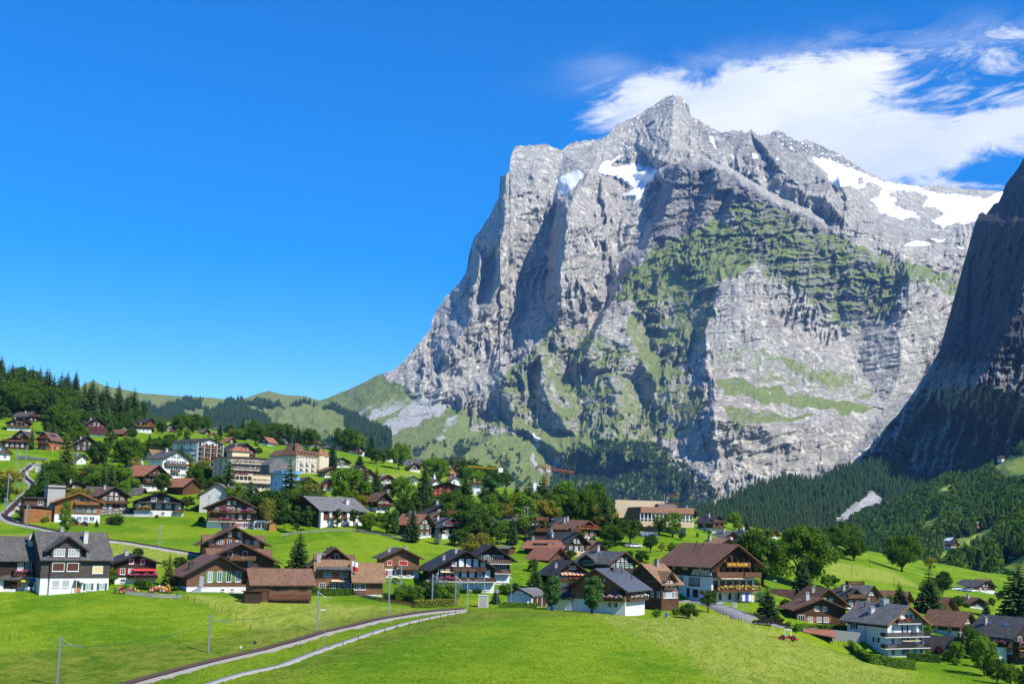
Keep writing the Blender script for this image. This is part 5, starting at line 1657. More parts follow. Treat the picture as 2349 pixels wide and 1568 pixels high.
# ---- right group by the road
root, B = H('chalet', 'brown chalet with orange shutters beyond the black car', 'chalet', 9, 1790, 1292, 16, 490, 140, 0, 152, 252, wood='wood_brown', roof='brown_tile', auto=False, trim='trim_brown', short='brown chalet with orange shutters by the road', og=1.4, oe=1.4)
s = B.sc
for i, u in enumerate((-.22, -.04, .10)): window(root, B.M('f', B.W * u, 18 * s), 1.1, 1.2, 2, 2, shut='orange_shutter', pane='glass_curtain')
for u in (-.08, .07): window(root, B.M('f', B.W * u, 128 * s), .9, 1.1, 2, 2, shut='orange_shutter', pane='glass_curtain')
window(root, B.M('f', -B.W * .40, 10 * s), 1.6, 1.8, 3, 1)
lc, rz = B.M('f', B.W * .42, 25 * s); flowers(root, lc, rz, 2.4, 'red')
B.chim(-.35, .35, .8, 1.6, 'concrete_pale'); B.pipe(-.55, .3)
H('chalet', 'dark chalet with brown roof directly behind the orange-shuttered one', 'chalet', 9, 1860, 1215, 22, 350, 60, 0, 135, 280, D=335, wood='wood_brown', roof='brown_tile', trim='trim_brown', short='dark chalet behind the orange shutters', fw=3, chims=((-.4, .4, .8, 1.3),), L=13)
H('house', 'house with brown speckled roof tucked behind the roadside spruce', 'house', 9, 1480, 1110, 60, 60, 170, 0, 50, 165, D=350, wood='wood_brown', roof='brown_tile', auto=False, short='speckled roof behind the spruce')
root, B = H('chalet', 'slate-roofed chalet with red windows and carved balcony', 'chalet', 10, 315, 800, 40, 165, 160, 30, 132, 212, roof='slate', wood='wood_brown', short='slate chalet with red windows', shut='wine_shutter', fw=2, bal=[(1, .0, 1.0, None, 'wood_mid'), (2, 0, 1)])
H('chalet', 'slate-roofed chalet with deep gable behind the red-windowed one', 'chalet', 10, 495, 762, 52, 150, 255, 0, 112, 208, roof='grey_shingle', wood='wood_brown', short='slate chalet with deep gable', chims=((-.3, .75, .5, 1.0, 'concrete'),))
root, B = H('apartment_house', 'white apartment chalet with dark shutters, three dark balconies and grey roof', 'house', 10, 860, 1285, 42, 350, 415, 345, 345, 505, wood='white', roof='grey_shingle', trim='wood_orange', auto=False, short='white apartment chalet with three balconies', og=1.6, oe=1.2)
s = B.sc
for z in (20, 130, 240):
    for i, u in enumerate((-.36, -.02, .25, .42)): window(root, B.M('f', B.W * u, z * s), .9, 1.6 if i else 1.2, 2, 1, shut='dark_shutter' if i in (1,) else None)
for u in (-.25, .1, .3): window(root, B.M('f', B.W * u, 352 * s), .9, 1.5, 2, 1, shut='dark_shutter' if u < .2 else None)
for z, us in ((240, (.18,)), (130, (.18, .72)), (30, (.3,))):
    for u in us: window(root, B.M('l', B.L * u, z * s), 1.1, 1.2, 2, 2, shut='dark_shutter')
MB().bar((0, 0, 0), (0, 0, 330 * s), .07).build('downpipe', 'steel_dark', root, B.M('l', B.L * .46, 0)[0])
b = MB().box(-B.W / 2 - .03, -B.W / 2 + .0, 0, B.L, B.hw - 1.3, B.hw + .2)
b.build('eaves_board', 'wood_dark', root, B.loc, B.h)
B.balc('f', 335 * s, .18, .82, dep=1.3, col='dark_shutter', flow='red', fspan=(.1, .5), slab='white')
B.balc('f', 205 * s, -.2, 1.05, dep=1.5, col='dark_shutter', slab='white'); B.balc('f', 92 * s, -.2, 1.05, dep=1.5, col='dark_shutter', slab='white')
for z in (215, 100):
    lc, rz = B.M('f', B.W * .2, z * s); MB().box(-.03, .03, -1.3, 0, 0, 1.9).build('divider', 'canvas_white', root, lc, rz)
lc, rz = B.M('f', B.W * .05, 165 * s)
MB().prism([(-2.6, 0, 0), (2.6, 0, 0), (2.6, -1.6, -.15), (-2.6, -1.6, -.15)], (0, 0, .05)).build('awning', 'canvas_cream', root, lc, rz)
B.chim(-.6, .55, 1.1, 1.0, 'concrete_pale'); B.chim(0, .5, 1.6, 1.0, 'steel', False); B.pipe(-.3, .85, .9)
root, B = H('chalet', 'chalet with broad dark brown tiled roof behind the white apartment chalet', 'chalet', 10, 1500, 1090, 62, 140, 330, 70, 140, 255, wood='wood_brown', roof='brown_tile', trim='trim_brown', short='chalet with broad dark brown roof', chims=(), bal=[])
root, B = H('house', 'low outbuilding with dark slate roof among shrubs', 'house', 10, 1350, 1265, 65, 110, 220, 60, 62, 172, wood='wood_dark', roof='slate_black', auto=False, short='low outbuilding with slate roof')
root, B = H('house', 'slate-roofed house with white terrace and orange awning at the right edge', 'house', 10, 2130, 1290, 48, 260, 400, 0, 230, 385, D=292, wood='wood_dark', roof='slate', auto=False, short='slate house at the right edge', og=1.2, oe=1.3)
s = B.sc
for z in (40, 140):
    B.row('l', z * s, 4, 1.1, 1.5, nx=2, ny=1, span=(.45, .98)); B.row('f', z * s, 3, 1.1, 1.5, nx=2, ny=1)
B.skylight(-.5, .35, 1.2, 1.2); B.skylight(-.45, .75); B.chim(-.6, .8, .7, 1.4)
B.balc('l', 112 * s, .65, 1.0, dep=1.6, col='wood_dark', flow='pink'); B.balc('f', 20 * s, 0, 1, dep=1.6, col='wood_dark'); B.balc('f', 120 * s, 0, 1, dep=1.6, col='wood_dark', flow='pink')
lc, rz = B.M('f', -B.W * .2, 90 * s); MB().prism([(-2.0, 0, 0), (2.0, 0, 0), (2.0, -1.5, -.4), (-2.0, -1.5, -.4)], (0, 0, .05)).build('awning', 'orange_shutter', root, lc, rz)
lc, rz = B.M('l', B.L * .62, -3); MB().box(-2.6, 2.6, -2.6, 0, 0, 5.2).build('terrace', 'white', root, lc, rz)
root, B = H('barn', 'timber barn with orange tiled roof behind the big dark fir', 'barn', 10, 1305, 832, 48, 110, 260, 0, 62, 155, wood='wood_upright', roof='red_tile', auto=False, short='barn with orange roof by the dark fir')
H('house', 'house with long brown roof behind the small spruce', 'house', 10, 860, 745, 72, 80, 330, 0, 42, 132, wood='wood_brown', roof='brown_tile', auto=False, short='long brown roof')
root, B = H('chalet', 'distant grey-roofed chalet with parked cars on the green slope', 'chalet', 10, 1690, 615, 38, 180, 200, 25, 62, 118, roof='slate', wood='wood_brown', short='distant chalet with parked cars', chims=())
H('house', 'tan-roofed house just behind the distant grey chalet', 'house', 10, 1720, 565, 60, 60, 110, 0, 40, 85, D=640, roof='tan_tile', wood='wood_mid', auto=False, short='tan-roofed house behind the distant chalet')
H('chalet', 'small chalet with brown roof and white windows on the right meadow', 'chalet', 10, 1610, 785, 30, 150, 110, 25, 60, 106, roof='brown_tile', short='small chalet on the right meadow', L=9)
H('chalet', 'dark chalet at the top of the right meadow beside a bushy tree', 'chalet', 9, 1925, 557, 15, 130, 40, 15, 45, 88, roof='slate_black', wood='wood_red', short='dark chalet atop the right meadow', L=10)
# ---- behind the hotel
H('chalet', 'dark house with white base below the copper building', 'chalet', 9, 700, 347, 48, 135, 130, 55, 115, 182, roof='slate_black', wood='wood_brown', short='dark house below the copper building', bal=[(1, 0, 1), (2, 0, 1)])
H('house', 'house with tan tiled roof directly behind the hotel', 'house', 9, 800, 505, 50, 130, 150, 0, 50, 98, roof='tan_tile', wood='wood_mid', auto=False, short='tan roof behind the hotel')[1].chim(-.6, .9, 1.0, 1.6, 'concrete')
H('house', 'house with slate roof right of the tan-roofed one', 'house', 9, 925, 500, 20, 130, 40, 0, 40, 76, roof='slate_black', short='slate roof by the tan one', auto=False, L=10)
H('chalet', 'low chalet with grey roof below the dark house', 'chalet', 9, 850, 420, 40, 120, 120, 0, 42, 92, roof='grey_shingle', wood='wood_brown', short='low grey-roofed chalet', bal=[])
H('house', 'house with plain grey roofs between the hotel and the forest', 'house', 9, 1060, 468, 55, 110, 150, 0, 55, 150, roof='grey_shingle', wood='wood_mid', short='plain grey roofs', auto=False)[1].chim(-.2, .5, .9, 1.4, 'white')
H('house', 'orange house with tiled roof beside the round maple top', 'house', 9, 1295, 400, 40, 90, 90, 20, 42, 85, roof='red_tile', wood='wood_orange', short='orange house by the maple')
H('house', 'small orange annexe with red roof at the hotel corner', 'house', 4, 1425, 1400, -25, 110, 60, 0, 120, 205, D=360, roof='red_tile', wood='wood_orange', auto=False, short='orange annexe by the hotel')
H('apartment_house', 'cream apartment house with flat balconies behind the copper building', 'house', 4, 1545, 645, 20, 130, 90, 80, 80, 96, D=640, wood='cream', roof='grey_shingle', short='cream flats behind the copper building', bal=[(1, 0, 1, None, 'wood_brown'), (2, 0, 1, None, 'wood_brown')])
H('chalet', 'dark gabled house at the right end of the copper building', 'chalet', 4, 1735, 720, 15, 110, 50, 0, 70, 120, D=590, roof='slate', wood='wood_dark', short='dark gable by the copper building')
# ---- left slope
root, B = H('chalet', 'orange timber chalet with white ground floor below the concrete tower', 'chalet', 5, 805, 365, 6, 450, 40, 82, 212, 302, L=13, wood='wood_orange', roof='brown_tile', trim='wood_orange', auto=False, short='orange timber chalet below the tower', og=1.5, oe=1.2)
s = B.sc
for i in range(4): window(root, B.M('f', B.W * (-.02 + .13 * i), 100 * s), 1.2, 1.6, 2, 1, frame='green_shutter')
for i in range(3): window(root, B.M('f', B.W * (-.0 + .14 * i), 205 * s), 1.0, 1.4, 2, 1, frame='frame_brown')
for i in range(4): window(root, B.M('f', B.W * (-.1 + .14 * i), 22 * s), 1.4, 1.2, 3, 1)
B.balc('f', 185 * s, .42, .95, dep=1.2, col='wood_orange')
root, B = H('chalet', 'black chalet with green shutters, yellow balcony flowers and white base on the lawn', 'chalet', 5, 1660, 303, 4, 490, 0, 62, 152, 248, L=13, roof='slate_black', auto=False, short='black chalet with green shutters', og=1.4, oe=1.5)
s = B.sc
for i in range(5): window(root, B.M('f', B.W * (-.42 + .2 * i), 88 * s), 1.6, 1.2, 3, 1, shut='green_shutter')
for i in range(2): window(root, B.M('f', B.W * (-.12 + .26 * i), 158 * s), 1.6, 1.2, 3, 1)
for i in range(4): window(root, B.M('f', B.W * (-.4 + .24 * i), 15 * s), 1.0, 1.1, 2, 1)
B.balc('f', 70 * s, .03, .34, dep=1.2, col='wood_mid', flow='yellow'); B.balc('f', 55 * s, .8, 1.0, dep=1.2, col='wood_brown')
lc, rz = B.M('f', 0, 150 * s); MB().prism([(-7, 0, 0), (7, 0, 0), (7, -1.6, -.5), (-7, -1.6, -.5)], (0, 0, .12)).build('canopy', 'slate_black', root, lc, rz)
H('chalet', 'slate-roofed house just behind the black green-shuttered chalet', 'chalet', 1, 1480, 1560, 75, 60, 230, 0, 55, 115, D=470, roof='slate', wood='wood_brown', auto=False, short='slate roof behind the black chalet')
H('chalet', 'brown chalet with three bright windows between the tower and black chalet', 'chalet', 5, 1180, 240, 20, 280, 110, 0, 155, 242, roof='brown_tile', wood='wood_brown', short='brown chalet with bright windows', bal=[(1, 0, 1)], fw=4)
H('chalet', 'dark chalet with brown roof just behind the concrete tower', 'chalet', 1, 785, 1565, 5, 240, 0, 0, 118, 196, D=455, L=12, roof='brown_tile', wood='wood_brown', short='dark chalet behind the tower')
H('barn', 'grey-roofed barn beside the concrete tower', 'barn', 1, 1090, 1560, 68, 70, 150, 0, 60, 125, D=440, roof='slate', wood='wood_brown', auto=False, short='grey-roofed barn by the tower')
root, B = H('chalet', 'big chalet with bright orange-red tiled roof on the left slope', 'chalet', 1, 1625, 1468, 48, 250, 215, 60, 152, 258, roof='red_tile', wood='wood_brown', short='big chalet with orange-red roof', bal=[(1, 0, 1), (2, .1, .9)], fw=4, chims=())
root, B = H('house', 'white plastered chalet with brown balcony and grey roof', 'house', 1, 1830, 1338, 42, 265, 140, 200, 200, 282, wood='white', roof='slate', short='white plastered chalet', shut='dark_shutter', bal=[(2, .05, .95, None, 'wood_brown'), (1, .3, .6, None, 'wood_brown')], fw=4, chims=((-.2, .55, .9, 1.4, 'concrete_pale'),))
root, B = H('barn', 'dark barn with reddish tiled roof beside the garden shrubs', 'barn', 1, 2000, 1505, 45, 175, 160, 0, 82, 160, roof='red_tile', wood='wood_upright', auto=False, short='dark barn with reddish roof')
H('chalet', 'dark chalet with four rows of pink balcony flowers', 'chalet', 1, 1000, 900, 14, 220, 60, 25, 115, 196, roof='slate', short='chalet with rows of pink flowers', floors=4, fw=4, bal=[(1, 0, 1, 'pink'), (2, 0, 1, 'pink'), (3, .15, .85, 'pink')], L=12)
H('chalet', 'dark chalet with pink flower balcony at the forest edge', 'chalet', 1, 345, 752, 48, 95, 145, 0, 60, 105, roof='slate', short='dark chalet at the forest edge', bal=[(1, 0, 1, 'pink')])
H('chalet', 'wide dark chalet with white base below the forest edge', 'chalet', 1, 195, 842, 2, 228, 0, 38, 85, 132, L=11, roof='slate_black', short='wide dark chalet below the forest', bal=[(1, 0, 1), (2, .3, .75)])
H('chalet', 'brown chalet with solar panels on its red-brown roof', 'chalet', 1, 215, 945, -20, 120, 60, 0, 55, 108, roof='brown_tile', wood='wood_brown', short='brown chalet with solar roof', chims=(), L=10)[1].skylight(.5, .5, 6, 1.8, 'solar', 'solar_panel')
H('chalet', 'orange-brown chalet with three balconies and solar panels', 'chalet', 1, 455, 1045, -32, 115, 110, 0, 120, 188, roof='brown_tile', wood='wood_orange', short='orange chalet with three balconies', bal=[(1, 0, 1, 'red', 'wood_orange'), (2, 0, 1, 'red', 'wood_orange')], fw=2, chims=())[1].skylight(.5, .5, 5, 1.8, 'solar', 'solar_panel')
H('chalet', 'dark low chalet with two brown balcony bands by the railway curve', 'chalet', 1, 150, 1032, 0, 250, 0, 0, 78, 128, L=11, roof='slate', short='dark low chalet by the railway curve', bal=[(1, 0, 1, None, 'wood_red')])
H('house', 'white house with dark roof cut by the left picture edge', 'house', 1, -15, 1150, 8, 220, 0, 82, 84, 168, L=11, wood='white', roof='slate_black', short='white house at the left picture edge', bal=[(1, .3, 1, None, 'wood_red')])
H('chalet', 'dark slate-roofed chalet among trees above the larch', 'chalet', 1, 905, 1062, 10, 270, 60, 0, 72, 162, roof='slate', short='dark chalet above the larch', L=13, bal=[])
H('house', 'small white house with grey roof behind the tall larch', 'house', 1, 850, 1192, 42, 90, 80, 60, 60, 100, wood='white', roof='slate', short='small white house by the larch', bal=[])
H('house', 'white house with orange roof edge behind the dark maple', 'house', 1, 1430, 1245, 15, 120, 60, 120, 120, 158, L=11, wood='white', roof='red_tile', short='white house by the dark maple', bal=[])
H('house', 'house with tan roof and pale gable left of the white plastered chalet', 'house', 1, 1560, 1160, -35, 60, 160, 70, 72, 122, wood='cream', roof='tan_tile', short='tan-roofed pale house', auto=False)
H('chalet', 'chalet with orange roof on the upper left meadow', 'chalet', 1, 1320, 815, -20, 90, 70, 30, 55, 100, roof='red_tile', wood='wood_brown', short='orange-roofed chalet on the upper meadow', L=10)
H('chalet', 'dark chalet with white base and yellow flowers on the upper left meadow', 'chalet', 1, 1500, 862, 4, 160, 0, 40, 58, 94, roof='slate_black', short='white-based chalet on the upper meadow', bal=[(1, 0, 1, 'yellow')], L=10)
H('chalet', 'small dark chalet right of the upper meadow power line', 'chalet', 1, 1780, 858, 4, 105, 0, 0, 50, 88, roof='slate_black', wood='wood_brown', short='small dark chalet on the upper meadow', L=9)
H('chalet', 'dark slate roofs half hidden by the upper meadow trees', 'chalet', 1, 1570, 790, 35, 90, 90, 0, 35, 76, D=820, roof='slate_black', wood='wood_red', short='slate roofs behind the upper trees', auto=False)
H('house', 'brown-roofed house in front of the upper meadow trees', 'house', 1, 1330, 905, 50, 100, 130, 0, 30, 76, roof='brown_tile', wood='wood_brown', auto=False, short='brown roof below the upper meadow')
root, B = H('chalet', 'big dark chalet behind the white balcony block', 'chalet', 2, 735, 610, 30, 205, 150, 0, 85, 160, D=700, roof='slate_black', short='big dark chalet behind the balcony block', L=16)
root, B = H('plaster_house', 'pale plastered house with cross gables and weathered shingle roof', 'house', 2, 430, 1172, -8, 345, 0, 183, 183, 298, L=14, wood='concrete_pale', base='concrete_pale', roof='grey_shingle', trim='trim_brown', auto=False, short='pale house with cross gables', og=.9, oe=1.0)
s = B.sc
for u in (-.22, .04, .12, .34): window(root, B.M('f', B.W * u, 125 * s), 1.1, 2.0, 2, 3, pane='glass_curtain')
for u in (-.22, .04, .3): window(root, B.M('f', B.W * u, 40 * s), 1.1, 1.9, 2, 3, pane='glass_curtain')
pp = P(*C(2, 805, 1172)); sh = pp
BB = Block(root, Vector((sh.x, sh.y, root.location.z)), rad(48) - math.atan2(sh.x, sh.y), 200 * s, 15.0, 185 * s, 185 * s, 272 * s, up='concrete_pale', base='concrete_pale', roof='grey_shingle', og=1.0, oe=1.2, trim='trim_brown')
for z in (30, 110):
    BB.row('f', z * s, 7, .8, 2.0, nx=2, ny=3, span=(.1, .9))
MB().bar((0, 0, 0), (0, 0, 3.2), .16).build('flue', 'concrete_pale', root, B.local(B.W * .3, 1.5, 200 * s))
root, B = H('chalet', 'large brown chalet with two pink-flowered balconies and wine-red shutters', 'chalet', 2, 585, 1340, -4, 500, 0, 72, 215, 330, L=13, wood='wood_brown', roof='slate', trim='trim_brown', auto=False, short='brown chalet with pink-flowered balconies', og=1.5, oe=1.5)
s = B.sc
for u in (-.3, -.07, .02, .15, .34, .4): window(root, B.M('f', B.W * u, 175 * s), .95, 1.3, 2, 2)
for u in (-.07, .02, .18, .35): window(root, B.M('f', B.W * u, 98 * s), .95, 1.3, 2, 2, shut='wine_shutter')
for u in (-.12, .1, .2, .33): window(root, B.M('f', B.W * u, 18 * s), 1.2, 1.2, 2, 2, shut='red_shutter')
B.row('f', 250 * s, 2, .8, .9, span=(.38, .6))
o = B.balc('f', 162 * s, .12, 1.0, dep=1.2, col='wood_mid', flow='pink', fspan=(.18, .42)); flowers(o, (o.data.vertices[1].co.x * .3, -1.4, .75), 0, 3.4, 'pink')
B.balc('f', 72 * s, .04, .6, dep=1.4, col='wood_mid', flow='pink', fspan=(.4, .85), slab='white')
root, B = H('annexe', 'flat white annexe right of the pink-flowered chalet', 'garage', 2, 905, 1350, -4, 160, 0, 95, 95, 100, L=7, wood='white', roof='concrete', auto=False, short='flat white annexe', og=.1, oe=.1)
for u in (-.25, .2): window(root, B.M('f', B.W * u, .3), 2.0, 1.9, 2, 1)
root, B = H('shed', 'small orange wooden garden shed beside the birch', 'shed', 2, 1025, 1362, 10, 75, 0, 0, 70, 84, L=3, wood='ochre_shutter', roof='ochre_shutter', auto=False, short='orange garden shed', og=.1, oe=.1)
root, B = H('hall', 'long hall with broad grey shingle roof and white piers', 'building', 2, 1350, 1300, -58, 285, 480, 0, 165, 285, auto=False, wood='wood_dark', roof='grey_shingle', short='long grey-roofed hall', og=1.0, oe=1.8)
s = B.sc
for i in range(6):
    lc, rz = B.M('r', B.L * (.03 + .188 * i), -2.5)
    MB().box(-.5, .5, -1.2, 0, 0, 150 * s + 2.5).build('pier', 'white', root, lc, rz)
lc, rz = B.M('r', B.L * .5, -2.5); MB().box(-B.L / 2 + .6, B.L / 2 - .6, -.7, 0, 0, 45 * s + 2.5).build('parapet', 'white', root, lc, rz)
lc, rz = B.M('r', B.L * .5, 50 * s); MB().box(-B.L / 2 + .6, B.L / 2 - .6, -.75, -.6, 0, 55 * s).build('timber_screen', 'wood_red', root, lc, rz)
B.row('r', 108 * s, 8, 2.2, 1.5, nx=2, ny=1, frame='frame_brown', pane='glass_dark')
B.chim(.6, .72, 1.2, 1.3, 'concrete_pale')
for (gx, gy, yaw, wa, la, hb, hw, hr, rf, wd, lb, sh) in [
    (930, 470, -28, 85, 85, 20, 40, 86, 'red_tile', 'wood_dark', 'dark barn with orange roof standing on the brow below the round maples', 'barn with orange roof on the brow'),
    (1140, 466, 4, 125, 30, 0, 46, 86, 'slate_black', 'wood_dark', 'dark low chalet on the brow right of the orange-roofed barn', 'low dark chalet on the brow'),
    (1640, 482, 70, 40, 80, 0, 24, 44, 'grey_shingle', 'wood_brown', 'low grey roof on the brow left of the round tree', 'low grey roof on the brow'),
    (1905, 532, 6, 150, 40, 36, 62, 112, 'slate_black', 'wood_dark', 'dark chalet with white base and red shutters on the brow by the tall spruce', 'white-based chalet on the brow'),
    (330, 362, 30, 60, 60, 0, 30, 60, 'grey_shingle', 'wood_dark', 'small dark barn on the crest above the balcony block', 'small barn on the crest'),
    (395, 372, 60, 30, 60, 0, 16, 30, 'red_tile', 'wood_mid', 'tiny hut with pink-red roof on the crest', 'tiny hut on the crest'),
    (590, 452, 40, 80, 70, 0, 22, 60, 'red_tile', 'wood_brown', 'small orange-roofed house behind the dark chalet', 'small orange-roofed house'),
    (1745, 707, 28, 160, 80, 25, 62, 104, 'slate', 'wood_brown', 'chalet with slate roof and green shutters on the bright slope', 'green-shuttered chalet on the bright slope'),
    (1650, 812, 20, 170, 70, 20, 70, 112, 'brown_tile', 'wood_mid', 'brown chalet at the foot of the bright slope', 'brown chalet below the bright slope'),
    (1945, 775, 25, 130, 70, 20, 50, 92, 'slate_black', 'wood_brown', 'dark-roofed chalet right of the dark spruce on the slope', 'dark-roofed chalet on the slope'),
    (2020, 855, 20, 120, 60, 20, 80, 132, 'brown_tile', 'wood_mid', 'brown-roofed chalet above the leafy ash', 'brown-roofed chalet above the ash'),
    (1385, 935, 15, 210, 60, 20, 62, 128, 'brown_tile', 'wood_brown', 'dark chalet in front of the grand hotel', 'dark chalet before the grand hotel'),
    (1605, 945, 10, 110, 40, 20, 62, 122, 'brown_tile', 'wood_orange', 'orange-brown chalet at the foot of the grand hotel', 'orange chalet below the grand hotel')]:
    root, B = H('chalet' if 'barn' not in lb else 'barn', lb, 'chalet' if 'barn' not in lb else 'barn', 2, gx, gy, yaw, wa, la, hb, hw, hr, roof=rf, wood=wd, short=sh, fw=max(1, int(wa / 45)), L=None if la and abs(yaw) > 12 else 9, shut='green_shutter' if 'green shutters' in lb else ('red_shutter' if 'red shutters' in lb else None), chims=())
root, B = H('timber_house', 'square timber house with pyramid red roof on the brow', 'house', 2, 1460, 471, 20, 100, 30, 18, 46, 48, roof='red_tile', wood='wood_brown', short='pyramid red roof on the brow', fw=3, L=8, chims=())
_w, _z = B.W / 2 + 1.4, B.hw + .2
_b = MB()
_c = [(-_w, -1.4, _z), (_w, -1.4, _z), (_w, B.L + 1.4, _z), (-_w, B.L + 1.4, _z)]
for i in range(4): _b.poly([_c[i], _c[(i + 1) % 4], (0, B.L / 2, _z + 44 * B.sc)])
_b.build('pyramid_roof', 'red_tile', root, B.loc, B.h)
# ------------------------------------------------------------------ hotels and other large buildings
def lettering(parent, text, loc, rz, size, mat, depth=0.05):
    cu_ = bpy.data.curves.new('lettering', 'FONT')
    cu_.body = text
    cu_.size = size
    cu_.extrude = depth
    cu_.align_x = 'CENTER'
    cu_.resolution_u = 3
    cu_.offset = size * .02
    cu_.materials.append(MT[mat])
    o = bpy.data.objects.new('lettering', cu_)
    COL.objects.link(o)
    bpy.context.view_layer.update()
    me = bpy.data.meshes.new_from_object(o.evaluated_get(bpy.context.evaluated_depsgraph_get()))
    bpy.data.objects.remove(o)
    o = link('lettering', me)
    o.parent = parent
    o.location = loc
    o.rotation_euler = (math.pi / 2, 0, rz)
    return o


root, B = H('hotel', 'brown and white hotel with white RESTAURANT HOTEL GLACIER lettering and yellow chairs', 'hotel', 9, 868, 1062, 43, 430, 485, 252, 402, 578, auto=False, wood='wood_dark', roof='brown_tile', trim='trim_brown', short='lettered hotel', og=2.2, oe=2.6)
s = B.sc
HB = B
for u in (.18, .40, .46, .76): window(root, B.M('l', B.L * u, 318 * s), .8, 1.15, 2, 2, pane='glass_curtain')
for u in (.27, .635):
    for d in (-.072, 0, .072): window(root, B.M('l', B.L * (u + d), 168 * s), .95, 1.6, 2, 3, pane='glass_curtain', frame='frame_brown' if False else 'frame_white')
    lc, rz = B.M('l', B.L * u, 160 * s)
    o = MB().box(-2.1, 2.1, -.03, 0, -.25, 2.0).build('window_surround', 'dark_shutter', root, lc, rz)
    flowers(root, lc + Vector((0, 0, .05)) - Vector((math.cos(rz), math.sin(rz), 0)) * 1.9, rz, 3.8, 'red', .25)
for u, w, h in ((.09, .9, 2.0), (.50, 1.0, 2.2), (.66, 2.0, 2.0)):
    put('door', (w, h), lambda w=w, h=h: MB().box(-w / 2, w / 2, -.05, .02, 0, h).mesh('door'), 'dark_shutter', root, *B.M('l', B.L * u, 38 * s))
lc, rz = B.M('l', B.L * .79, 292 * s); lettering(root, 'RESTAURANT', lc, rz, 1.05, 'lettering_white')
lc, rz = B.M('l', B.L * .79, 266 * s); lettering(root, 'HOTEL GLACIER', lc, rz, 1.05, 'lettering_white')
o = B.balc('f', 358 * s, .26, .82, dep=1.6, col='wood_mid', h=1.1)
lc2 = (-.5, -1.68, .22); lettering(o, 'HOTEL GLACIER', lc2, 0, .95, 'lettering_yellow', .06)
B.balc('f', 258 * s, .03, .64, dep=1.7, col='wood_mid', h=1.15); B.balc('f', 256 * s, .66, 1.06, dep=1.9, col='wood_mid', h=1.15)
for z, us in ((360, (-.18, -.04, .12, .24)), (262, (-.35, -.2, -.05, .1, .26, .4))):
    for u in us: window(root, B.M('f', B.W * u, z * s), 1.0, 1.9, 1, 1, blind='wood_red', frame='trim_brown')
    for u in us:
        lc, rz = B.M('f', B.W * (u + .06), z * s)
        MB().prism([(0, -.02, 0), (0, -1.4, 0), (0, -1.4, 1.9), (0, -.7, 2.4), (0, -.02, 2.4)], (.06, 0, 0)).build('divider', 'wood_mid', root, lc, rz)
# terrace on posts with yellow chairs
lc, rz = B.M('f', 0, 120 * s)
tw = B.W * 1.0
te = MB().box(-tw / 2, tw / 2, -2.6, 0, -.25, 0).build('terrace', 'wood_red', root, lc, rz)
b = MB()
for i in range(7): b.box(-tw / 2 + tw * i / 6 - .06, -tw / 2 + tw * i / 6 + .06, -2.6, -2.5, -120 * s, 3.1)
b.build('post', 'wood_mid', te)
b = MB().box(-tw / 2, tw / 2, -2.66, -2.6, .85, .95).box(-tw / 2, tw / 2, -2.66, -2.6, .1, .2)
for i in range(40): b.box(-tw / 2 + tw * i / 39 - .03, -tw / 2 + tw * i / 39 + .03, -2.65, -2.61, .2, .85)
b.build('railing', 'wood_red', te)
flowers(te, (-tw / 2 + .2, -2.75, .95), 0, tw * .97, 'yellow', .45)
lc, rz = B.M('f', -B.W * .15, 250 * s)
MB().prism([(-3.6, 0, 0), (3.6, 0, 0), (3.6, -2.6, -.35), (-3.6, -2.6, -.35)], (0, 0, .07)).build('awning', 'canvas_cream', root, lc, rz)
for i in range(6): window(root, B.M('f', B.W * (-.4 + .16 * i), 128 * s), 1.6, 2.2, 2, 1, frame='frame_brown', pane='glass_dark')
for i in range(4): window(root, B.M('f', B.W * (-.3 + .22 * i), 20 * s), 1.1, 1.8, 1, 1, pane='glass_dark')
lc, rz = B.M('f', B.W * .22, 12 * s)
for i, m_ in enumerate(('denim', 'canvas_white', 'strong_blue', 'canvas_white', 'canvas_cream')):
    MB().box(-.5, .5, -1.7, -1.66, 0, 1.9).build('laundry', m_, root, lc + Vector((math.cos(rz), math.sin(rz), 0)) * (i * 1.1 - 2.2), rz)
B.pipe(-.12, .72, 1.0); B.pipe(-.16, .55, .8); B.pipe(-.35, .63, .8); B.pipe(-.38, .54, .6); B.pipe(-.5, .6, .5)
lc, rz = B.M('l', B.L * .02, 120 * s); MB().lathe([(.02, 0), (.6, .02), (.6, .14), (.02, .16)], 14).build('round_sign', 'lettering_white', root, lc + Vector((-.9, 0, 1.4))).rotation_euler = (math.pi / 2, 0, rz)
chair_p = te
for i in range(9):
    b = MB().box(-.22, .22, -.22, .22, .42, .47).box(-.22, .22, .18, .22, .47, .95)
    for sx in (-1, 1):
        for sy in (-1, 1): b.box(sx * .19 - .02, sx * .19 + .02, sy * .19 - .02, sy * .19 + .02, 0, .42)
    lc, rz = B.M('f', 0, 120 * s)
    u = Vector((math.cos(rz), math.sin(rz), 0)); n_ = Vector((math.sin(rz), -math.cos(rz), 0))
    o = b.build('terrace_chair', 'canvas_yellow', None, root.location + lc + u * (-tw * .42 + tw * .105 * i) + n_ * 1.5, rz + R_.uniform(-.5, .5))
    tag(o, 'yellow chair on the hotel terrace', 'chair', 'yellow chairs on the hotel terrace')

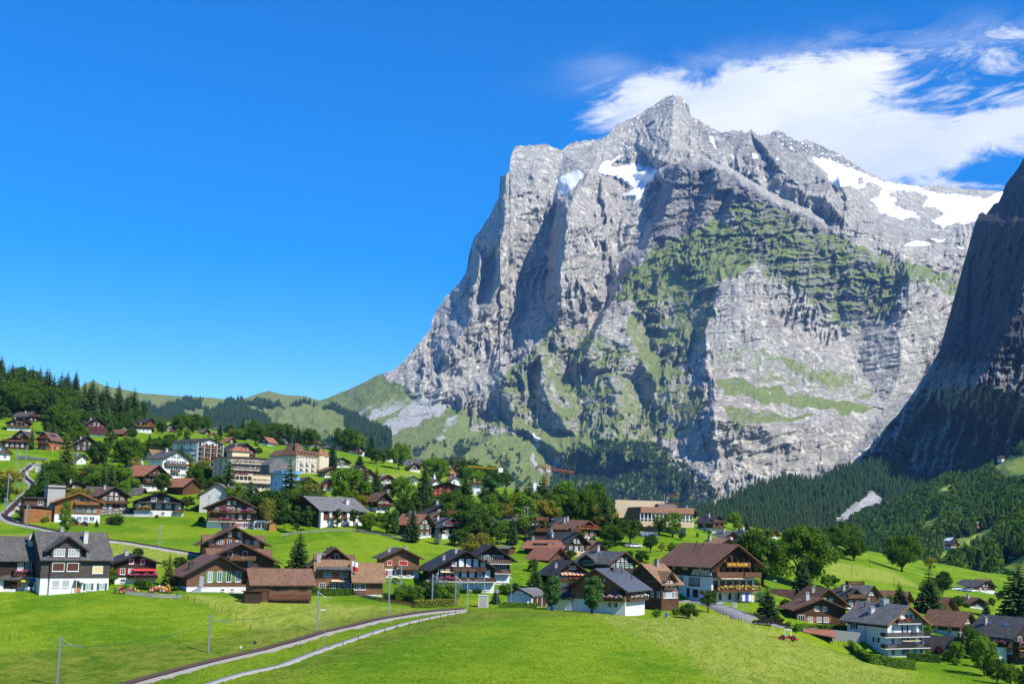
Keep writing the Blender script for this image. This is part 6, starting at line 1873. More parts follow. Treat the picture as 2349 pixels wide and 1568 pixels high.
# ---- cream hotel with ochre shutters
root, B = H('hotel', 'cream hotel with long balconies, ochre shutters and flat roof', 'hotel', 2, 780, 955, 26, 455, 150, 345, 345, 352, L=14, auto=False, wood='cream', base='cream', roof='brown_tile', trim='trim_brown', short='cream hotel with ochre shutters', og=.7, oe=.7)
s = B.sc
for z in (95, 165, 225, 292):
    for i in range(9): window(root, B.M('f', B.W * (-.44 + .11 * i), z * s), .85, 1.6, 2, 1, shut='ochre_shutter')
    for i in range(3): window(root, B.M('l', B.L * (.18 + .32 * i), z * s), .8, 1.4, 2, 1, shut='ochre_shutter')
for z in (218, 285):
    B.balc('f', z * s, .02, .99, dep=1.3, col='beige', slab='concrete', flow='white', fspan=(.02, .98)); B.balc('l', z * s, .42, .58, dep=.9, col='beige', slab='concrete')
B.balc('f', 158 * s, .02, .52, dep=1.4, col='beige', slab='concrete', flow='pink', fspan=(.1, .8)); B.balc('f', 90 * s, .04, .98, dep=1.6, col='beige', slab='concrete')
b = MB()
for i in range(6): b.box(-B.W * .46 + i * B.W * .09 - .12, -B.W * .46 + i * B.W * .09 + .12, -1.6, -1.35, 90 * s, 158 * s)
b.build('post', 'beige', root, B.loc, B.h)
for u in (.2, .3): window(root, B.M('f', B.W * u, 30 * s), 1.0, 1.3, 2, 2)
pp = B.local(-B.W * .14, B.L * .4, 352 * s)
pp = B.local(-B.W * .2, B.L * .25, 352 * s)
MB().box(-3.6, 3.6, -2, 3, -1, 2.2).build('penthouse', 'cream', root, pp, B.h)
MB().prism([(-4.2, -2.6, 2.2), (4.2, -2.6, 2.2), (4.2, 3.6, 2.2), (-4.2, 3.6, 2.2)], (0, 0, .15)).poly([(-4.2, -2.6, 2.36), (4.2, -2.6, 2.36), (1.3, .5, 4.2), (-1.3, .5, 4.2)]).poly([(4.2, -2.6, 2.36), (4.2, 3.6, 2.36), (1.3, .5, 4.2)]).poly([(4.2, 3.6, 2.36), (-4.2, 3.6, 2.36), (-1.3, .5, 4.2), (1.3, .5, 4.2)]).poly([(-4.2, 3.6, 2.36), (-4.2, -2.6, 2.36), (-1.3, .5, 4.2)]).build('roof', 'red_tile', root, pp, B.h)

# ---- grand hotel with mansard roof and turrets
root, B = H('hotel', 'grand beige hotel with brown mansard roof and pointed red turrets', 'hotel', 2, 1405, 955, 52, 290, 165, 353, 353, 360, L=16, auto=False, wood='beige', base='beige', roof='concrete', trim='beige', short='grand hotel with turrets', og=.3, oe=.3, D=600)
s = B.sc
W_, L_ = B.W, B.L
def mansard(x0, x1, y0, y1, z, h, ins):
    b = MB()
    lo = [(x0, y0, z), (x1, y0, z), (x1, y1, z), (x0, y1, z)]
    hi = [(x0 + ins, y0 + ins, z + h), (x1 - ins, y0 + ins, z + h), (x1 - ins, y1 - ins, z + h), (x0 + ins, y1 - ins, z + h)]
    for i in range(4):
        j = (i + 1) % 4
        b.poly([lo[i], lo[j], hi[j], hi[i]])
    b.poly(hi)
    return b
mansard(-W_ / 2 - .5, W_ / 2 + .5, -.5, L_ + .5, 361 * s, 62 * s, 2.4).build('roof', 'brown_tile', root, B.loc, B.h)
mansard(-W_ / 2 - .7, -W_ / 2 + 7.5, -.2, 9.0, 362 * s, 112 * s, 2.2).build('pavilion_roof', 'brown_tile', root, B.loc, B.h)
for z in (70, 125, 177, 229, 281, 325):
    for i in range(10): window(root, B.M('f', W_ * (-.45 + .1 * i), z * s), .95, 1.5, 2, 2)
    for i in range(3): window(root, B.M('l', L_ * (.45 + .16 * i), z * s), .85, 1.5, 2, 2)
for z in (175, 227, 279):
    for a_ in (.12, .32, .52): B.balc('f', z * s, a_, a_ + .1, dep=1.0, col='concrete_pale', slab='concrete_pale', h=.8)
for i in range(8):
    o = MB().box(-.8, .8, -.3, 1.6, 0, 1.9).build('dormer', 'brown_tile', root, *B.M('f', W_ * (-.4 + .11 * i), 365 * s))
for u, hh in ((.30, 385), (.46, 375)):
    pp = B.local(W_ * u, -.6, 0)
    MB().lathe([(1.9, 220 * s), (2.1, 240 * s), (2.1, hh * s)], 8).build('turret', 'beige', root, pp)
    MB().lathe([(2.5, hh * s), (1.4, (hh + 30) * s), (.5, (hh + 62) * s), (.04, (hh + 85) * s)], 8).build('turret_roof', 'red_tile', root, pp)
MB().box(-.8, .8, -.8, .8, 200 * s, 490 * s).build('chimney', 'red_tile', root, B.local(-W_ * .44, 1.0, 0))
lc, rz = B.M('f', -W_ * .05, -4); MB().box(-W_ * .5, W_ * .5, -5, 0, 0, 4 + 35 * s).build('terrace', 'concrete_pale', root, lc, rz)

# ---- pale blue building
root, B = H('apartment_house', 'pale blue building with bright blue balcony railings', 'building', 2, 1200, 1005, 42, 140, 135, 232, 232, 240, auto=False, wood='pale_blue', base='pale_blue', roof='metal_roof', trim='pale_blue', short='pale blue building', og=.2, oe=.2)
s = B.sc
for z in (25, 75, 120, 170):
    for i in range(4): window(root, B.M('f', B.W * (-.36 + .24 * i), z * s), .9, 1.4, 1, 1, frame='frame_white', pane='glass_sky' if i % 2 else 'glass_dark', shut='strong_blue' if i % 2 else None)
for z in (45, 115, 180): B.balc('f', z * s - .2, .05, 1.0, dep=1.3, col='balcony_blue', slab='pale_blue')
for z, u in ((110, .6), (60, .6), (110, .9), (180, .9)): window(root, B.M('l', B.L * (1 - u), z * s), .9, 1.3, 1, 1, blind='strong_blue')
o = B.balc('f', 238 * s, -.1, 1.05, dep=1.6, col='balcony_blue', slab='pale_blue'); B.balc('l', 238 * s, .3, 1.05, dep=1.0, col='balcony_blue', slab='pale_blue')
pp = B.local(-B.W * .2, B.L * .55, 238 * s)
b = MB().prism([(-5, 0, 0), (5.2, 0, 0), (4.8, 0, 2.0), (2.6, 0, 4.2), (0, 0, 5.6), (-2.6, 0, 5.0), (-5, 0, 3.0)], (0, 7, 0)).build('curved_roof', 'grey_shingle', root, pp, B.h - rad(12))

# ---- white block with rows of balconies
root, B = H('apartment_house', 'white apartment block with dark balconies full of red geraniums', 'building', 2, 345, 705, 48, 255, 240, 252, 252, 300, auto=False, wood='white', base='white', roof='slate_black', short='white block with geranium balconies', og=1.0, oe=1.2)
s = B.sc
for f in range(5):
    z = 8 + f * 49
    for i in range(4):
        window(root, B.M('f', B.W * (-.37 + .25 * i), z * s + .2), 1.9, 1.9, 2, 1, frame='frame_brown', pane='glass_dark')
        lc, rz = B.M('f', B.W * (-.37 + .25 * i), z * s)
        balcony(root, lc, rz, B.W * .22, 1.3, 'trim_brown' if i != 1 else 'wood_brown', 'red' if (i in (1, 2) and f > 0) else None, slab='concrete')
    for i in range(3): window(root, B.M('l', B.L * (.2 + .28 * i), (z + 12) * s), .9, 1.4, 1, 1, frame='frame_white', pane='glass_dark')
for z in (60, 112, 162):
    lc, rz = B.M('l', B.L * .5, z * s); MB().box(-B.L / 2, B.L / 2, -.05, 0, 0, .55).build('band', 'dark_shutter', root, lc, rz)
b = MB()
for i in range(5): b.box(-B.W * .5 + B.W * .25 * i - .12, -B.W * .5 + B.W * .25 * i + .12, -1.3, 0, -2, 250 * s)
b.build('fin', 'white', root, B.loc, B.h)

# ---- modern copper-clad building
px, py = C(4, 1480, 868)
p = P(px, py)
s = p.y * .2194 / F
hd = rad(30) - math.atan2(p.x, p.y)
root = empty('modern_building', p)
tag(root, 'modern building with copper band, glass front and taupe side wall', 'building')
HOUSES.append(('copper building', px, py - 40, p.y))
W_, L_ = 540 * s / math.cos(rad(30)), 320 * s / math.sin(rad(30))
MB().box(-W_ / 2 + 3, W_ / 2 - 1, 3, L_ - 2, -8, 60 * s).build('ground_floor', 'concrete', root, (0, 0, 0), hd)
MB().box(-W_ / 2 + .5, W_ / 2, .6, L_, 62 * s, 262 * s).build('body', 'taupe', root, (0, 0, 0), hd)
MB().box(-W_ / 2, W_ / 2 + .3, -.6, .55, 62 * s, 118 * s).build('lower_band', 'sand_panel', root, (0, 0, 0), hd)
MB().box(-W_ / 2, W_ / 2 + .3, -.6, .55, 203 * s, 264 * s).build('copper_band', 'copper', root, (0, 0, 0), hd)
n = 14
for i in range(n):
    x0 = -W_ / 2 + W_ * i / n
    loc = Matrix.Rotation(hd, 3, 'Z') @ Vector((x0 + W_ / n / 2, .2, 119 * s))
    f = put('window', ('mod', i % 1), lambda: MB().box(-W_ / n / 2, -W_ / n / 2 + .16, -.3, 0, 0, 83 * s).box(W_ / n / 2 - .06, W_ / n / 2, -.3, 0, 0, 83 * s).box(-W_ / n / 2 + .16, W_ / n / 2 - .06, -.25, 0, 22 * s, 26 * s).mesh('window'), 'frame_white', root, loc, hd)
    put('pane', 'mod', lambda: MB().box(-W_ / n / 2 + .17, W_ / n / 2 - .07, -.1, -.02, 0, 82 * s).mesh('pane'), 'glass_green', f, (0, 0, 0))
up = MB().box(-W_ * .72, W_ * .22, L_ * .45, L_ * 1.25, 150 * s, 335 * s).build('upper_hall', 'sand_panel', root, (0, 0, 0), hd)
MB().box(W_ * .05, W_ * .38, L_ * .35, L_ * .55, 262 * s, 305 * s).build('plant_room', 'taupe', root, (0, 0, 0), hd)
MB().bar((W_ * .2, L_ * .4, 300 * s), (W_ * .2, L_ * .4, 420 * s), .09).build('mast', 'steel', root, (0, 0, 0), hd)
b = MB()
for i in range(36): b.box(-W_ / 2 + .44, -W_ / 2 + .5, .8 + i * (L_ - 1.2) / 36, .86 + i * (L_ - 1.2) / 36, 63 * s, 260 * s)
b.build('seam', 'taupe', root, (0, 0, 0), hd)

# ---- dark flat building with white stair tower
px, py = C(4, 210, 500)
p = at(px, py, 640); s = p.y * .2194 / F
root = empty('flat_building', p)
tag(root, 'dark grey flat-roofed building with white stair tower beside the orange crane', 'building')
HOUSES.append(('dark flat building', px, py - 20, p.y))
MB().box(-65 * s, 90 * s, 0, 18, -12, 130 * s).build('wall', 'steel_dark', root, (0, 0, 0), rad(8))
MB().box(-130 * s, -95 * s, -1, 6, -12, 155 * s).box(-72 * s, -50 * s, 4, 8, 130 * s, 152 * s).build('stair_tower', 'white', root, (0, 0, 0), rad(8))
b = MB().bar((-118 * s, 2, 150 * s), (-118 * s, 2, 215 * s), .12).bar((-80 * s, 2, 130 * s), (-80 * s, 2, 245 * s), .14)
b.build('mast', 'steel', root, (0, 0, 0))
for i in range(3): window(root, (Vector((-70 * s - 8 * i, -1, -2)), 0), 4, 2.4, 3, 1)

# ---- concrete tower with timber annexes
px, py = C(5, 575, 350)
p = P(px, py); s = p.y * .2194 / F
root = empty('concrete_tower', p)
tag(root, 'bare concrete tower with timber annexes beside the railway curve', 'building')
HOUSES.append(('concrete tower', px, py - 40, p.y))
hd = rad(12) - math.atan2(p.x, p.y)
MB().box(-92 * s, 82 * s, 0, 5, -3, 368 * s).build('tower', 'concrete', root, (0, 0, 0), hd)
MB().box(-60 * s, 5 * s, .5, 3, 368 * s, 385 * s).box(-100 * s, 90 * s, -.3, 5.3, 340 * s, 350 * s).build('cap', 'slate_black', root, (0, 0, 0), hd)
MB().box(-305 * s, -92 * s, 1, 7, -3, 225 * s).build('timber_annexe', 'wood_upright', root, (0, 0, 0), hd)
MB().box(-325 * s, -92 * s, .2, 8, 226 * s, 242 * s).build('annexe_roof', 'slate_black', root, (0, 0, 0), hd)
MB().box(-325 * s, -60 * s, -3, .9, -3, 120 * s).build('lean_to', 'wood_orange', root, (0, 0, 0), hd)
MB().prism([(-340 * s, -3.6, 150 * s), (-50 * s, -3.6, 130 * s), (-50 * s, .9, 150 * s), (-340 * s, .9, 165 * s)], (0, 0, .15)).build('lean_to_roof', 'slate_black', root, (0, 0, 0), hd)
window(root, (Matrix.Rotation(hd, 3, 'Z') @ Vector((-150 * s, .95, 165 * s)), hd), 1.4, 1.5, 2, 1)


# ---- tower cranes
def truss(b, a, c, w, n, r=.09):
    a, c = Vector(a), Vector(c)
    d = (c - a).normalized(); u = d.orthogonal().normalized(); v = d.cross(u)
    cs = [u * w + v * w, u * w - v * w, -u * w - v * w, -u * w + v * w]
    for q in cs: b.bar(a + q, c + q, r, 4)
    for i in range(n):
        p0, p1 = a + (c - a) * (i / n), a + (c - a) * ((i + 1) / n)
        for j in range(4): b.bar(p0 + cs[(j + i) % 4], p1 + cs[(j + i + 1) % 4], r * .6, 4)


def crane(label, base, top, jib, counter, mast_mat, jib_mat, w, apex=3.0):
    root = empty('tower_crane', base)
    tag(root, label, 'crane')
    b = MB(); t = top - base
    truss(b, (0, 0, 0), t, w, 14, .13); b.build('mast', mast_mat, root)
    b = MB(); truss(b, t + Vector((0, 0, .3)), jib - base, w * .62, 22, .10); b.build('jib', jib_mat, root)
    b = MB(); truss(b, t + Vector((0, 0, .3)), counter - base, w * .62, 6, .10)
    b.bar(t, t + Vector((0, 0, apex)), .2, 4).bar(t + Vector((0, 0, apex)), t + (jib - base - t) * .6, .07, 4).bar(t + Vector((0, 0, apex)), counter - base, .07, 4)
    b.build('counter_jib', jib_mat, root)
    MB().box(-1.1, 1.1, -1.1, 1.1, -2.0, .2).build('cab', 'frame_white', root, t + Vector((1.2, -.9, .3)))
    MB().box(-1.2, 1.2, -.8, .8, -2.4, .1).build('counterweight', 'concrete', root, counter - base)
    return root
crane('orange lattice tower crane standing in front of the mountain foot', at(*C(4, 217, 420), 655), at(*C(4, 217, 195), 655), at(*C(4, 505, 232), 625), at(*C(4, 130, 165), 672), 'orange_paint', 'orange_paint', .75)
crane('yellow tower crane with grey mast above the village trees', at(*C(3, 1550, 900), 690), at(*C(3, 1551, 722), 690), at(*C(3, 1228, 690), 700), at(*C(3, 1580, 705), 690), 'steel', 'yellow_paint', .32, 4.5)
# ------------------------------------------------------------------ trees
def foliage_mat(name, c1, c2, trans=0.35):
    m = bpy.data.materials.new(name)
    m.use_nodes = True
    m.node_tree.nodes.clear()
    k = NT(m.node_tree)
    out = k.n('ShaderNodeOutputMaterial')
    geo = k.n('ShaderNodeNewGeometry').outputs['Position']
    rnd = k.n('ShaderNodeObjectInfo').outputs['Random']
    n = k.noise(geo, 0.55, 3, 0.6)
    isl = k.n('ShaderNodeNewGeometry').outputs['Random Per Island']
    f = k.m('ADD', k.m('MULTIPLY', n, 0.5), k.m('ADD', k.m('MULTIPLY', rnd, 0.35), k.m('MULTIPLY', isl, 0.3)), clamp=True)
    c = k.mix(f, (*c1, 1), (*c2, 1))
    d = k.n('ShaderNodeBsdfDiffuse'); k.l(c, d.inputs['Color'])
    t = k.n('ShaderNodeBsdfTranslucent'); k.l(k.mix(0.5, c, (c2[0] * 1.5, c2[1] * 1.3, c2[2], 1)), t.inputs['Color'])
    mx = k.n('ShaderNodeMixShader'); mx.inputs[0].default_value = trans
    k.l(d.outputs[0], mx.inputs[1]); k.l(t.outputs[0], mx.inputs[2])
    k.l(mx.outputs[0], out.inputs['Surface'])
    MATS[name] = m
    return m


foliage_mat('needles', (0.021, 0.046, 0.015), (0.064, 0.113, 0.029), .15)
foliage_mat('needles_blue', (0.051, 0.095, 0.089), (0.122, 0.194, 0.179), .15)
foliage_mat('needles_larch', (0.079, 0.122, 0.021), (0.172, 0.208, 0.031), .3)
foliage_mat('needles_pine', (0.034, 0.095, 0.025), (0.089, 0.179, 0.043), .2)
foliage_mat('leaves_maple', (0.037, 0.086, 0.011), (0.103, 0.192, 0.020), .3)
foliage_mat('leaves_bright', (0.075, 0.163, 0.016), (0.175, 0.300, 0.030), .35)
foliage_mat('leaves_dark', (0.026, 0.067, 0.014), (0.075, 0.141, 0.023), .25)
foliage_mat('leaves_gold', (0.159, 0.175, 0.023), (0.316, 0.275, 0.044), .35)
foliage_mat('leaves_purple', (0.037, 0.014, 0.020), (0.092, 0.033, 0.037), .2)
simple('bark', (0.075, 0.055, 0.042), 0.95, 0.4, 3.0)
simple('bark_pale', (0.34, 0.32, 0.29), 0.9, 0.5, 4.0)


def add_quads(cs, us, ws):
    v = np.stack([cs - us - ws, cs + us - ws, cs + us + ws, cs - us + ws], 1).reshape(-1, 3)
    return v


def conifer_meshes(seed, whorls=26, per=11, taper=0.9, droop=0.35, width=0.2, low=0.06, gap=0.0, col=1.0):
    """trunk and crown of a conifer one unit high"""
    r = np.random.RandomState(seed)
    tr = MB().bar((0, 0, -.03), (0, 0, .55), .016, 6, .009).bar((0, 0, .55), (0, 0, .985), .009, 5, .001)
    V, Fq = [], []
    for i in range(whorls):
        t = low + (1 - low) * (i + r.uniform(-.3, .3)) / whorls
        t = min(max(t, low), .985)
        q = (t - low) / (1 - low)
        rad_ = width * ((1 - q) ** taper) * (0.55 + 0.45 * min(1, q / .12)) + .006
        n = max(4, int(per * (0.45 + 0.55 * (1 - q))))
        a0 = r.uniform(0, 6.28)
        for j in range(n):
            if gap and r.rand() < gap:
                continue
            a = a0 + 6.283 * j / n + r.uniform(-.25, .25)
            L = rad_ * r.uniform(.72, 1.12)
            d = np.array([math.cos(a), math.sin(a), 0]); sd = np.array([-math.sin(a), math.cos(a), 0])
            segs = 3 if q < .75 else 2
            for g in range(segs):
                f0, f1 = g / segs, (g + 1) / segs
                z0 = t - droop * L * f0 ** 1.2 + .25 * L * (f0 ** 3); z1 = t - droop * L * f1 ** 1.2 + .25 * L * (f1 ** 3)
                p0 = d * L * f0 + [0, 0, z0]; p1 = d * L * f1 + [0, 0, z1]
                w0 = L * .26 * (1 - .55 * f0); w1 = L * .26 * (1 - .72 * f1)
                hang = np.array([0, 0, -L * .13 * r.uniform(.6, 1.4)])
                k = len(V)
                V += [p0 + sd * w0 + hang, p0, p1, p1 + sd * w1 + hang * 1.1]; Fq.append((k, k + 1, k + 2, k + 3))
                k = len(V)
                V += [p0, p0 - sd * w0 + hang, p1 - sd * w1 + hang * 1.1, p1]; Fq.append((k, k + 1, k + 2, k + 3))
    return tr.mesh('trunk', True), np_mesh('crown', np.array(V), np.array(Fq), False)


def broad_meshes(seed, lobes=26, leaves=190, w=0.40, base=0.22, leaf=0.017, open_=0.0, trunk=0.028, stems=1, clump=0.135, top=1.0, conical=0.0):
    r = np.random.RandomState(seed)
    tb = MB()
    C_ = []
    zc, zh = (base + 1) / 2, (1 - base) / 2
    for i in range(lobes):
        for _ in range(50):
            p = r.uniform(-1, 1, 3)
            n = np.linalg.norm(p)
            if .35 < n < 1:
                break
        z = zc + p[2] * zh * .86
        q = (z - base) / (1 - base)
        ww = w * (1 - conical * max(0, q - .15)) * (0.82 + 0.25 * r.rand())
        C_.append((p[0] * ww * .84, p[1] * ww * .84, z, clump * r.uniform(.65, 1.25)))
    for st in range(stems):
        a = r.uniform(0, 6.28)
        o = (0.03 * math.cos(a) * (stems > 1), .03 * math.sin(a) * (stems > 1))
        hz = base + (1 - base) * .35
        tb.bar((o[0], o[1], -.03), (o[0] * 2, o[1] * 2, hz), trunk, 7, trunk * .55)
        for c in C_[st::max(1, stems) * 2]:
            tb.bar((o[0] * 1.7, o[1] * 1.7, base * .85 + r.uniform(0, .12)), (c[0] * .9, c[1] * .9, c[2]), trunk * .38, 4, trunk * .08)
    Cs = np.repeat(np.array([c[:3] for c in C_]), leaves, 0)
    Rs = np.repeat(np.array([c[3] for c in C_]), leaves)
    n = len(Cs)
    d = r.normal(size=(n, 3)); d /= np.linalg.norm(d, axis=1)[:, None]
    rr = Rs * (r.rand(n) ** .42)
    p = Cs + d * rr[:, None] * [1.0, 1.0, .82]
    keep = (p[:, 2] > base * .75) & (r.rand(n) > open_)
    p, d = p[keep], d[keep]
    n = len(p)
    nr = d * .75 + r.normal(size=(n, 3)) * .5 + [0, 0, .45]
    nr /= np.linalg.norm(nr, axis=1)[:, None]
    u = np.cross(nr, r.normal(size=(n, 3))); u /= np.linalg.norm(u, axis=1)[:, None]
    wv = np.cross(nr, u)
    sz = leaf * r.uniform(.6, 1.35, n)[:, None]
    V = add_quads(p, u * sz, wv * sz * .8)
    Q = np.arange(n * 4).reshape(n, 4)
    return tb.mesh('trunk', True), np_mesh('crown', V, Q, False)


PROTO = {
    'spruce': ([conifer_meshes(s_, 34, 13, .82, .48, .235) for s_ in (1, 2, 3)], 'needles', 'bark'),
    'fir': ([conifer_meshes(s_, 32, 13, .62, .42, .28, .03) for s_ in (4, 5)], 'needles', 'bark'),
    'blue_spruce': ([conifer_meshes(s_, 20, 11, .88, .22, .22, .04) for s_ in (6, 7)], 'needles_blue', 'bark'),
    'larch': ([conifer_meshes(s_, 34, 11, .55, .5, .23, .08, .15) for s_ in (8, 9)], 'needles_larch', 'bark'),
    'white_pine': ([broad_meshes(10, 34, 150, .33, .08, .012, .1, .02, 1, .085, conical=.75)], 'needles_pine', 'bark'),
    'pine': ([broad_meshes(s_, 20, 120, .27, .18, .016, .1, .018, 1, .10, conical=.3) for s_ in (11, 12)], 'leaves_dark', 'bark'),
    'maple': ([broad_meshes(s_, 64, 175, .60, .10, .0145, 0, .03, 1, .145) for s_ in (13, 14, 15, 16)], 'leaves_maple', 'bark'),
    'ash_tree': ([broad_meshes(s_, 40, 170, .46, .10, .0135, .1, .022, 2, .115) for s_ in (17, 18, 19)], 'leaves_bright', 'bark'),
    'dark_tree': ([broad_meshes(s_, 44, 170, .50, .08, .014, .05, .024, 1, .125) for s_ in (20, 21, 22)], 'leaves_dark', 'bark'),
    'gold_tree': ([broad_meshes(s_, 36, 150, .46, .10, .0145, .15, .02, 1, .12) for s_ in (23, 24)], 'leaves_gold', 'bark'),
    'birch': ([broad_meshes(25, 30, 75, .27, .2, .012, .25, .013, 1, .11)], 'leaves_gold', 'bark_pale'),
    'young_birch': ([broad_meshes(26, 34, 130, .24, .1, .012, .1, .014, 2, .10)], 'leaves_bright', 'bark_pale'),
    'thuja': ([broad_meshes(s_, 60, 130, .25, .10, .013, 0, .04, 1, .10, conical=.35) for s_ in (27, 28)], 'needles_pine', 'bark'),
    'apple_tree': ([broad_meshes(s_, 26, 170, .56, .26, .019, .05, .035, 1, .17) for s_ in (29, 30)], 'leaves_dark', 'bark'),
    'bush': ([broad_meshes(s_, 30, 150, .68, .02, .026, 0, .02, 2, .22) for s_ in (31, 32, 33)], 'leaves_bright', 'bark'),
    'dark_bush': ([broad_meshes(s_, 30, 150, .68, .02, .026, 0, .02, 2, .22) for s_ in (34, 35)], 'leaves_dark', 'bark'),
    'purple_bush': ([broad_meshes(36, 24, 150, .55, .02, .024, 0, .02, 2, .22)], 'leaves_purple', 'bark'),
}
KIND_TXT = {'spruce': ('spruce', 'dark spruce'), 'fir': ('fir', 'broad dark fir'), 'blue_spruce': ('spruce', 'blue spruce'), 'larch': ('larch', 'yellow-green larch'), 'white_pine': ('pine', 'light green pine'), 'pine': ('pine', 'slim pine'),
            'maple': ('tree', 'round maple'), 'ash_tree': ('tree', 'bright leafy ash'), 'dark_tree': ('tree', 'dark leafy tree'), 'gold_tree': ('tree', 'yellowing tree'), 'birch': ('birch', 'sparse golden birch'), 'young_birch': ('birch', 'bushy green birch'),
            'thuja': ('conifer', 'dense pointed thuja'), 'apple_tree': ('tree', 'spreading fruit tree'), 'bush': ('bush', 'leafy bush'), 'dark_bush': ('bush', 'dark bush'), 'purple_bush': ('bush', 'purple-leaved bush')}
for kk, (pl, lm, bm_) in PROTO.items():
    for (t_, c_) in pl:
        t_.materials.append(MATS[bm_]); c_.materials.append(MATS[lm])
LABELS = set()


def near_label(txt, px, py, D, h):
    size = 'tall ' if h > 17 else ('small ' if h < 5 else '')
    order = sorted(HOUSES, key=lambda q: abs(q[1] - px) + abs(q[2] - py) * 1.3 + abs(q[3] - D) * .25)
    for pre in (size, '' if size else 'medium-sized '):
        for q in order[:7]:
            dx, dy = px - q[1], py - q[2]
            if abs(dx) > 14: rel = 'left of the ' if dx < 0 else 'right of the '
            else: rel = 'in front of the ' if D < q[3] else 'behind the '
            s_ = pre + txt + ' ' + rel + q[0]
            if s_ not in LABELS and len(s_.split()) <= 16:
                LABELS.add(s_)
                return s_
    for q in order[:6]:
        for q2 in order[:6]:
            if q is not q2:
                s_ = size + txt + ' between the ' + q[0] + ' and the ' + q2[0]
                if s_ not in LABELS and len(s_.split()) <= 16:
                    LABELS.add(s_)
                    return s_
    return size + txt + ' near the ' + order[0][0]


def tree(kind, pos, h, w=1.0, label=None, group=None):
    pl, lm, bm_ = PROTO[kind]
    t_, c_ = R_.choice(pl)
    nm = kind if kind.endswith(('tree', 'bush', 'birch')) else {'maple': 'maple_tree', 'ash': 'ash_tree', 'thuja': 'thuja_tree', 'larch': 'larch_tree', 'pine': 'pine_tree', 'fir': 'fir_tree', 'spruce': 'spruce_tree'}.get(kind, kind + '_tree')
    root = empty(nm, pos)
    root.scale = (h * w, h * w, h)
    root.rotation_euler = (R_.uniform(-.03, .03), R_.uniform(-.03, .03), R_.uniform(0, 6.28))
    for n_, me in (('trunk', t_), ('crown', c_)):
        o = bpy.data.objects.new(n_, me)
        COL.objects.link(o)
        o.parent = root
    cat, txt = KIND_TXT[kind]
    px, py = proj(Vector(pos) + Vector((0, 0, h * .4)))
    tag(root, label or near_label(txt, px, py, pos[1], h), cat, group or {'bush': 'garden bushes'}.get(cat, 'trees among the village houses'))
    return root


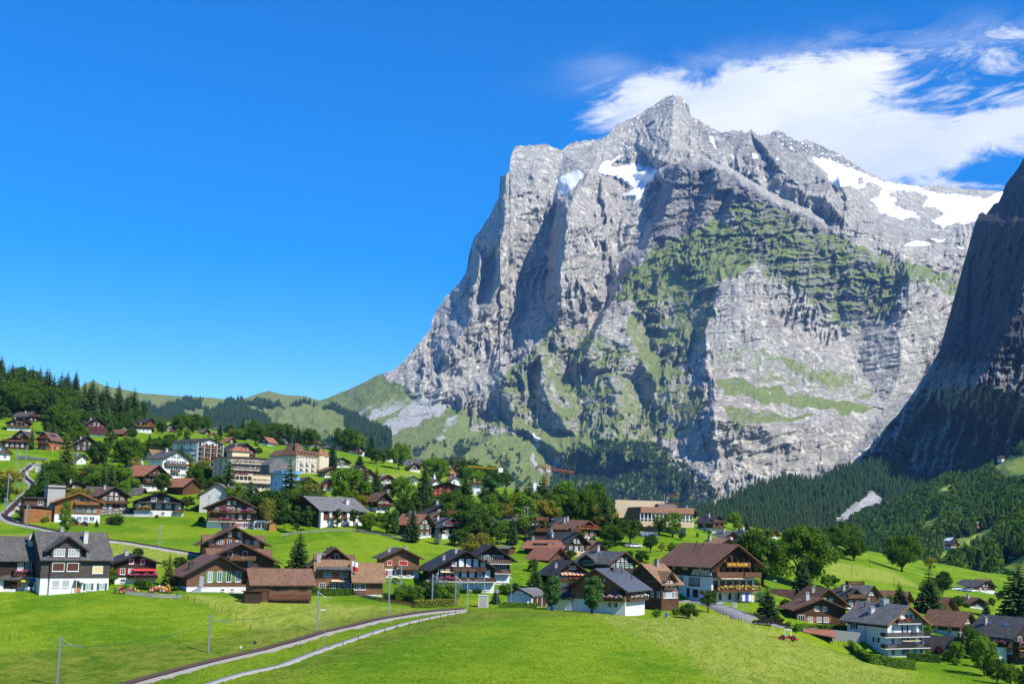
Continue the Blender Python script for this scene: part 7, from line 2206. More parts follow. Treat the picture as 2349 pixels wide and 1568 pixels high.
TREES = """
maple 1 320 700 300; maple 1 520 690 330; maple 1 690 760 300; dark_tree 1 520 890 250; maple 1 700 900 280; larch 1 880 560 250; maple 1 300 560 260; maple 1 120 600 280; maple 1 60 700 400; maple 1 215 660 330; maple 1 420 720 330; maple 1 610 890 330; maple 1 770 690 280 ; spruce 1 930 790 500 1.3; dark_tree 1 800 870 260; dark_tree 1 1130 900 260 .8; dark_tree 1 1350 860 160; larch 1 680 1310 460 1.1; dark_tree 1 1010 1260 330 1.05; maple 1 1310 1240 350
larch 1 330 1040 250 .9; ash_tree 1 1380 1500 180 1.2; dark_tree 1 1690 1500 230; blue_spruce 1 675 1390 180 .9; spruce 1 1565 955 95; dark_tree 1 1640 1045 150; maple 1 1770 1010 150; dark_tree 1 1375 930 130; maple 1 1880 850 190; maple 1 2010 850 190; gold_tree 1 70 1590 380 1.1; dark_tree 1 20 1600 250; ash_tree 1 520 1400 260; gold_tree 1 880 1410 160; gold_tree 1 1190 1440 190; ash_tree 1 1000 1430 170; ash_tree 1 610 1430 200; gold_tree 1 1420 1330 230 .8; maple 1 1460 820 120; maple 1 1690 870 140; dark_tree 1 1240 880 150
dark_tree 1 20 720 160; dark_tree 1 1150 1000 160; spruce 1 1040 690 190; spruce 1 1120 700 200; dark_tree 1 1200 700 170; spruce 1 1450 690 80; bush 1 100 830 50; bush 1 1900 1480 90; gold_tree 1 1290 1400 150; bush 1 2040 1250 80; dark_tree 1 2090 1480 160; dark_bush 1 1830 1480 110
maple 2 60 340 200; maple 2 190 345 210; maple 2 300 330 170; maple 2 840 448 255 .85; maple 2 1045 442 225; maple 2 1175 430 190; spruce 2 1285 455 215 1.5; maple 2 1420 445 210; dark_bush 2 1110 470 60; bush 2 1370 475 60; bush 2 850 480 45; maple 2 1790 505 280; ash_tree 2 1925 480 240 .8; spruce 2 2055 525 300 1.15; spruce 2 1635 700 285 1.3; spruce 2 1928 702 172 1.5
dark_tree 2 1330 1012 185; ash_tree 2 1400 1000 190 .6; ash_tree 2 1810 1110 440 1.15; larch 2 1680 960 270 .7; gold_tree 2 310 730 140; dark_tree 2 300 900 150; birch 2 955 1358 345 1.0; pine 2 1140 1362 285; pine 2 1275 1392 320 1.05; pine 2 1400 1365 290 .9; pine 2 1690 1335 220 1.1; pine 2 1865 1335 225 1.1; ash_tree 2 2010 1350 170 1.3; apple_tree 2 125 1155 155; dark_bush 2 262 1165 75; ash_tree 2 1030 990 75 1.2; purple_bush 2 500 880 70; bush 2 720 890 30; dark_bush 2 1550 460 60; bush 2 1780 505 70; dark_bush 2 1580 430 40; ash_tree 2 430 440 90; bush 2 480 430 60; ash_tree 2 130 420 110; ash_tree 2 40 400 90; dark_bush 2 870 560 70; bush 2 700 1322 60; dark_bush 2 275 1270 60
maple 3 400 530 145; dark_tree 3 270 665 180; dark_tree 3 350 660 120; ash_tree 3 520 730 305 .95; spruce 3 270 975 300 1.15; ash_tree 3 545 1090 320 1.05; spruce 3 770 1070 420 1.3; ash_tree 3 890 870 300 1.2; maple 3 800 600 115; maple 3 890 595 100; spruce 3 1060 730 250 1.2; spruce 3 1125 745 245 1.2; spruce 3 1195 770 270 1.2; maple 3 1250 810 210; spruce 3 1310 770 210 1.2; maple 3 1440 810 215; maple 3 1560 870 205; dark_tree 3 1640 885 160
spruce 3 1200 1120 430 1.25; white_pine 3 1450 1215 470 1.1; spruce 3 1620 1110 230 1.2; spruce 3 1740 1085 240 1.3; larch 3 1830 1120 230 1.1; spruce 3 1950 1140 250 1.2; maple 3 2060 1140 200; young_birch 3 1840 1460 540 1.15; spruce 3 1700 1515 350 .95; young_birch 3 1560 1515 300 1.5; blue_spruce 3 1195 1390 385; blue_spruce 3 730 1215 200; blue_spruce 3 912 1505 240 1.0; spruce 3 645 1485 440 1.05; thuja 3 470 1425 300 .7; ash_tree 3 370 1405 260 1.2; ash_tree 3 210 1385 215 1.3; dark_bush 3 1160 1525 180; purple_bush 3 1260 1455 150 ; purple_bush 3 1330 1455 90; dark_tree 3 1420 1505 190; bush 3 890 1135 85 1.6; gold_tree 3 120 1170 200; spruce 3 1085 1040 200; gold_tree 3 990 1050 110; ash_tree 3 620 740 60; maple 3 980 700 170; maple 3 1500 830 200; dark_tree 3 30 880 170; gold_tree 3 70 1060 220; dark_bush 3 600 740 45; ash_tree 3 150 1330 160
spruce 4 130 710 340 1.1; maple 4 250 710 270; ash_tree 4 400 750 460 .9; maple 4 620 810 440 .8; maple 4 730 810 480 .75; dark_tree 4 860 840 320 .9; apple_tree 4 1100 1005 290; gold_tree 4 880 910 130; ash_tree 4 1540 912 285 .95; ash_tree 4 1400 880 200; ash_tree 4 1265 810 100; apple_tree 4 1310 1075 190; apple_tree 4 1640 945 85; ash_tree 4 1805 910 55; spruce 4 1605 580 110 1.3; bush 4 1550 1060 100; dark_bush 4 1220 1165 115; dark_bush 4 1090 1115 75; dark_bush 4 1270 1290 120; ash_tree 4 430 1110 130; gold_tree 4 600 930 105; dark_tree 4 1000 870 130; bush 4 700 960 70; dark_bush 4 480 1120 90; gold_tree 4 1430 1060 100; dark_tree 4 150 760 120; dark_bush 4 400 870 60; spruce 4 560 560 240; spruce 4 1030 500 70 1.5
thuja 8 545 1005 385 1.0 276; thuja 8 960 1030 415 1.1 274; spruce 8 365 812 300 1.5; dark_tree 8 345 620 140; dark_bush 8 450 830 70; bush 8 1640 1090 80; bush 8 1840 1070 80
bush 7 560 1065 200; ash_tree 7 700 1092 210; dark_bush 7 800 1085 240; bush 7 950 1065 200; bush 7 1040 1065 200; dark_bush 7 1200 968 55 1.9; dark_bush 7 1330 968 55 1.7; spruce 7 1525 1085 175 1.6; bush 7 1620 990 120; gold_tree 7 700 805 150; dark_bush 7 1560 870 60; bush 7 480 870 70; dark_bush 7 1720 930 70; ash_tree 7 490 1070 160 .6; ash_tree 7 650 1085 150 .6; bush 7 870 1090 130
maple 9 1175 890 600 .95; maple 9 1600 920 680 .95; spruce 9 1600 1050 470 1.35; fir 9 1235 1265 370 1.35; blue_spruce 9 1150 1065 230 1.1; apple_tree 9 605 1172 240 1.0; ash_tree 9 1860 930 160 1.2; dark_bush 9 400 1235 160; bush 9 180 1145 75; blue_spruce 9 572 335 100; ash_tree 9 880 310 200; spruce 9 1010 310 130 1.5; maple 9 1955 515 275; maple 9 2065 490 270; spruce 9 2010 480 320 1.2; gold_tree 9 930 320 110; dark_bush 9 620 350 40; blue_spruce 9 1080 1060 200 .9; dark_tree 9 1420 1150 130; dark_bush 9 1340 1290 90; ash_tree 9 1980 600 120; dark_tree 9 1880 600 80; bush 9 1440 1320 60; bush 9 60 1200 70
maple 10 815 395 410 .95; maple 10 315 285 260; apple_tree 10 140 290 110; spruce 10 800 770 285 1.35; fir 10 1100 835 470 1.25; dark_tree 10 1240 640 260; gold_tree 10 1110 390 160; spruce 10 1700 910 230 1.3; dark_bush 10 1400 755 120; fir 10 2040 915 640 1.35; dark_tree 10 1540 560 90; dark_tree 10 1560 1310 360; ash_tree 10 1400 1350 240; ash_tree 10 1690 1490 440 .9; dark_tree 10 1810 1570 280; ash_tree 10 1950 1590 240; dark_tree 10 2070 1600 220; ash_tree 10 1090 1085 140; spruce 10 410 765 155 1.3; dark_bush 10 90 540 110; ash_tree 10 690 725 100; bush 10 1300 1315 110; purple_bush 10 1200 1275 115; spruce 10 1300 1280 120; bush 10 1380 1370 80; ash_tree 10 1480 1050 110; dark_tree 10 1760 760 100; dark_tree 10 1840 700 110; bush 10 1090 1265 50; dark_bush 10 1490 770 55; ash_tree 10 1760 1420 200; dark_tree 10 1620 1400 200
spruce 6 1420 758 470 1.35; larch 6 60 900 350 .95; dark_tree 6 190 800 220; dark_bush 6 1180 750 90; ash_tree 6 20 700 80; bush 6 1240 1052 130; bush 6 1450 1052 115; dark_bush 6 1340 1052 70; ash_tree 5 1160 1020 200; dark_tree 5 1440 770 150; bush 5 1320 1090 80; dark_bush 5 1480 1060 120; bush 5 1560 1070 100; young_birch 5 660 460 360 .75; dark_bush 5 310 360 150; bush 5 460 360 70; spruce 5 1010 410 100; dark_bush 5 1230 390 120; dark_bush 5 1640 315 35; ash_tree 5 40 1070 110; bush 5 490 360 55; ash_tree 5 700 470 200
"""
for ln in TREES.strip().replace('\n', ';').split(';'):
    q = ln.split()
    if not q:
        continue
    k_, x_, y_, h_ = int(q[1]), float(q[2]), float(q[3]), float(q[4])
    w_ = float(q[5]) if len(q) > 5 else 1.0
    p = P(*C(k_, x_, y_), float(q[6]) if len(q) > 6 else None)
    tree(q[0], p - Vector((0, 0, .1)), max(1.0, h_ * p.y * .2194 / F), w_)

# ---- garden trees between the houses
LAWN = [[(555, 1030), (650, 1030), (650, 1175), (555, 1175)], [(400, 1150), (520, 1150), (520, 1260), (400, 1260)], [(215, 1170), (470, 1185), (600, 1205), (600, 1330), (480, 1345), (0, 1345), (0, 1200), (215, 1215)], [(590, 1205), (830, 1205), (1030, 1250), (1060, 1345), (600, 1345)], [(580, 1010), (770, 1015), (920, 1075), (940, 1100), (850, 1095), (730, 1055), (590, 1040)], [(1430, 1225), (1640, 1205), (1680, 1240), (1540, 1300), (1410, 1310)], [(20, 1050), (110, 1050), (110, 1130), (0, 1200), (0, 1150)]]
_n = 0
for i in range(4000):
    if _n >= 220: break
    q = R_.choice(HOUSES)
    px, py = q[1] + R_.uniform(-42, 42), q[2] + R_.uniform(-14, 26)
    if not (30 < px < 1480 and 1000 < py < 1318) or any(in_poly(np.array([px]), np.array([py]), pl)[0] for pl in LAWN): continue
    p = P(px, py)
    if any(abs(px - h_[1]) < 44 and -40 < py - h_[2] < 55 and p.y < h_[3] + 7 for h_ in HOUSES): continue
    kd = R_.choice(['spruce', 'dark_tree', 'ash_tree', 'maple', 'dark_tree', 'ash_tree', 'bush', 'gold_tree', 'dark_bush'])
    h_ = {'spruce': R_.uniform(11, 20), 'bush': R_.uniform(2, 4), 'dark_bush': R_.uniform(2, 4)}.get(kd, R_.uniform(6, 12))
    tree(kd, p - Vector((0, 0, .1)), h_, 1.15); _n += 1

# ---- the wood on the left slope: trees one can tell apart
_n = 0
for i in range(900):
    px, py = R_.uniform(-60, 330), R_.uniform(868, 985)
    top = np.interp(px, [-60, 0, 60, 130, 200, 260, 330], [850, 862, 880, 905, 925, 952, 968])
    if py < top or py > top + 70 or _n >= 130:
        continue
    p = P(px, py)
    if p.y < 640:
        continue
    kd = 'spruce' if R_.random() < .8 else ('maple' if px < 200 else 'dark_tree')
    h_ = R_.uniform(11, 27) if kd == 'spruce' else R_.uniform(11, 16)
    tree(kd, p, h_, R_.uniform(.85, 1.35) if kd == 'spruce' else 1.1, 'dark spruce of the dense wood on the upper left slope' if kd == 'spruce' else 'leafy tree among the spruces of the upper left wood', 'trees of the upper left wood')
    _n += 1

# ---- far woods, one mass each
def far_tree(seed, round_=False):
    r = np.random.RandomState(seed)
    V, T = [], []
    if round_:
        for i in range(46):
            d = r.normal(size=3); d /= np.linalg.norm(d)
            c = d * [.30, .30, .42] + [0, 0, .52]
            n = d + r.normal(size=3) * .4; n /= np.linalg.norm(n)
            u = np.cross(n, [0.3, .2, 1]); u /= np.linalg.norm(u); w = np.cross(n, u)
            s_ = r.uniform(.09, .16)
            k = len(V); V += [c - u * s_ - w * s_, c + u * s_ - w * s_, c + w * s_ * 1.2]; T.append((k, k + 1, k + 2))
        return np_mesh('far_tree', np.array(V), None, False, tris=T)
    for i in range(9):
        t = .06 + .9 * i / 9
        R0 = .27 * (1 - t) ** .8 + .012
        n = 7 if i < 6 else 5
        a0 = r.uniform(0, 6.28)
        for j in range(n):
            a = a0 + 6.283 * j / n
            L = R0 * r.uniform(.7, 1.2)
            d = np.array([math.cos(a), math.sin(a), 0]); sd = np.array([-math.sin(a), math.cos(a), 0])
            k = len(V)
            V += [np.array([0, 0, t + .13]), d * L * .75 + sd * L * .5 + [0, 0, t - .02], d * L + [0, 0, t - .06 * r.rand()], d * L * .75 - sd * L * .5 + [0, 0, t - .02]]
            T += [(k, k + 1, k + 2), (k, k + 2, k + 3)]
    return np_mesh('far_tree', np.array(V), None, False, tris=T)


def far_col(name, metas):
    c = bpy.data.collections.new(name)
    for i, (me, mt) in enumerate(metas):
        me.materials.append(MATS[mt])
        o = bpy.data.objects.new('far_tree', me)
        c.objects.link(o)
    return c


FC = far_col('far_conifers', [(far_tree(s_), 'needles') for s_ in range(4)])
FM = far_col('far_mixed', [(far_tree(5), 'needles'), (far_tree(6), 'needles_pine'), (far_tree(8), 'needles'), (far_tree(7, True), 'leaves_maple')])
FB = far_col('far_bushes', [(far_tree(9, True), 'leaves_dark'), (far_tree(10), 'needles')])


def scatter(name, pts, sc_, col, label, cat='forest'):
    me = bpy.data.meshes.new(name)
    me.from_pydata([tuple(p) for p in pts], [], [])
    a = me.attributes.new('size', 'FLOAT', 'POINT')
    a.data.foreach_set('value', np.asarray(sc_, np.float32))
    o = link(name, me)
    ng = bpy.data.node_groups.new(name, 'GeometryNodeTree')
    ng.interface.new_socket('Geometry', in_out='INPUT', socket_type='NodeSocketGeometry')
    ng.interface.new_socket('Geometry', in_out='OUTPUT', socket_type='NodeSocketGeometry')
    nd = ng.nodes
    gi, go = nd.new('NodeGroupInput'), nd.new('NodeGroupOutput')
    ci = nd.new('GeometryNodeCollectionInfo'); ci.inputs['Collection'].default_value = col
    ci.inputs['Separate Children'].default_value = True; ci.inputs['Reset Children'].default_value = True
    ip = nd.new('GeometryNodeInstanceOnPoints'); ip.inputs['Pick Instance'].default_value = True
    m2p = nd.new('GeometryNodeMeshToPoints')
    ri = nd.new('FunctionNodeRandomValue'); ri.data_type = 'INT'
    ri.inputs[4].default_value = 0; ri.inputs[5].default_value = len(col.objects) - 1
    rr_ = nd.new('FunctionNodeRandomValue'); rr_.data_type = 'FLOAT_VECTOR'
    rr_.inputs[0].default_value = (-.04, -.04, 0); rr_.inputs[1].default_value = (.04, .04, 6.28)
    na = nd.new('GeometryNodeInputNamedAttribute'); na.data_type = 'FLOAT'; na.inputs['Name'].default_value = 'size'
    L_ = ng.links.new
    L_(gi.outputs[0], m2p.inputs[0]); L_(m2p.outputs[0], ip.inputs['Points']); L_(ci.outputs[0], ip.inputs['Instance'])
    L_(ri.outputs[2], ip.inputs['Instance Index']); L_(rr_.outputs[0], ip.inputs['Rotation']); L_(na.outputs[0], ip.inputs['Scale'])
    L_(ip.outputs[0], go.inputs[0])
    md = o.modifiers.new('scatter', 'NODES'); md.node_group = ng
    tag(o, label, cat, kind='stuff')
    return o


def sample_grid(co, w, n, seed, minr=0.0):
    """random points on a gridded surface, weight per vertex, area-true"""
    r = np.random.RandomState(seed)
    a, b, c, d = co[:-1, :-1], co[:-1, 1:], co[1:, 1:], co[1:, :-1]
    ar = np.abs(np.cross(b - a, d - a)[..., 2]) + 0.25 * np.linalg.norm(np.cross(b - a, d - a), axis=-1)
    ww = (ar * w[:-1, :-1]).ravel()
    ww = ww / ww.sum()
    ii = r.choice(len(ww), n, p=ww)
    nr_, nc_ = a.shape[:2]
    i, j = ii // nc_, ii % nc_
    s_, t_ = r.rand(n, 1), r.rand(n, 1)
    return a[i, j] * (1 - s_) * (1 - t_) + b[i, j] * s_ * (1 - t_) + c[i, j] * s_ * t_ + d[i, j] * (1 - s_) * t_


_r = np.random.RandomState(5)
_gs = in_poly(B_PX, B_PY, [(1900, 1200), (1965, 1145), (2000, 1120), (2030, 1140), (2020, 1172), (1960, 1195), (1930, 1218)])
wB = (B_AT['wood'][2:] > .3).astype(float) * (B_PX < 2200) * ~_gs
pb = sample_grid(B_CO, wB, 5600, 1)
scatter('wooded_hill_forest', pb, _r.uniform(13, 23, len(pb)), FC, 'dense dark conifer forest covering the middle hill')
mC = C_AT['mead'][2:]
_mm = np.zeros(C_PX.shape, bool)
for _s in (0, 7, 14, 20):
    for _pl in MEADC: _mm |= in_poly(C_PX, C_PY - _s, _pl)
wC = (mC < .15).astype(float) * (C_PX < 2460) * ~_mm
pc = sample_grid(C_CO, wC, 5200, 2)
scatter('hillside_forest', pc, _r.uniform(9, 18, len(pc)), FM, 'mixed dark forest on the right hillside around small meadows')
wM = (M_AT['wood'][2:] > .42).astype(float) * (M_AT['snow'][2:] < .2) * (M_PX < 1760)
pm = sample_grid(M_CO, wM, 9000, 3)
scatter('mountain_forest', pm, _r.uniform(7, 15, len(pm)), FB, 'patchy dark trees and shrubs on the mountain foot')
wR = (R_AT['wood'][2:] > .4).astype(float)
pr = sample_grid(R_CO, wR, 9500, 4)
scatter('ridge_forest', pr, _r.uniform(13, 24, len(pr)), FC, 'blue-green forest on the far ridge behind the village')
wW = (W_AT['wood'][2:] > .5).astype(float) * (W_PX < 2450)
pw = sample_grid(W_CO, wW, 2600, 5)
scatter('rock_wall_forest', pw, _r.uniform(10, 20, len(pw)), FB, 'dark trees clinging to the foot of the shaded rock wall')

# ---- tufts of grass on the near meadow
def tuft(seed):
    r = random.Random(seed); b = MB()
    for i in range(16):
        a = r.uniform(0, 6.28); d = r.uniform(0, .28); h_ = r.uniform(.5, 1.0); c = Vector((math.cos(a) * d, math.sin(a) * d, 0)); s_ = Vector((math.cos(a + 1.57), math.sin(a + 1.57), 0)) * .05
        b.poly([c - s_, c + s_, c + Vector((math.cos(a) * .25, math.sin(a) * .25, h_))])
    return b.mesh('tuft')
foliage_mat('blades', (0.10, 0.205, 0.010), (0.20, 0.29, 0.030), .35)
FG = far_col('grass_tufts', [(tuft(i), 'blades') for i in range(4)])
_g = np.random.RandomState(9); _gp = []
while len(_gp) < 30000:
    px, py = _g.uniform(-40, 2390, 4000), _g.uniform(1352, 1600, 4000)
    for x_, y_ in zip(px, py):
        u_ = (x_ - CX) / F; Y_ = 180 + (1 - _g.rand() ** .6) * 105
        X_ = u_ * Y_ * 1.01; _gp.append((X_, Y_, float(ground_z(X_, Y_)) - .03))
_gp = _gp[:30000]
for L, dd in ((L_RAIL, 2.0), (L_PATH, 1.0), (L_ROAD, 3.3)):
    for q in L:
        for _ in range(26):
            a_ = _g.uniform(0, 6.28); r_ = dd + abs(_g.normal()) * .5; X_, Y_ = q.x + r_ * math.cos(a_), q.y + r_ * math.sin(a_); _gp.append((X_, Y_, float(ground_z(X_, Y_)) - .02))
_gp = np.array(_gp)
_lv = np.array([(q.x, q.y) for L in (L_RAIL, L_PATH, L_ROAD) for q in L])
_hh = np.array([(o.location.x, o.location.y) for o in COL.objects if o.get('category') in ('chalet', 'house', 'shed', 'hotel', 'garage')])
_ok = np.ones(len(_gp), bool)
_lv = _lv[::1]
for L, dd in ((_lv, 1.05), (_hh, 9.0)):
    for q in L: _ok &= ((_gp[:, 0] - q[0]) ** 2 + (_gp[:, 1] - q[1]) ** 2) > dd * dd
_gp = _gp[_ok]
_dn = fbm(_gp[:, 0] / 9, _gp[:, 1] / 9, 3, seed=77)
_gp = _gp[_dn > -.25]
scatter('meadow_tufts', _gp, _g.uniform(.10, .32, len(_gp)), FG, 'tufts of tall grass on the near meadows', 'grass')
# ------------------------------------------------------------------ railway, path, road
def ribbon(line, a, b, z0, z1, skirt=0.0):
    """strip from lateral offset a to b along a line, with side skirts"""
    V, Q = [], []
    n = len(line)
    prof = [(a - skirt, z0), (a, z1), (b, z1), (b + skirt, z0)] if skirt else [(a, z0), (a, z1), (b, z1), (b, z0)]
    for i, p in enumerate(line):
        t = (line[min(n - 1, i + 1)] - line[max(0, i - 1)]); t.z = 0; t.normalize()
        r = Vector((t.y, -t.x, 0))
        V += [tuple(p + r * o + Vector((0, 0, z))) for o, z in prof]
    k = len(prof)
    for i in range(n - 1):
        for j in range(k - 1):
            Q.append((i * k + j, (i + 1) * k + j, (i + 1) * k + j + 1, i * k + j + 1))
    return np_mesh('strip', np.array(V), Q)


def track(line, w=1.3):
    root = empty('railway_track', line[0]); tag(root, kind='structure')
    sub = [p - line[0] for p in line]
    link('ballast', ribbon(sub, -w, w, -.55, .12, .55), MT['gravel' if w < 1.5 else 'concrete'], root)
    for o in (-.53, .47): link('rail', ribbon(sub, o, o + .075, .2, .42), MT['rail_rust'], root)
    link('rack_rail', ribbon(sub, -.05, .06, .2, .40), MT['rail_rust'], root)
    b = MB(); acc = 0
    for i in range(len(sub) - 1):
        seg = sub[i + 1] - sub[i]; L = seg.length; t = seg.normalized(); r = Vector((t.y, -t.x, 0)).normalized()
        while acc < L:
            c = sub[i] + t * acc + Vector((0, 0, .13))
            q = [c - r * .95 - t * .12, c + r * .95 - t * .12, c + r * .95 + t * .12, c - r * .95 + t * .12]
            b.prism(q, (0, 0, .11)); acc += .66
        acc -= L
    o = b.build('sleepers', 'wood_dark', root); o['kind'] = 'stuff'
track(L_RAIL); track(L_RAIL2, 1.8)
o = link('footpath', ribbon(L_PATH, -.75, .75, -.5, .10, .1), MT['path_stone']); tag(o, kind='structure')
o = link('road', ribbon(L_ROAD, -2.9, 2.9, -.6, .06, .3), MT['asphalt']); tag(o, kind='structure')
o2 = link('kerb', ribbon([p for p in L_ROAD], -3.15, -2.92, -.3, .17), MT['concrete'], o)
# ---- masts, lamps and signals
def gp(k, x, y): return P(*C(k, x, y))
def hgt(p, h): return h * p.y * .2194 / F


def mast(k, x, y, h, arms=(), label=''):
    p = gp(k, x, y); H_ = hgt(p, h)
    root = empty('catenary_mast', p); tag(root, label, 'pole', 'railway catenary masts')
    put('mast', round(H_, 1), lambda: MB().box(-.13, .13, -.14, -.11, -.5, H_).box(-.13, .13, .11, .14, -.5, H_).box(-.02, .02, -.109, .109, -.5, H_).mesh('mast'), 'steel', root, (0, 0, 0))
    for a in arms:
        b = MB().bar((0, 0, H_ * .82), (a, 0, H_ * .82), .05, 5).bar((0, 0, H_ * .96), (a * .55, 0, H_ * .82), .025, 4).bar((a, 0, H_ * .82), (a * .7, 0, H_ * .77), .03, 4).bar((a * .7, 0, H_ * .77), (a * .5, 0, H_ * .77), .03, 4)
        b.build('cantilever', 'steel', root)
    return root
M_ = [(6, 482, 1600, 390, (3.6,), 'near the bottom left field'), (6, 1612, 1377, 412, (3.0,), 'below the clipped hedge'), (7, 405, 1180, 372, (3.3,), 'at the corner of the mossy-roofed timber house'),
      (7, 858, 1112, 328, (-1.5, 3.4), 'in front of the bushes left of the black chalet'), (7, 905, 990, 220, (), 'short and bare behind the bushes'), (7, 1102, 1108, 312, (2.2,), 'with signs before the big black chalet'), (7, 1226, 1118, 295, (-2.4, 3.0), 'left of the beige relay hut'),
      (7, 1404, 1010, 205, (-2.6,), 'behind the beige relay hut'), (7, 533, 895, 222, (-1.3,), 'before the red-shuttered chalet'), (5, 1665, 627, 237, (-1.9,), 'alone on the lawn beside the upper track'), (5, 270, 432, 255, (2.0,), 'beside the track below the timber annexe'), (5, 42, 300, 190, (1.6,), 'at the foot of the railway curve'),
      (5, 70, 195, 340, (2.2,), 'inside the railway curve'), (1, 175, 1530, 200, (2.0,), 'left of the railway curve'), (1, 250, 1440, 440, (-3.0,), 'tallest at the railway curve'), (1, 168, 1200, 170, (2.5,), 'at the upper end of the curve'), (1, 186, 1262, 170, (), 'thick and pale at the upper curve'), (1, 485, 1575, 205, (), 'beside the concrete tower'), (6, -1100, 1930, 480, (3.5,), 'cut by the bottom picture edge at far left')]
MASTS = [mast(k, x, y, h, arms, 'grey steel railway mast ' + d) for (k, x, y, h, arms, d) in M_]
_wp = [MASTS[i].location + Vector((2.4, 0, 5.6)) for i in (18, 0, 1, 2, 3, 6)]
_b = MB()
for _a, _c in zip(_wp, _wp[1:]):
    for _i in range(8): _b.bar((_a.lerp(_c, _i / 8) - _wp[0]) - Vector((0, 0, .9 * math.sin(math.pi * _i / 8))), (_a.lerp(_c, (_i + 1) / 8) - _wp[0]) - Vector((0, 0, .9 * math.sin(math.pi * (_i + 1) / 8))), .03, 4)
tag(_b.build('overhead_wire', 'steel_dark', None, _wp[0]), 'thin overhead wire slung between the railway masts', 'wire')
def lamp(k, x, y, h, d):
    p = gp(k, x, y); H_ = hgt(p, h)
    root = empty('street_lamp', p); tag(root, 'slim street lamp ' + d, 'street lamp', 'street lamps')
    MB().bar((0, 0, -.3), (0, 0, H_), .07, 6, .045).build('pole', 'steel', root)
    MB().prism([(-.9, -.16, H_ - .02), (.05, -.16, H_ - .02), (.05, .16, H_ - .02), (-.9, .16, H_ - .02)], (0, 0, .14)).build('lamp_head', 'frame_white', root)
for a in ((6, 1688, 1572, 405, 'beside the footpath'), (7, 1686, 1118, 295, 'in front of the white garage'), (9, 996, 1276, 268, 'beside the hotel road'), (3, 1003, 1570, 195, 'before the dark round bush'), (9, 1322, 978, 132, 'under the great maple'), (1, 815, 1062, 112, 'before the dark chalet above the larch'), (1, 350, 1147, 278, 'tall above the railway curve'), (3, 498, 1210, 95, 'among the garden trees')): lamp(*a)
for (k, x, y, h, hd_, mt, lb) in ((6, 962, 1568, 98, .32, 'steel_dark', 'railway signal with black head beside the track'), (6, 1055, 1556, 82, .18, 'red_paint', 'short post with red top beside the track'), (6, 818, 1572, 48, .2, 'canvas_white', 'small white marker post beside the track'), (7, 1536, 1118, 178, .45, 'steel', 'round road sign on a post by the white garage'), (7, 1128, 1105, 185, .22, 'blue_paint', 'post with small blue direction sign at the level crossing'), (7, 1180, 1125, 60, .2, 'red_paint', 'short crossing post with red reflector'), (7, 1325, 1128, 35, .2, 'red_paint', 'tiny white and red bollard by the relay hut')):
    p = gp(k, x, y); H_ = hgt(p, h)
    root = empty('signal_post', p); tag(root, lb, 'sign post')
    MB().bar((0, 0, -.2), (0, 0, H_), .045, 6).build('post', 'steel', root)
    MB().lathe([(.02, -.06), (hd_ * .8, -.055), (hd_, -.04), (hd_, .04), (hd_ * .8, .055), (.02, .06)], 12).build('signal_head', mt, root, (0, -.1, H_ - hd_)).rotation_euler = (math.pi / 2, 0, 0)
for (k, x, y, h, lb) in ((10, 292, 437, 102, 'thin wooden pole low on the right meadow'), (10, 480, 352, 112, 'thin wooden pole high on the right meadow'), (10, 735, 572, 112, 'thin wooden pole on the right meadow by the small spruce'), (1, 1635, 862, 72, 'thin pole beside the white-based upper chalet')):
    p = gp(k, x, y); o = MB().bar((0, 0, -.3), (0, 0, hgt(p, h)), .11, 6, .08).build('utility_pole', 'bark', None, p); tag(o, lb, 'pole')
for (k, x, y, h, D_, lb) in ((1, 1415, 722, 62, 860, 'grey lift pylon above the upper left meadow'), (2, 448, 360, 72, 930, 'grey lift pylon right of the crest barn')):
    p = at(*C(k, x, y), D_); H_ = hgt(p, h); b = MB()
    for s_ in (-1, 1): b.bar((s_ * 1.2, 0, -4), (s_ * 1.6, 0, H_ * .8), .2, 5).bar((s_ * 1.6, 0, H_ * .8), (s_ * 3.2, 0, H_), .16, 5)
    b.bar((-3.6, 0, H_), (3.6, 0, H_), .2, 5).bar((-1.5, 0, H_ * .6), (1.5, 0, H_ * .6), .12, 5)
    tag(b.build('lift_pylon', 'steel', None, p), lb, 'pylon')
for (px, py, D_, lb, mt) in ((2243, 1212, 1250, 'red and white cable car cabin hanging before the right forest', 'red_paint'), (523, 996, 1500, 'upper white gondola cabin before the far forest', 'white'), (536, 999, 1480, 'lower white gondola cabin before the far forest', 'white')):
    p = at(px, py, D_); root = empty('cable_car', p); tag(root, lb, 'cable car')
    z = 1.0 if mt == 'red_paint' else .7
    MB().lathe([(1.2 * z, 0), (1.5 * z, .3 * z), (1.5 * z, 2.0 * z), (1.1 * z, 2.6 * z)], 8).build('cabin', mt, root)
    MB().lathe([(1.53 * z, 1.0 * z), (1.53 * z, 1.8 * z)], 8).build('cabin_windows', 'glass_curtain', root)
    MB().bar((0, 0, 2.6 * z), (0, 0, 6 * z), .16 * z, 5).bar((-1.6 * z, 0, 6 * z), (1.6 * z, 0, 6.2 * z), .25 * z, 5).build('hanger', 'canvas_white', root)
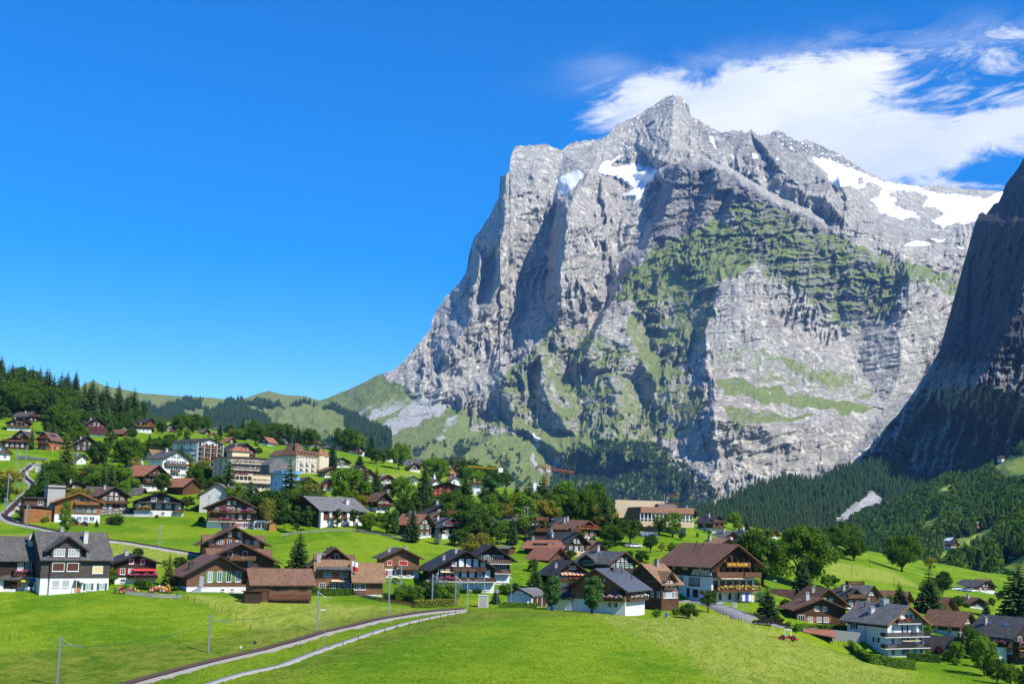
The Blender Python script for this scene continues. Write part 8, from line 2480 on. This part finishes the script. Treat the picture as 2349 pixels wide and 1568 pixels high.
# ---- fences
POSTS = [(6, p, 'wooden fence post between the two meadows') for p in ((265, 1055), (333, 1080), (405, 1095), (473, 1112), (550, 1140), (622, 1175), (705, 1212), (770, 1258), (845, 1305), (920, 1350), (993, 1400))]
POSTS += [(7, p, 'wooden fence post along the footpath') for p in ((85, 1470), (240, 1412), (362, 1386), (488, 1350), (618, 1322), (725, 1300), (833, 1266), (945, 1245), (1025, 1225), (1107, 1192), (1190, 1166), (1258, 1140))]
POSTS += [(6, p, 'wooden fence post along the footpath') for p in ((1440, 1558), (1585, 1600), (1745, 1560), (1885, 1520), (2045, 1480))]
POSTS += [(9, p, 'fence post along the hotel road') for p in ((703, 1160), (733, 1178), (772, 1200), (797, 1225), (848, 1245), (880, 1255), (925, 1265), (955, 1280), (1092, 1322), (1245, 1350), (1338, 1365), (1425, 1372), (550, 1112), (640, 1130))]
POSTS += [(9, p, 'fence post below the tiled tunnel roof') for p in ((1905, 1500), (1968, 1530), (2030, 1540), (2080, 1555))]
POSTS += [(6, p, 'wooden fence post at the bottom left') for p in ((-1670, 1465), (-1600, 1470), (-1500, 1478))]
for i, (k, (x, y), lb) in enumerate(POSTS):
    p = gp(k, x, y)
    o = put('fence_post', i % 4, lambda: MB().bar((0, 0, -.3), (R_.uniform(-.08, .08), 0, 1.05), .07, 6, .055).mesh('fence_post'), 'wood_mid', None, p, R_.uniform(0, 3)); tag(o, lb, 'post', lb.replace('post', 'posts', 1))


def rail_fence(name, pts, label, h=1.1, rails=(.35, .7, 1.0), gap=2.4, mat='wood_mid', picket=False, pr=.06):
    line = ground_line([C(*q) for q in pts], gap)
    root = empty(name, line[0]); tag(root, label, 'fence')
    sub = [p - line[0] for p in line]
    for p in sub: put('post', (name, h), lambda: MB().bar((0, 0, -.4), (0, 0, h), pr, 5).mesh('post'), mat, root, p)
    for z in rails:
        b = MB()
        for i in range(len(sub) - 1): b.bar(sub[i] + Vector((0, 0, z)), sub[i + 1] + Vector((0, 0, z)), pr * .65, 4)
        b.build('rail', mat, root)
    if picket:
        b = MB()
        for i in range(len(sub) - 1):
            n = max(2, int((sub[i + 1] - sub[i]).length / .16))
            for j in range(n):
                c = sub[i].lerp(sub[i + 1], j / n); b.box(c.x - .04, c.x + .04, c.y - .02, c.y + .02, c.z + .05, c.z + h)
        o = b.build('pickets', mat, root); o['kind'] = 'stuff'
rail_fence('rail_fence', [(6, 1240, 388), (6, 1400, 362), (6, 1600, 342), (6, 1800, 332), (6, 2085, 342), (7, 150, 350), (7, 340, 380), (7, 430, 410), (7, 575, 438)], 'weathered wooden rail fence along the top of the middle meadow', rails=(.45, .75, 1.05), mat='path_stone', pr=.08)
rail_fence('picket_fence', [(7, 0, 985), (7, 130, 1015), (7, 330, 1065), (7, 500, 1090), (7, 690, 1115)], 'low picket fence beside the mossy-roofed timber house', .85, (.25, .65), 2, 'wood_mid', True)
rail_fence('garden_fence', [(5, 1310, 1120), (5, 1500, 1140), (5, 1680, 1165), (5, 1890, 1160)], 'grey garden fence round the flower bed', .9, (.3, .8), 2, 'concrete', True)
rail_fence('terrace_fence', [(5, 1270, 305), (5, 1440, 308), (5, 1680, 306)], 'pale terrace fence before the black green-shuttered chalet', .9, (.15, .85), 1.8, 'concrete_pale', True, .04)
rail_fence('road_fence', [(9, 1085, 1205), (9, 1150, 1245), (9, 1280, 1290), (9, 1400, 1330), (9, 1520, 1350)], 'dark lattice fence along the road behind the black car', 1.0, (.2, .9), 2, 'wood_dark', True)
rail_fence('guard_rail', [(9, 1600, 1378), (9, 1740, 1372), (9, 1880, 1382), (9, 1990, 1395), (9, 2091, 1408)], 'galvanised guard rail above the tiled tunnel roof', .8, (.5, .68, .78), 2.5, 'steel', False, .09)
rail_fence('slope_fence', [(2, 1075, 985), (2, 1160, 1040), (2, 1280, 1050)], 'thin fence on the slope below the blue building', 1.0, (.5, .9), 3, 'wood_mid')
# ---- hedges
def hedge(pts, h, w, label, mat='leaves_bright'):
    line = ground_line([C(*q) for q in pts], .5)
    r = np.random.RandomState(len(label)); V = []
    for p in line:
        for _ in range(46):
            f = r.randint(3)
            a, z = (r.uniform(-1, 1), 1.0) if f == 0 else (r.choice([-1, 1]), r.rand())
            c = np.array([p.x, p.y, p.z]) + [r.uniform(-.5, .5), a * w * (1 if f == 0 else 1) + r.normal() * .05, z * h + r.normal() * .06]
            d = r.normal(size=3) + [0, -.6, .5]; d /= np.linalg.norm(d); u = np.cross(d, r.normal(size=3)); u /= np.linalg.norm(u); wv = np.cross(d, u); s_ = r.uniform(.07, .15)
            V += [c - u * s_ - wv * s_, c + u * s_ - wv * s_, c + u * s_ + wv * s_, c - u * s_ + wv * s_]
    root = empty('hedge', line[0]); tag(root, label, 'hedge')
    V = np.array(V) - np.array(line[0])
    link('leaves', np_mesh('leaves', V, np.arange(len(V)).reshape(-1, 4)), MT[mat], root)
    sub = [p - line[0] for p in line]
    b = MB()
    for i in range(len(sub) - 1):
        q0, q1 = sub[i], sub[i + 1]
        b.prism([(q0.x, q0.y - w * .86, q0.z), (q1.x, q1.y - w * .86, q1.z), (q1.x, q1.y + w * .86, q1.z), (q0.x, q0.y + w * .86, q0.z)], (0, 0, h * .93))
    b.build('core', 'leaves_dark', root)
hedge([(10, 275, 1205), (10, 340, 1270), (10, 430, 1330), (10, 600, 1370), (10, 760, 1400), (10, 945, 1425)], 1.75, .8, 'thick clipped hedge curving below the white apartment chalet')
hedge([(10, 880, 1320), (10, 1050, 1335), (10, 1205, 1350)], 1.6, .6, 'dark clipped hedge in front of the white apartment chalet', 'leaves_dark')
hedge([(9, 1535, 1375), (9, 1700, 1372), (9, 1850, 1378), (9, 2085, 1385)], 1.5, .9, 'long yellow-green hedge beside the orange-shuttered chalet')
hedge([(6, 1562, 992), (6, 1750, 995), (6, 1955, 998)], 1.5, .7, 'neatly clipped green hedge before the old timber house', 'leaves_maple')
hedge([(7, 690, 1118), (7, 830, 1118), (7, 960, 1108), (7, 1090, 1105)], 1.5, 1.0, 'loose yellow-green hedge beside the railway', 'leaves_gold')
hedge([(8, 0, 992), (8, 200, 990), (8, 385, 992)], 1.0, .4, 'low hedge in front of the silver car')
hedge([(4, 830, 975), (4, 925, 970)], 1.6, .8, 'bright square hedge below the brown geranium chalet')
hedge([(7, 350, 1040), (7, 520, 1060), (7, 620, 1080)], 1.3, .6, 'hedge behind the picket fence', 'leaves_dark')
# ---- cars
def car(p, heading, L, mat, label, estate=True):
    root = empty('car', p); root.rotation_euler = (0, 0, heading); tag(root, label, 'car')
    k = L / 4.4
    root.scale = (k, k, k)
    side = [(-2.2, .32), (2.15, .32), (2.2, .62), (2.05, .82), (1.1, .95), (-2.12, 1.0), (-2.2, .6)]
    MB().prism([(x, -.86, z) for x, z in side], (0, 1.72, 0)).build('body', mat, root)
    gl = [(1.05, .95), (.35, 1.42), (-1.55 if estate else -1.0, 1.45), (-2.05 if estate else -1.7, 1.0)]
    MB().prism([(x, -.74, z) for x, z in gl], (0, 1.48, 0)).build('glasshouse', 'glass_dark', root)
    MB().prism([(.36, -.72, 1.425), (-1.5 if estate else -.98, -.72, 1.455), (-1.5 if estate else -.98, .72, 1.455), (.36, .72, 1.425)], (0, 0, .05)).build('roof', mat, root)
    for x in (-1.35, 1.35):
        for y in (-.8, .8):
            w = put('wheel', 'car', lambda: MB().lathe([(.05, -.1), (.31, -.1), (.33, -.05), (.33, .05), (.31, .1), (.05, .1)], 14).mesh('wheel'), 'tyre', root, (x, y, .33)); w.rotation_euler = (math.pi / 2, 0, 0)
            r_ = put('rim', 'car', lambda: MB().lathe([(.02, -.115), (.2, -.112), (.2, .112), (.02, .115)], 10).mesh('rim'), 'steel', w, (0, 0, 0))
    for y in (-.62, .62):
        put('headlight', 'car', lambda: MB().box(-.02, .06, -.2, .2, -.08, .08).mesh('headlight'), 'glass_curtain', root, (2.14, y, .7)); put('tail_light', 'car', lambda: MB().box(-.06, .02, -.14, .14, -.12, .12).mesh('tail_light'), 'red_paint', root, (-2.14, y, .78))
    return root
car(gp(7, 1815, 1085), rad(165), 4.0, 'car_silver', 'silver hatchback parked at the white garage')
car(gp(9, 1180, 1300), rad(162), 4.7, 'car_black', 'black estate car parked beside the road')
car(gp(5, 1312, 242), rad(100), 4.2, 'car_silver', 'silver car parked beside the boulder wall')
car(gp(2, 143, 738), rad(10), 4.2, 'car_blue', 'bright blue car beside the white geranium block')
car(gp(4, 1100, 1012), rad(15), 4.2, 'car_silver', 'left silver car under the old fruit tree')
car(gp(4, 1155, 1020), rad(15), 4.2, 'car_white', 'right white car beside the old fruit tree')
for x, y, m_, lb in ((1385, 588, 'car_white', 'white car leftmost before the distant chalet'), (1440, 598, 'car_blue', 'blue car before the distant chalet'), (1500, 602, 'car_silver', 'silver car before the distant chalet'), (1550, 606, 'car_white', 'second white car nearest the distant chalet'), (1828, 648, 'car_white', 'single white car right of the distant chalet')): car(gp(10, x, y), rad(R_.uniform(0, 60)), 4.6, m_, lb)
# ---- tractor with hay rake
p = gp(9, 1440, 1468); root = empty('tractor', p); root.rotation_euler = (0, 0, rad(-16)); tag(root, 'small red mowing tractor with white cab and rake on the mown meadow', 'tractor')
MB().prism([(-1.6, -.5, .5), (1.6, -.5, .45), (1.7, -.5, .95), (.4, -.5, 1.15), (-.4, -.5, .8), (-1.6, -.5, .85)], (0, 1.0, 0)).build('body', 'red_paint', root)
b = MB()
for x in (-.5, .7):
    for y in (-.55, .55): b.box(x - .05, x + .05, y - .05, y + .05, .9, 2.2)
b.build('cab_frame', 'frame_white', root); MB().box(-.65, .85, -.65, .65, 2.2, 2.32).build('cab_roof', 'frame_white', root); MB().box(.66, .69, -.5, .5, 1.2, 2.18).build('windscreen', 'glass_sky', root)
for x in (-1.1, 1.1):
    for y in (-.8, .8):
        w = put('wheel', 'tractor', lambda: MB().lathe([(.1, -.2), (.5, -.2), (.55, -.1), (.55, .1), (.5, .2), (.1, .2)], 14).mesh('wheel'), 'tyre', root, (x, y, .55)); w.rotation_euler = (math.pi / 2, 0, 0)
        put('rim', 'tractor', lambda: MB().lathe([(.02, -.22), (.25, -.21), (.25, .21), (.02, .22)], 10).mesh('rim'), 'red_paint', w, (0, 0, 0))
MB().box(1.7, 2.2, -1.1, 1.1, .2, .5).build('mower', 'red_paint', root)
b = MB().bar((-1.6, 0, .7), (-3.6, 0, .8), .07, 5)
for i in range(4):
    x = -1.9 - i * .55
    b.bar((x, -1.2, .45), (x, 1.2, .45), .05, 4)
    for j in range(7): b.bar((x, -1.2 + .4 * j, .45), (x - .2, -1.2 + .4 * j, .08), .025, 4)
b.build('hay_rake', 'orange_paint', root)


# ---- people
def person(p, heading, h, mats, label, pose='stand'):
    root = empty('person', p); root.rotation_euler = (0, 0, heading); root.scale = (h, h, h); tag(root, label, 'person')
    sit = pose == 'sit'
    z0 = .25 if sit else .5
    J = {'pelvis': (0, 0, z0 + .02), 'chest': (0, .01, z0 + .22), 'neck': (0, 0, z0 + .335), 'head': (0, -.015, z0 + .40), 'crown': (0, 0, z0 + .47)}
    E = [('pelvis', 'chest'), ('chest', 'neck'), ('neck', 'head'), ('head', 'crown')]
    for s_, n in ((-1, 'l'), (1, 'r')):
        st = .10 if (pose == 'walk') else .02
        if sit:
            J.update({n + 'hip': (s_ * .05, 0, z0), n + 'knee': (s_ * .06, -.24, z0 + .02), n + 'ank': (s_ * .06, -.28, z0 - .22), n + 'toe': (s_ * .06, -.36, z0 - .235)})
        else:
            J.update({n + 'hip': (s_ * .05, 0, z0 - .01), n + 'knee': (s_ * .055, -.02 - s_ * st * .6, .27), n + 'ank': (s_ * .055, s_ * st * -1.0 + .02, .035), n + 'toe': (s_ * .06, s_ * st * -1.0 - .08, .02)})
        J.update({n + 'sh': (s_ * .105, 0, z0 + .30), n + 'elb': (s_ * .13, s_ * st * .5, z0 + .13), n + 'wr': (s_ * .12, -.08 + s_ * st, z0 + .0), n + 'hand': (s_ * .12, -.10 + s_ * st, z0 - .05)})
        E += [('pelvis', n + 'hip'), (n + 'hip', n + 'knee'), (n + 'knee', n + 'ank'), (n + 'ank', n + 'toe'), ('chest', n + 'sh'), (n + 'sh', n + 'elb'), (n + 'elb', n + 'wr'), (n + 'wr', n + 'hand')]
    RD = {'pelvis': .075, 'chest': .085, 'neck': .03, 'head': .058, 'crown': .045, 'hip': .055, 'knee': .036, 'ank': .024, 'toe': .02, 'sh': .036, 'elb': .026, 'wr': .018, 'hand': .02}
    names = list(J)
    me = bpy.data.meshes.new('body'); me.from_pydata([J[n] for n in names], [(names.index(a), names.index(b)) for a, b in E], [])
    o = link('body', me, [MT[m_] for m_ in mats], root)
    o.modifiers.new('skin', 'SKIN'); sk = me.skin_vertices[0].data
    for i, n in enumerate(names):
        r = RD.get(n, RD.get(n[1:], .03)); sk[i].radius = (r, r * .8); sk[i].use_root = n == 'pelvis'
    o.modifiers.new('smooth', 'SUBSURF').levels = 1
    dg = bpy.context.evaluated_depsgraph_get(); nm = bpy.data.meshes.new_from_object(o.evaluated_get(dg)); o.modifiers.clear(); o.data = nm
    nm.materials.clear()
    for m_ in mats: nm.materials.append(MT[m_])
    for f in nm.polygons:
        c = f.center; f.use_smooth = True
        f.material_index = 2 if (c.z > z0 + .345 or (abs(c.x) > .09 and c.z < z0 + .12 and c.z > z0 - .1 and abs(c.x) > .1)) else (0 if c.z > z0 + .01 else 1)
    MB().lathe([(.01, -.02), (.062, .0), (.06, .05), (.035, .085), (.005, .095)], 10).build('hair', 'hair', root, (0, .008, z0 + .43), smooth=True)
person(gp(7, 1860, 1122), rad(25), 1.75, ('canvas_white', 'denim', 'skin'), 'person in white shirt walking past the low hedge', 'walk')
person(gp(7, 1150, 545), rad(10), 1.7, ('dark_cloth', 'dark_cloth', 'skin'), 'person in dark top, left of two sitting on the slope', 'sit')
person(gp(7, 1186, 540), rad(-10), 1.7, ('denim', 'dark_cloth', 'skin'), 'person in dark blue top, right of two sitting on the slope', 'sit')
# ---- flags
def flag(k, x, y, h, w_, hh, mats, label):
    p = gp(k, x, y); H_ = hgt(p, h); root = empty('flag_pole', p); tag(root, label, 'flag')
    MB().bar((0, 0, -.3), (0, 0, H_), .05, 6, .03).build('pole', 'frame_white', root)
    n = 9
    V = []; Q = []
    for j in range(3):
        for i in range(n): V.append((.06 + w_ * i / (n - 1) * .8, .16 * math.sin(i * .9 + j * .4), H_ - .1 - hh * j / 2 - .35 * i / (n - 1)))
    for j in range(2):
        for i in range(n - 1): Q.append((j * n + i, j * n + i + 1, (j + 1) * n + i + 1, (j + 1) * n + i))
    me = np_mesh('cloth', np.array(V), Q)
    for m_ in mats: me.materials.append(MT[m_])
    for f in me.polygons: f.material_index = (0 if f.index < n - 1 else 1) if len(mats) > 1 else 0
    link('cloth', me, None, root)
flag(6, 1972, 990, 345, 1.5, 2.2, ('canvas_white', 'red_paint'), 'red and white flag drooping before the old timber house')
flag(3, 1283, 1452, 152, 1.6, 1.6, ('yellow_paint', 'dark_cloth'), 'yellow and black flag on a pole beside the purple bush')
flag(1, 548, 1082, 82, 1.6, 1.6, ('red_paint',), 'red flag below the orange balcony chalet')
# ---- garden things by the farm
def parasol(k, x, y, mat, label):
    p = gp(k, x, y); root = empty('parasol', p); tag(root, label, 'parasol')
    MB().bar((0, 0, 0), (0, 0, 2.4), .03, 6).build('pole', 'frame_white', root)
    MB().lathe([(1.6, 1.95), (1.58, 2.0), (.8, 2.3), (.03, 2.55)], 8).build('canopy', mat, root)
parasol(5, 270, 1085, 'canvas_yellow', 'yellow parasol on the farm terrace'); parasol(5, 345, 1080, 'blue_paint', 'blue parasol on the farm terrace'); parasol(5, 190, 1080, 'canvas_yellow', 'yellow parasol nearest the farm balcony'); parasol(10, 1608, 1230, 'canvas_white', 'white parasol before the slate house at right')
def table_set(k, x, y, lb):
    p = gp(k, x, y); root = empty('garden_table', p); tag(root, 'garden table ' + lb, 'table')
    MB().box(-1.0, 1.0, -.45, .45, .7, .75).build('table_top', 'blind_brown', root)
    for sx in (-.85, .85):
        for sy in (-.35, .35): put('leg', 'gt', lambda: MB().box(-.03, .03, -.03, .03, 0, .7).mesh('leg'), 'frame_white', root, (sx, sy, 0))
    for i, dx in enumerate((-1.4, -.5, .5, 1.4)):
        c = empty('garden_chair', p + Vector((dx, -.75 if abs(dx) < 1 else 0, 0))); tag(c, 'white garden chair at the table ' + lb, 'chair', 'white garden chairs ' + lb)
        put('seat', 'gc', lambda: MB().box(-.24, .24, -.24, .24, .4, .45).mesh('seat'), 'frame_white', c, (0, 0, 0)); put('backrest', 'gc', lambda: MB().box(-.24, .24, -.24, -.2, .46, .95).mesh('backrest'), 'frame_white', c, (0, 0, 0))
        for sx in (-.2, .2):
            for sy in (-.2, .2): put('leg', 'gc', lambda: MB().box(-.02, .02, -.02, .02, 0, .4).mesh('leg'), 'frame_white', c, (sx, sy, 0))
table_set(5, 340, 1088, 'under the yellow parasol'); table_set(5, 640, 1100, 'by the white farmhouse wall')
for (k, x, y, w_, h_, m_, lb, ct) in ((5, 1208, 1112, .6, 1.1, 'bin_green', 'green wheelie bin left of the flower garden', 'bin'), (5, 1855, 1162, .7, 1.15, 'bin_green', 'green wheelie bin right of the flower garden', 'bin'), (9, 170, 1222, .6, .95, 'blue_paint', 'blue barrel beside the old timber house', 'barrel'), (6, 1150, 1030, .4, .7, 'concrete', 'grey barrel at the workshop trellis', 'barrel'), (6, 1528, 1035, .35, .5, 'blue_paint', 'blue tub at the workshop corner', 'tub')):
    p = gp(k, x, y); root = empty('bin' if ct == 'bin' else 'barrel', p); tag(root, lb, ct)
    (MB().lathe([(w_ * .42, 0), (w_ * .5, h_ * .5), (w_ * .5, h_ * .95)], 8)).build('body', m_, root); MB().lathe([(w_ * .55, h_ * .95), (w_ * .55, h_), (w_ * .2, h_ * 1.05)], 8).build('lid', m_, root)
for (k, x, y, w_, d_, h_, m_, lb) in ((7, 1392, 1122, 2.3, 2.0, 2.6, 'concrete_pale', 'beige railway relay hut with flat roof'), (8, 788, 1022, 1.1, .6, 1.3, 'white', 'white cabinet at the garage corner'), (9, 885, 1122, 1.1, .6, 1.0, 'concrete_pale', 'grey electric cabinet below the hotel'), (5, 955, 1020, .8, .5, 1.9, 'denim', 'blue cabinet at the workshop')):
    p = gp(k, x, y); root = empty('cabinet', p); tag(root, lb, 'cabinet')
    MB().box(-w_ / 2, w_ / 2, 0, d_, -.4, h_).build('body', m_, root); MB().box(-w_ / 2 - .1, w_ / 2 + .1, -.1, d_ + .1, h_ + .003, h_ + .14).build('lid', m_, root)
    MB().box(-w_ * .36, w_ * .36, -.03, -.003, .15, h_ * .9).build('door', 'concrete', root)
for (k, x, y, w_, h_, lb) in ((5, 1150, 385, 115, 78, 'bee house on stilts below the orange chalet'), (5, 772, 402, 78, 75, 'small timber hut with white window below the orange chalet'), (5, 878, 402, 75, 45, 'low stone-grey hutch below the orange chalet'), (5, 215, 305, 60, 70, 'tiny lean-to beside the railway below the annexe')):
    p = gp(k, x, y); s = p.y * .2194 / F; root = empty('garden_hut', p); tag(root, lb, 'hut')
    Block(root, p, rad(8), w_ * s * .75, 1.8, 0, h_ * s * .62, h_ * s, roof='grey_shingle', up='wood_mid', og=.3, oe=.4, foot=.2, thick=.1)
# boulder wall
line = ground_line([C(5, 1040, 292), C(5, 1180, 285), C(5, 1330, 270)], 1.4)
root = empty('boulder_wall', line[0]); tag(root, 'grey boulder retaining wall below the brown chalet', 'wall')
def boulder(sd):
    r = random.Random(sd); bm = bmesh.new(); bmesh.ops.create_icosphere(bm, subdivisions=1, radius=.8)
    for v in bm.verts: v.co *= r.uniform(.75, 1.15); v.co.z *= .75
    me = bpy.data.meshes.new('boulder'); bm.to_mesh(me); bm.free(); return me
for i, q in enumerate(line):
    for lv in range(2): put('boulder', i % 4, lambda: boulder(i), 'stone', root, q - line[0] + Vector((R_.uniform(-.2, .2), lv * .5, .4 + lv * .95)), R_.uniform(0, 6))
# tiled tunnel roof with retaining wall
p = gp(9, 1760, 1440); s = p.y * .2194 / F; root = empty('tunnel_portal', p); tag(root, 'low red-tiled lean-to roof beside a concrete retaining wall', 'shed'); hd = rad(-14)
MB().prism([(-175 * s, 0, 40 * s), (175 * s, -1.6, 0), (160 * s, 3.2, 58 * s), (-165 * s, 4, 62 * s)], (0, 0, .2)).build('roof', 'red_tile', root, (0, 0, 0), hd)
MB().box(-150 * s, 140 * s, .6, 3, -2, 1 * s).build('wall', 'wood_dark', root, (0, 0, 0), hd); MB().prism([(120 * s, 3.4, -6), (420 * s, 3.4, -9), (420 * s, 3.4, 45 * s), (120 * s, 3.4, 66 * s)], (0, .6, 0)).build('retaining_wall', 'concrete', root, (0, 0, 0), hd)
# greenhouse, station roof, flower garden
p = gp(4, 1300, 915); s = p.y * .2194 / F; root = empty('greenhouse', p); tag(root, 'blue-glass greenhouse below the copper building', 'greenhouse')
MB().box(-85 * s, 85 * s, 0, 5, -2, 22 * s).build('wall', 'glass_sky', root); b = MB()
for i in range(12): b.box(-85 * s + i * 170 * s / 11 - .05, -85 * s + i * 170 * s / 11 + .05, -.06, -.01, 0, 22 * s)
b.build('glazing_bar', 'frame_white', root); MB().prism([(-88 * s, -.3, 22 * s), (88 * s, -.3, 22 * s), (88 * s, 5, 58 * s), (-88 * s, 5, 58 * s)], (0, 0, .1)).build('roof', 'glass_sky', root)
p = gp(1, 335, 1150); s = p.y * .2194 / F; root = empty('station_canopy', p); tag(root, 'low grey metal canopy beside the upper railway curve', 'canopy')
MB().prism([(-150 * s, -1, 20 * s), (145 * s, -1, 2 * s), (145 * s, 1.5, 14 * s), (-150 * s, 1.5, 40 * s)], (0, 0, .25)).build('roof', 'metal_roof', root); b = MB()
for i in range(8): b.bar((-140 * s + i * 40 * s, 0, -2), (-140 * s + i * 40 * s, 0, 20 * s - i * 1.5 * s), .08, 5)
b.build('post', 'steel', root)
p = gp(1, 425, 1275); s = p.y * .2194 / F; root = empty('stone_wall', p); tag(root, 'pale stone bridge wall beside the upper railway curve', 'wall')
MB().box(-60 * s, 70 * s, 0, 2, -2, 75 * s).build('masonry', 'concrete_pale', root); MB().box(-130 * s, 80 * s, -.3, 2.4, 75 * s + .01, 84 * s).build('coping', 'concrete', root)
for i in range(26):
    p = gp(5, R_.uniform(1200, 1800), R_.uniform(1060, 1110)); c = R_.choice(['pink', 'yellow', 'white', 'red'])
    root = empty('flower_clump', p); tag(root, 'clump of garden flowers inside the grey garden fence', 'flowers', 'flower clumps in the fenced garden'); flowers(root, (0, 0, .35), 0, R_.uniform(.8, 1.8), c, .6)
# chalets on the far right hillside and the hut on the mountain bench
for (px, py, D_, w_, rf, lb) in ((2188, 1248, 1130, 9, 'blind_white', 'pale-roofed chalet alone on the far right meadow'), (2190, 1258, 1100, 10, 'slate_black', 'dark chalet just below the pale-roofed one on the far meadow'), (2298, 1050, 1950, 11, 'slate', 'dark hut at the forest edge high on the right'), (2291, 1094, 1800, 11, 'tan_tile', 'tan-roofed hut in the forest high on the right'), (2196, 1232, 1250, 9, 'red_tile', 'red-roofed hut at the forest edge below the cable car'), (1662, 917, 6020, 34, 'slate_black', 'tiny dark mountain inn on the green ledge of the mountain')):
    _q = np.unravel_index(np.argmin((C_PX - px) ** 2 + (C_PY - py) ** 2), C_PX.shape)
    p = Vector(C_CO[_q]) if D_ < 3000 else at(px, py, D_)
    root = empty('mountain_hut', p); tag(root, lb, 'hut'); Block(root, p, rad(20), w_, w_, w_ * .22, w_ * .42, w_ * .72, roof=rf, up='wood_brown', og=w_ * .1, oe=w_ * .1, foot=w_ * .3)

# ------------------------------------------------------------------ air
_bm = bmesh.new()
bmesh.ops.create_cube(_bm, size=1.0)
bmesh.ops.scale(_bm, vec=(19000, 15000, 3200), verts=_bm.verts)
bmesh.ops.translate(_bm, vec=(0, 5600, 1500), verts=_bm.verts)
_me = bpy.data.meshes.new('haze')
_bm.to_mesh(_me); _bm.free()
_m = bpy.data.materials.new('clear_air')
_m.use_nodes = True
_m.node_tree.nodes.clear()
_k = NT(_m.node_tree)
_o = _k.n('ShaderNodeOutputMaterial')
_p = _k.n('ShaderNodeVolumePrincipled')
_p.inputs['Color'].default_value = (0.22, 0.50, 1.0, 1)
_p.inputs['Density'].default_value = 2.3e-5
_p.inputs['Anisotropy'].default_value = 0.0
_k.l(_p.outputs[0], _o.inputs['Volume'])
tag(link('haze', _me, _m), kind='stuff')
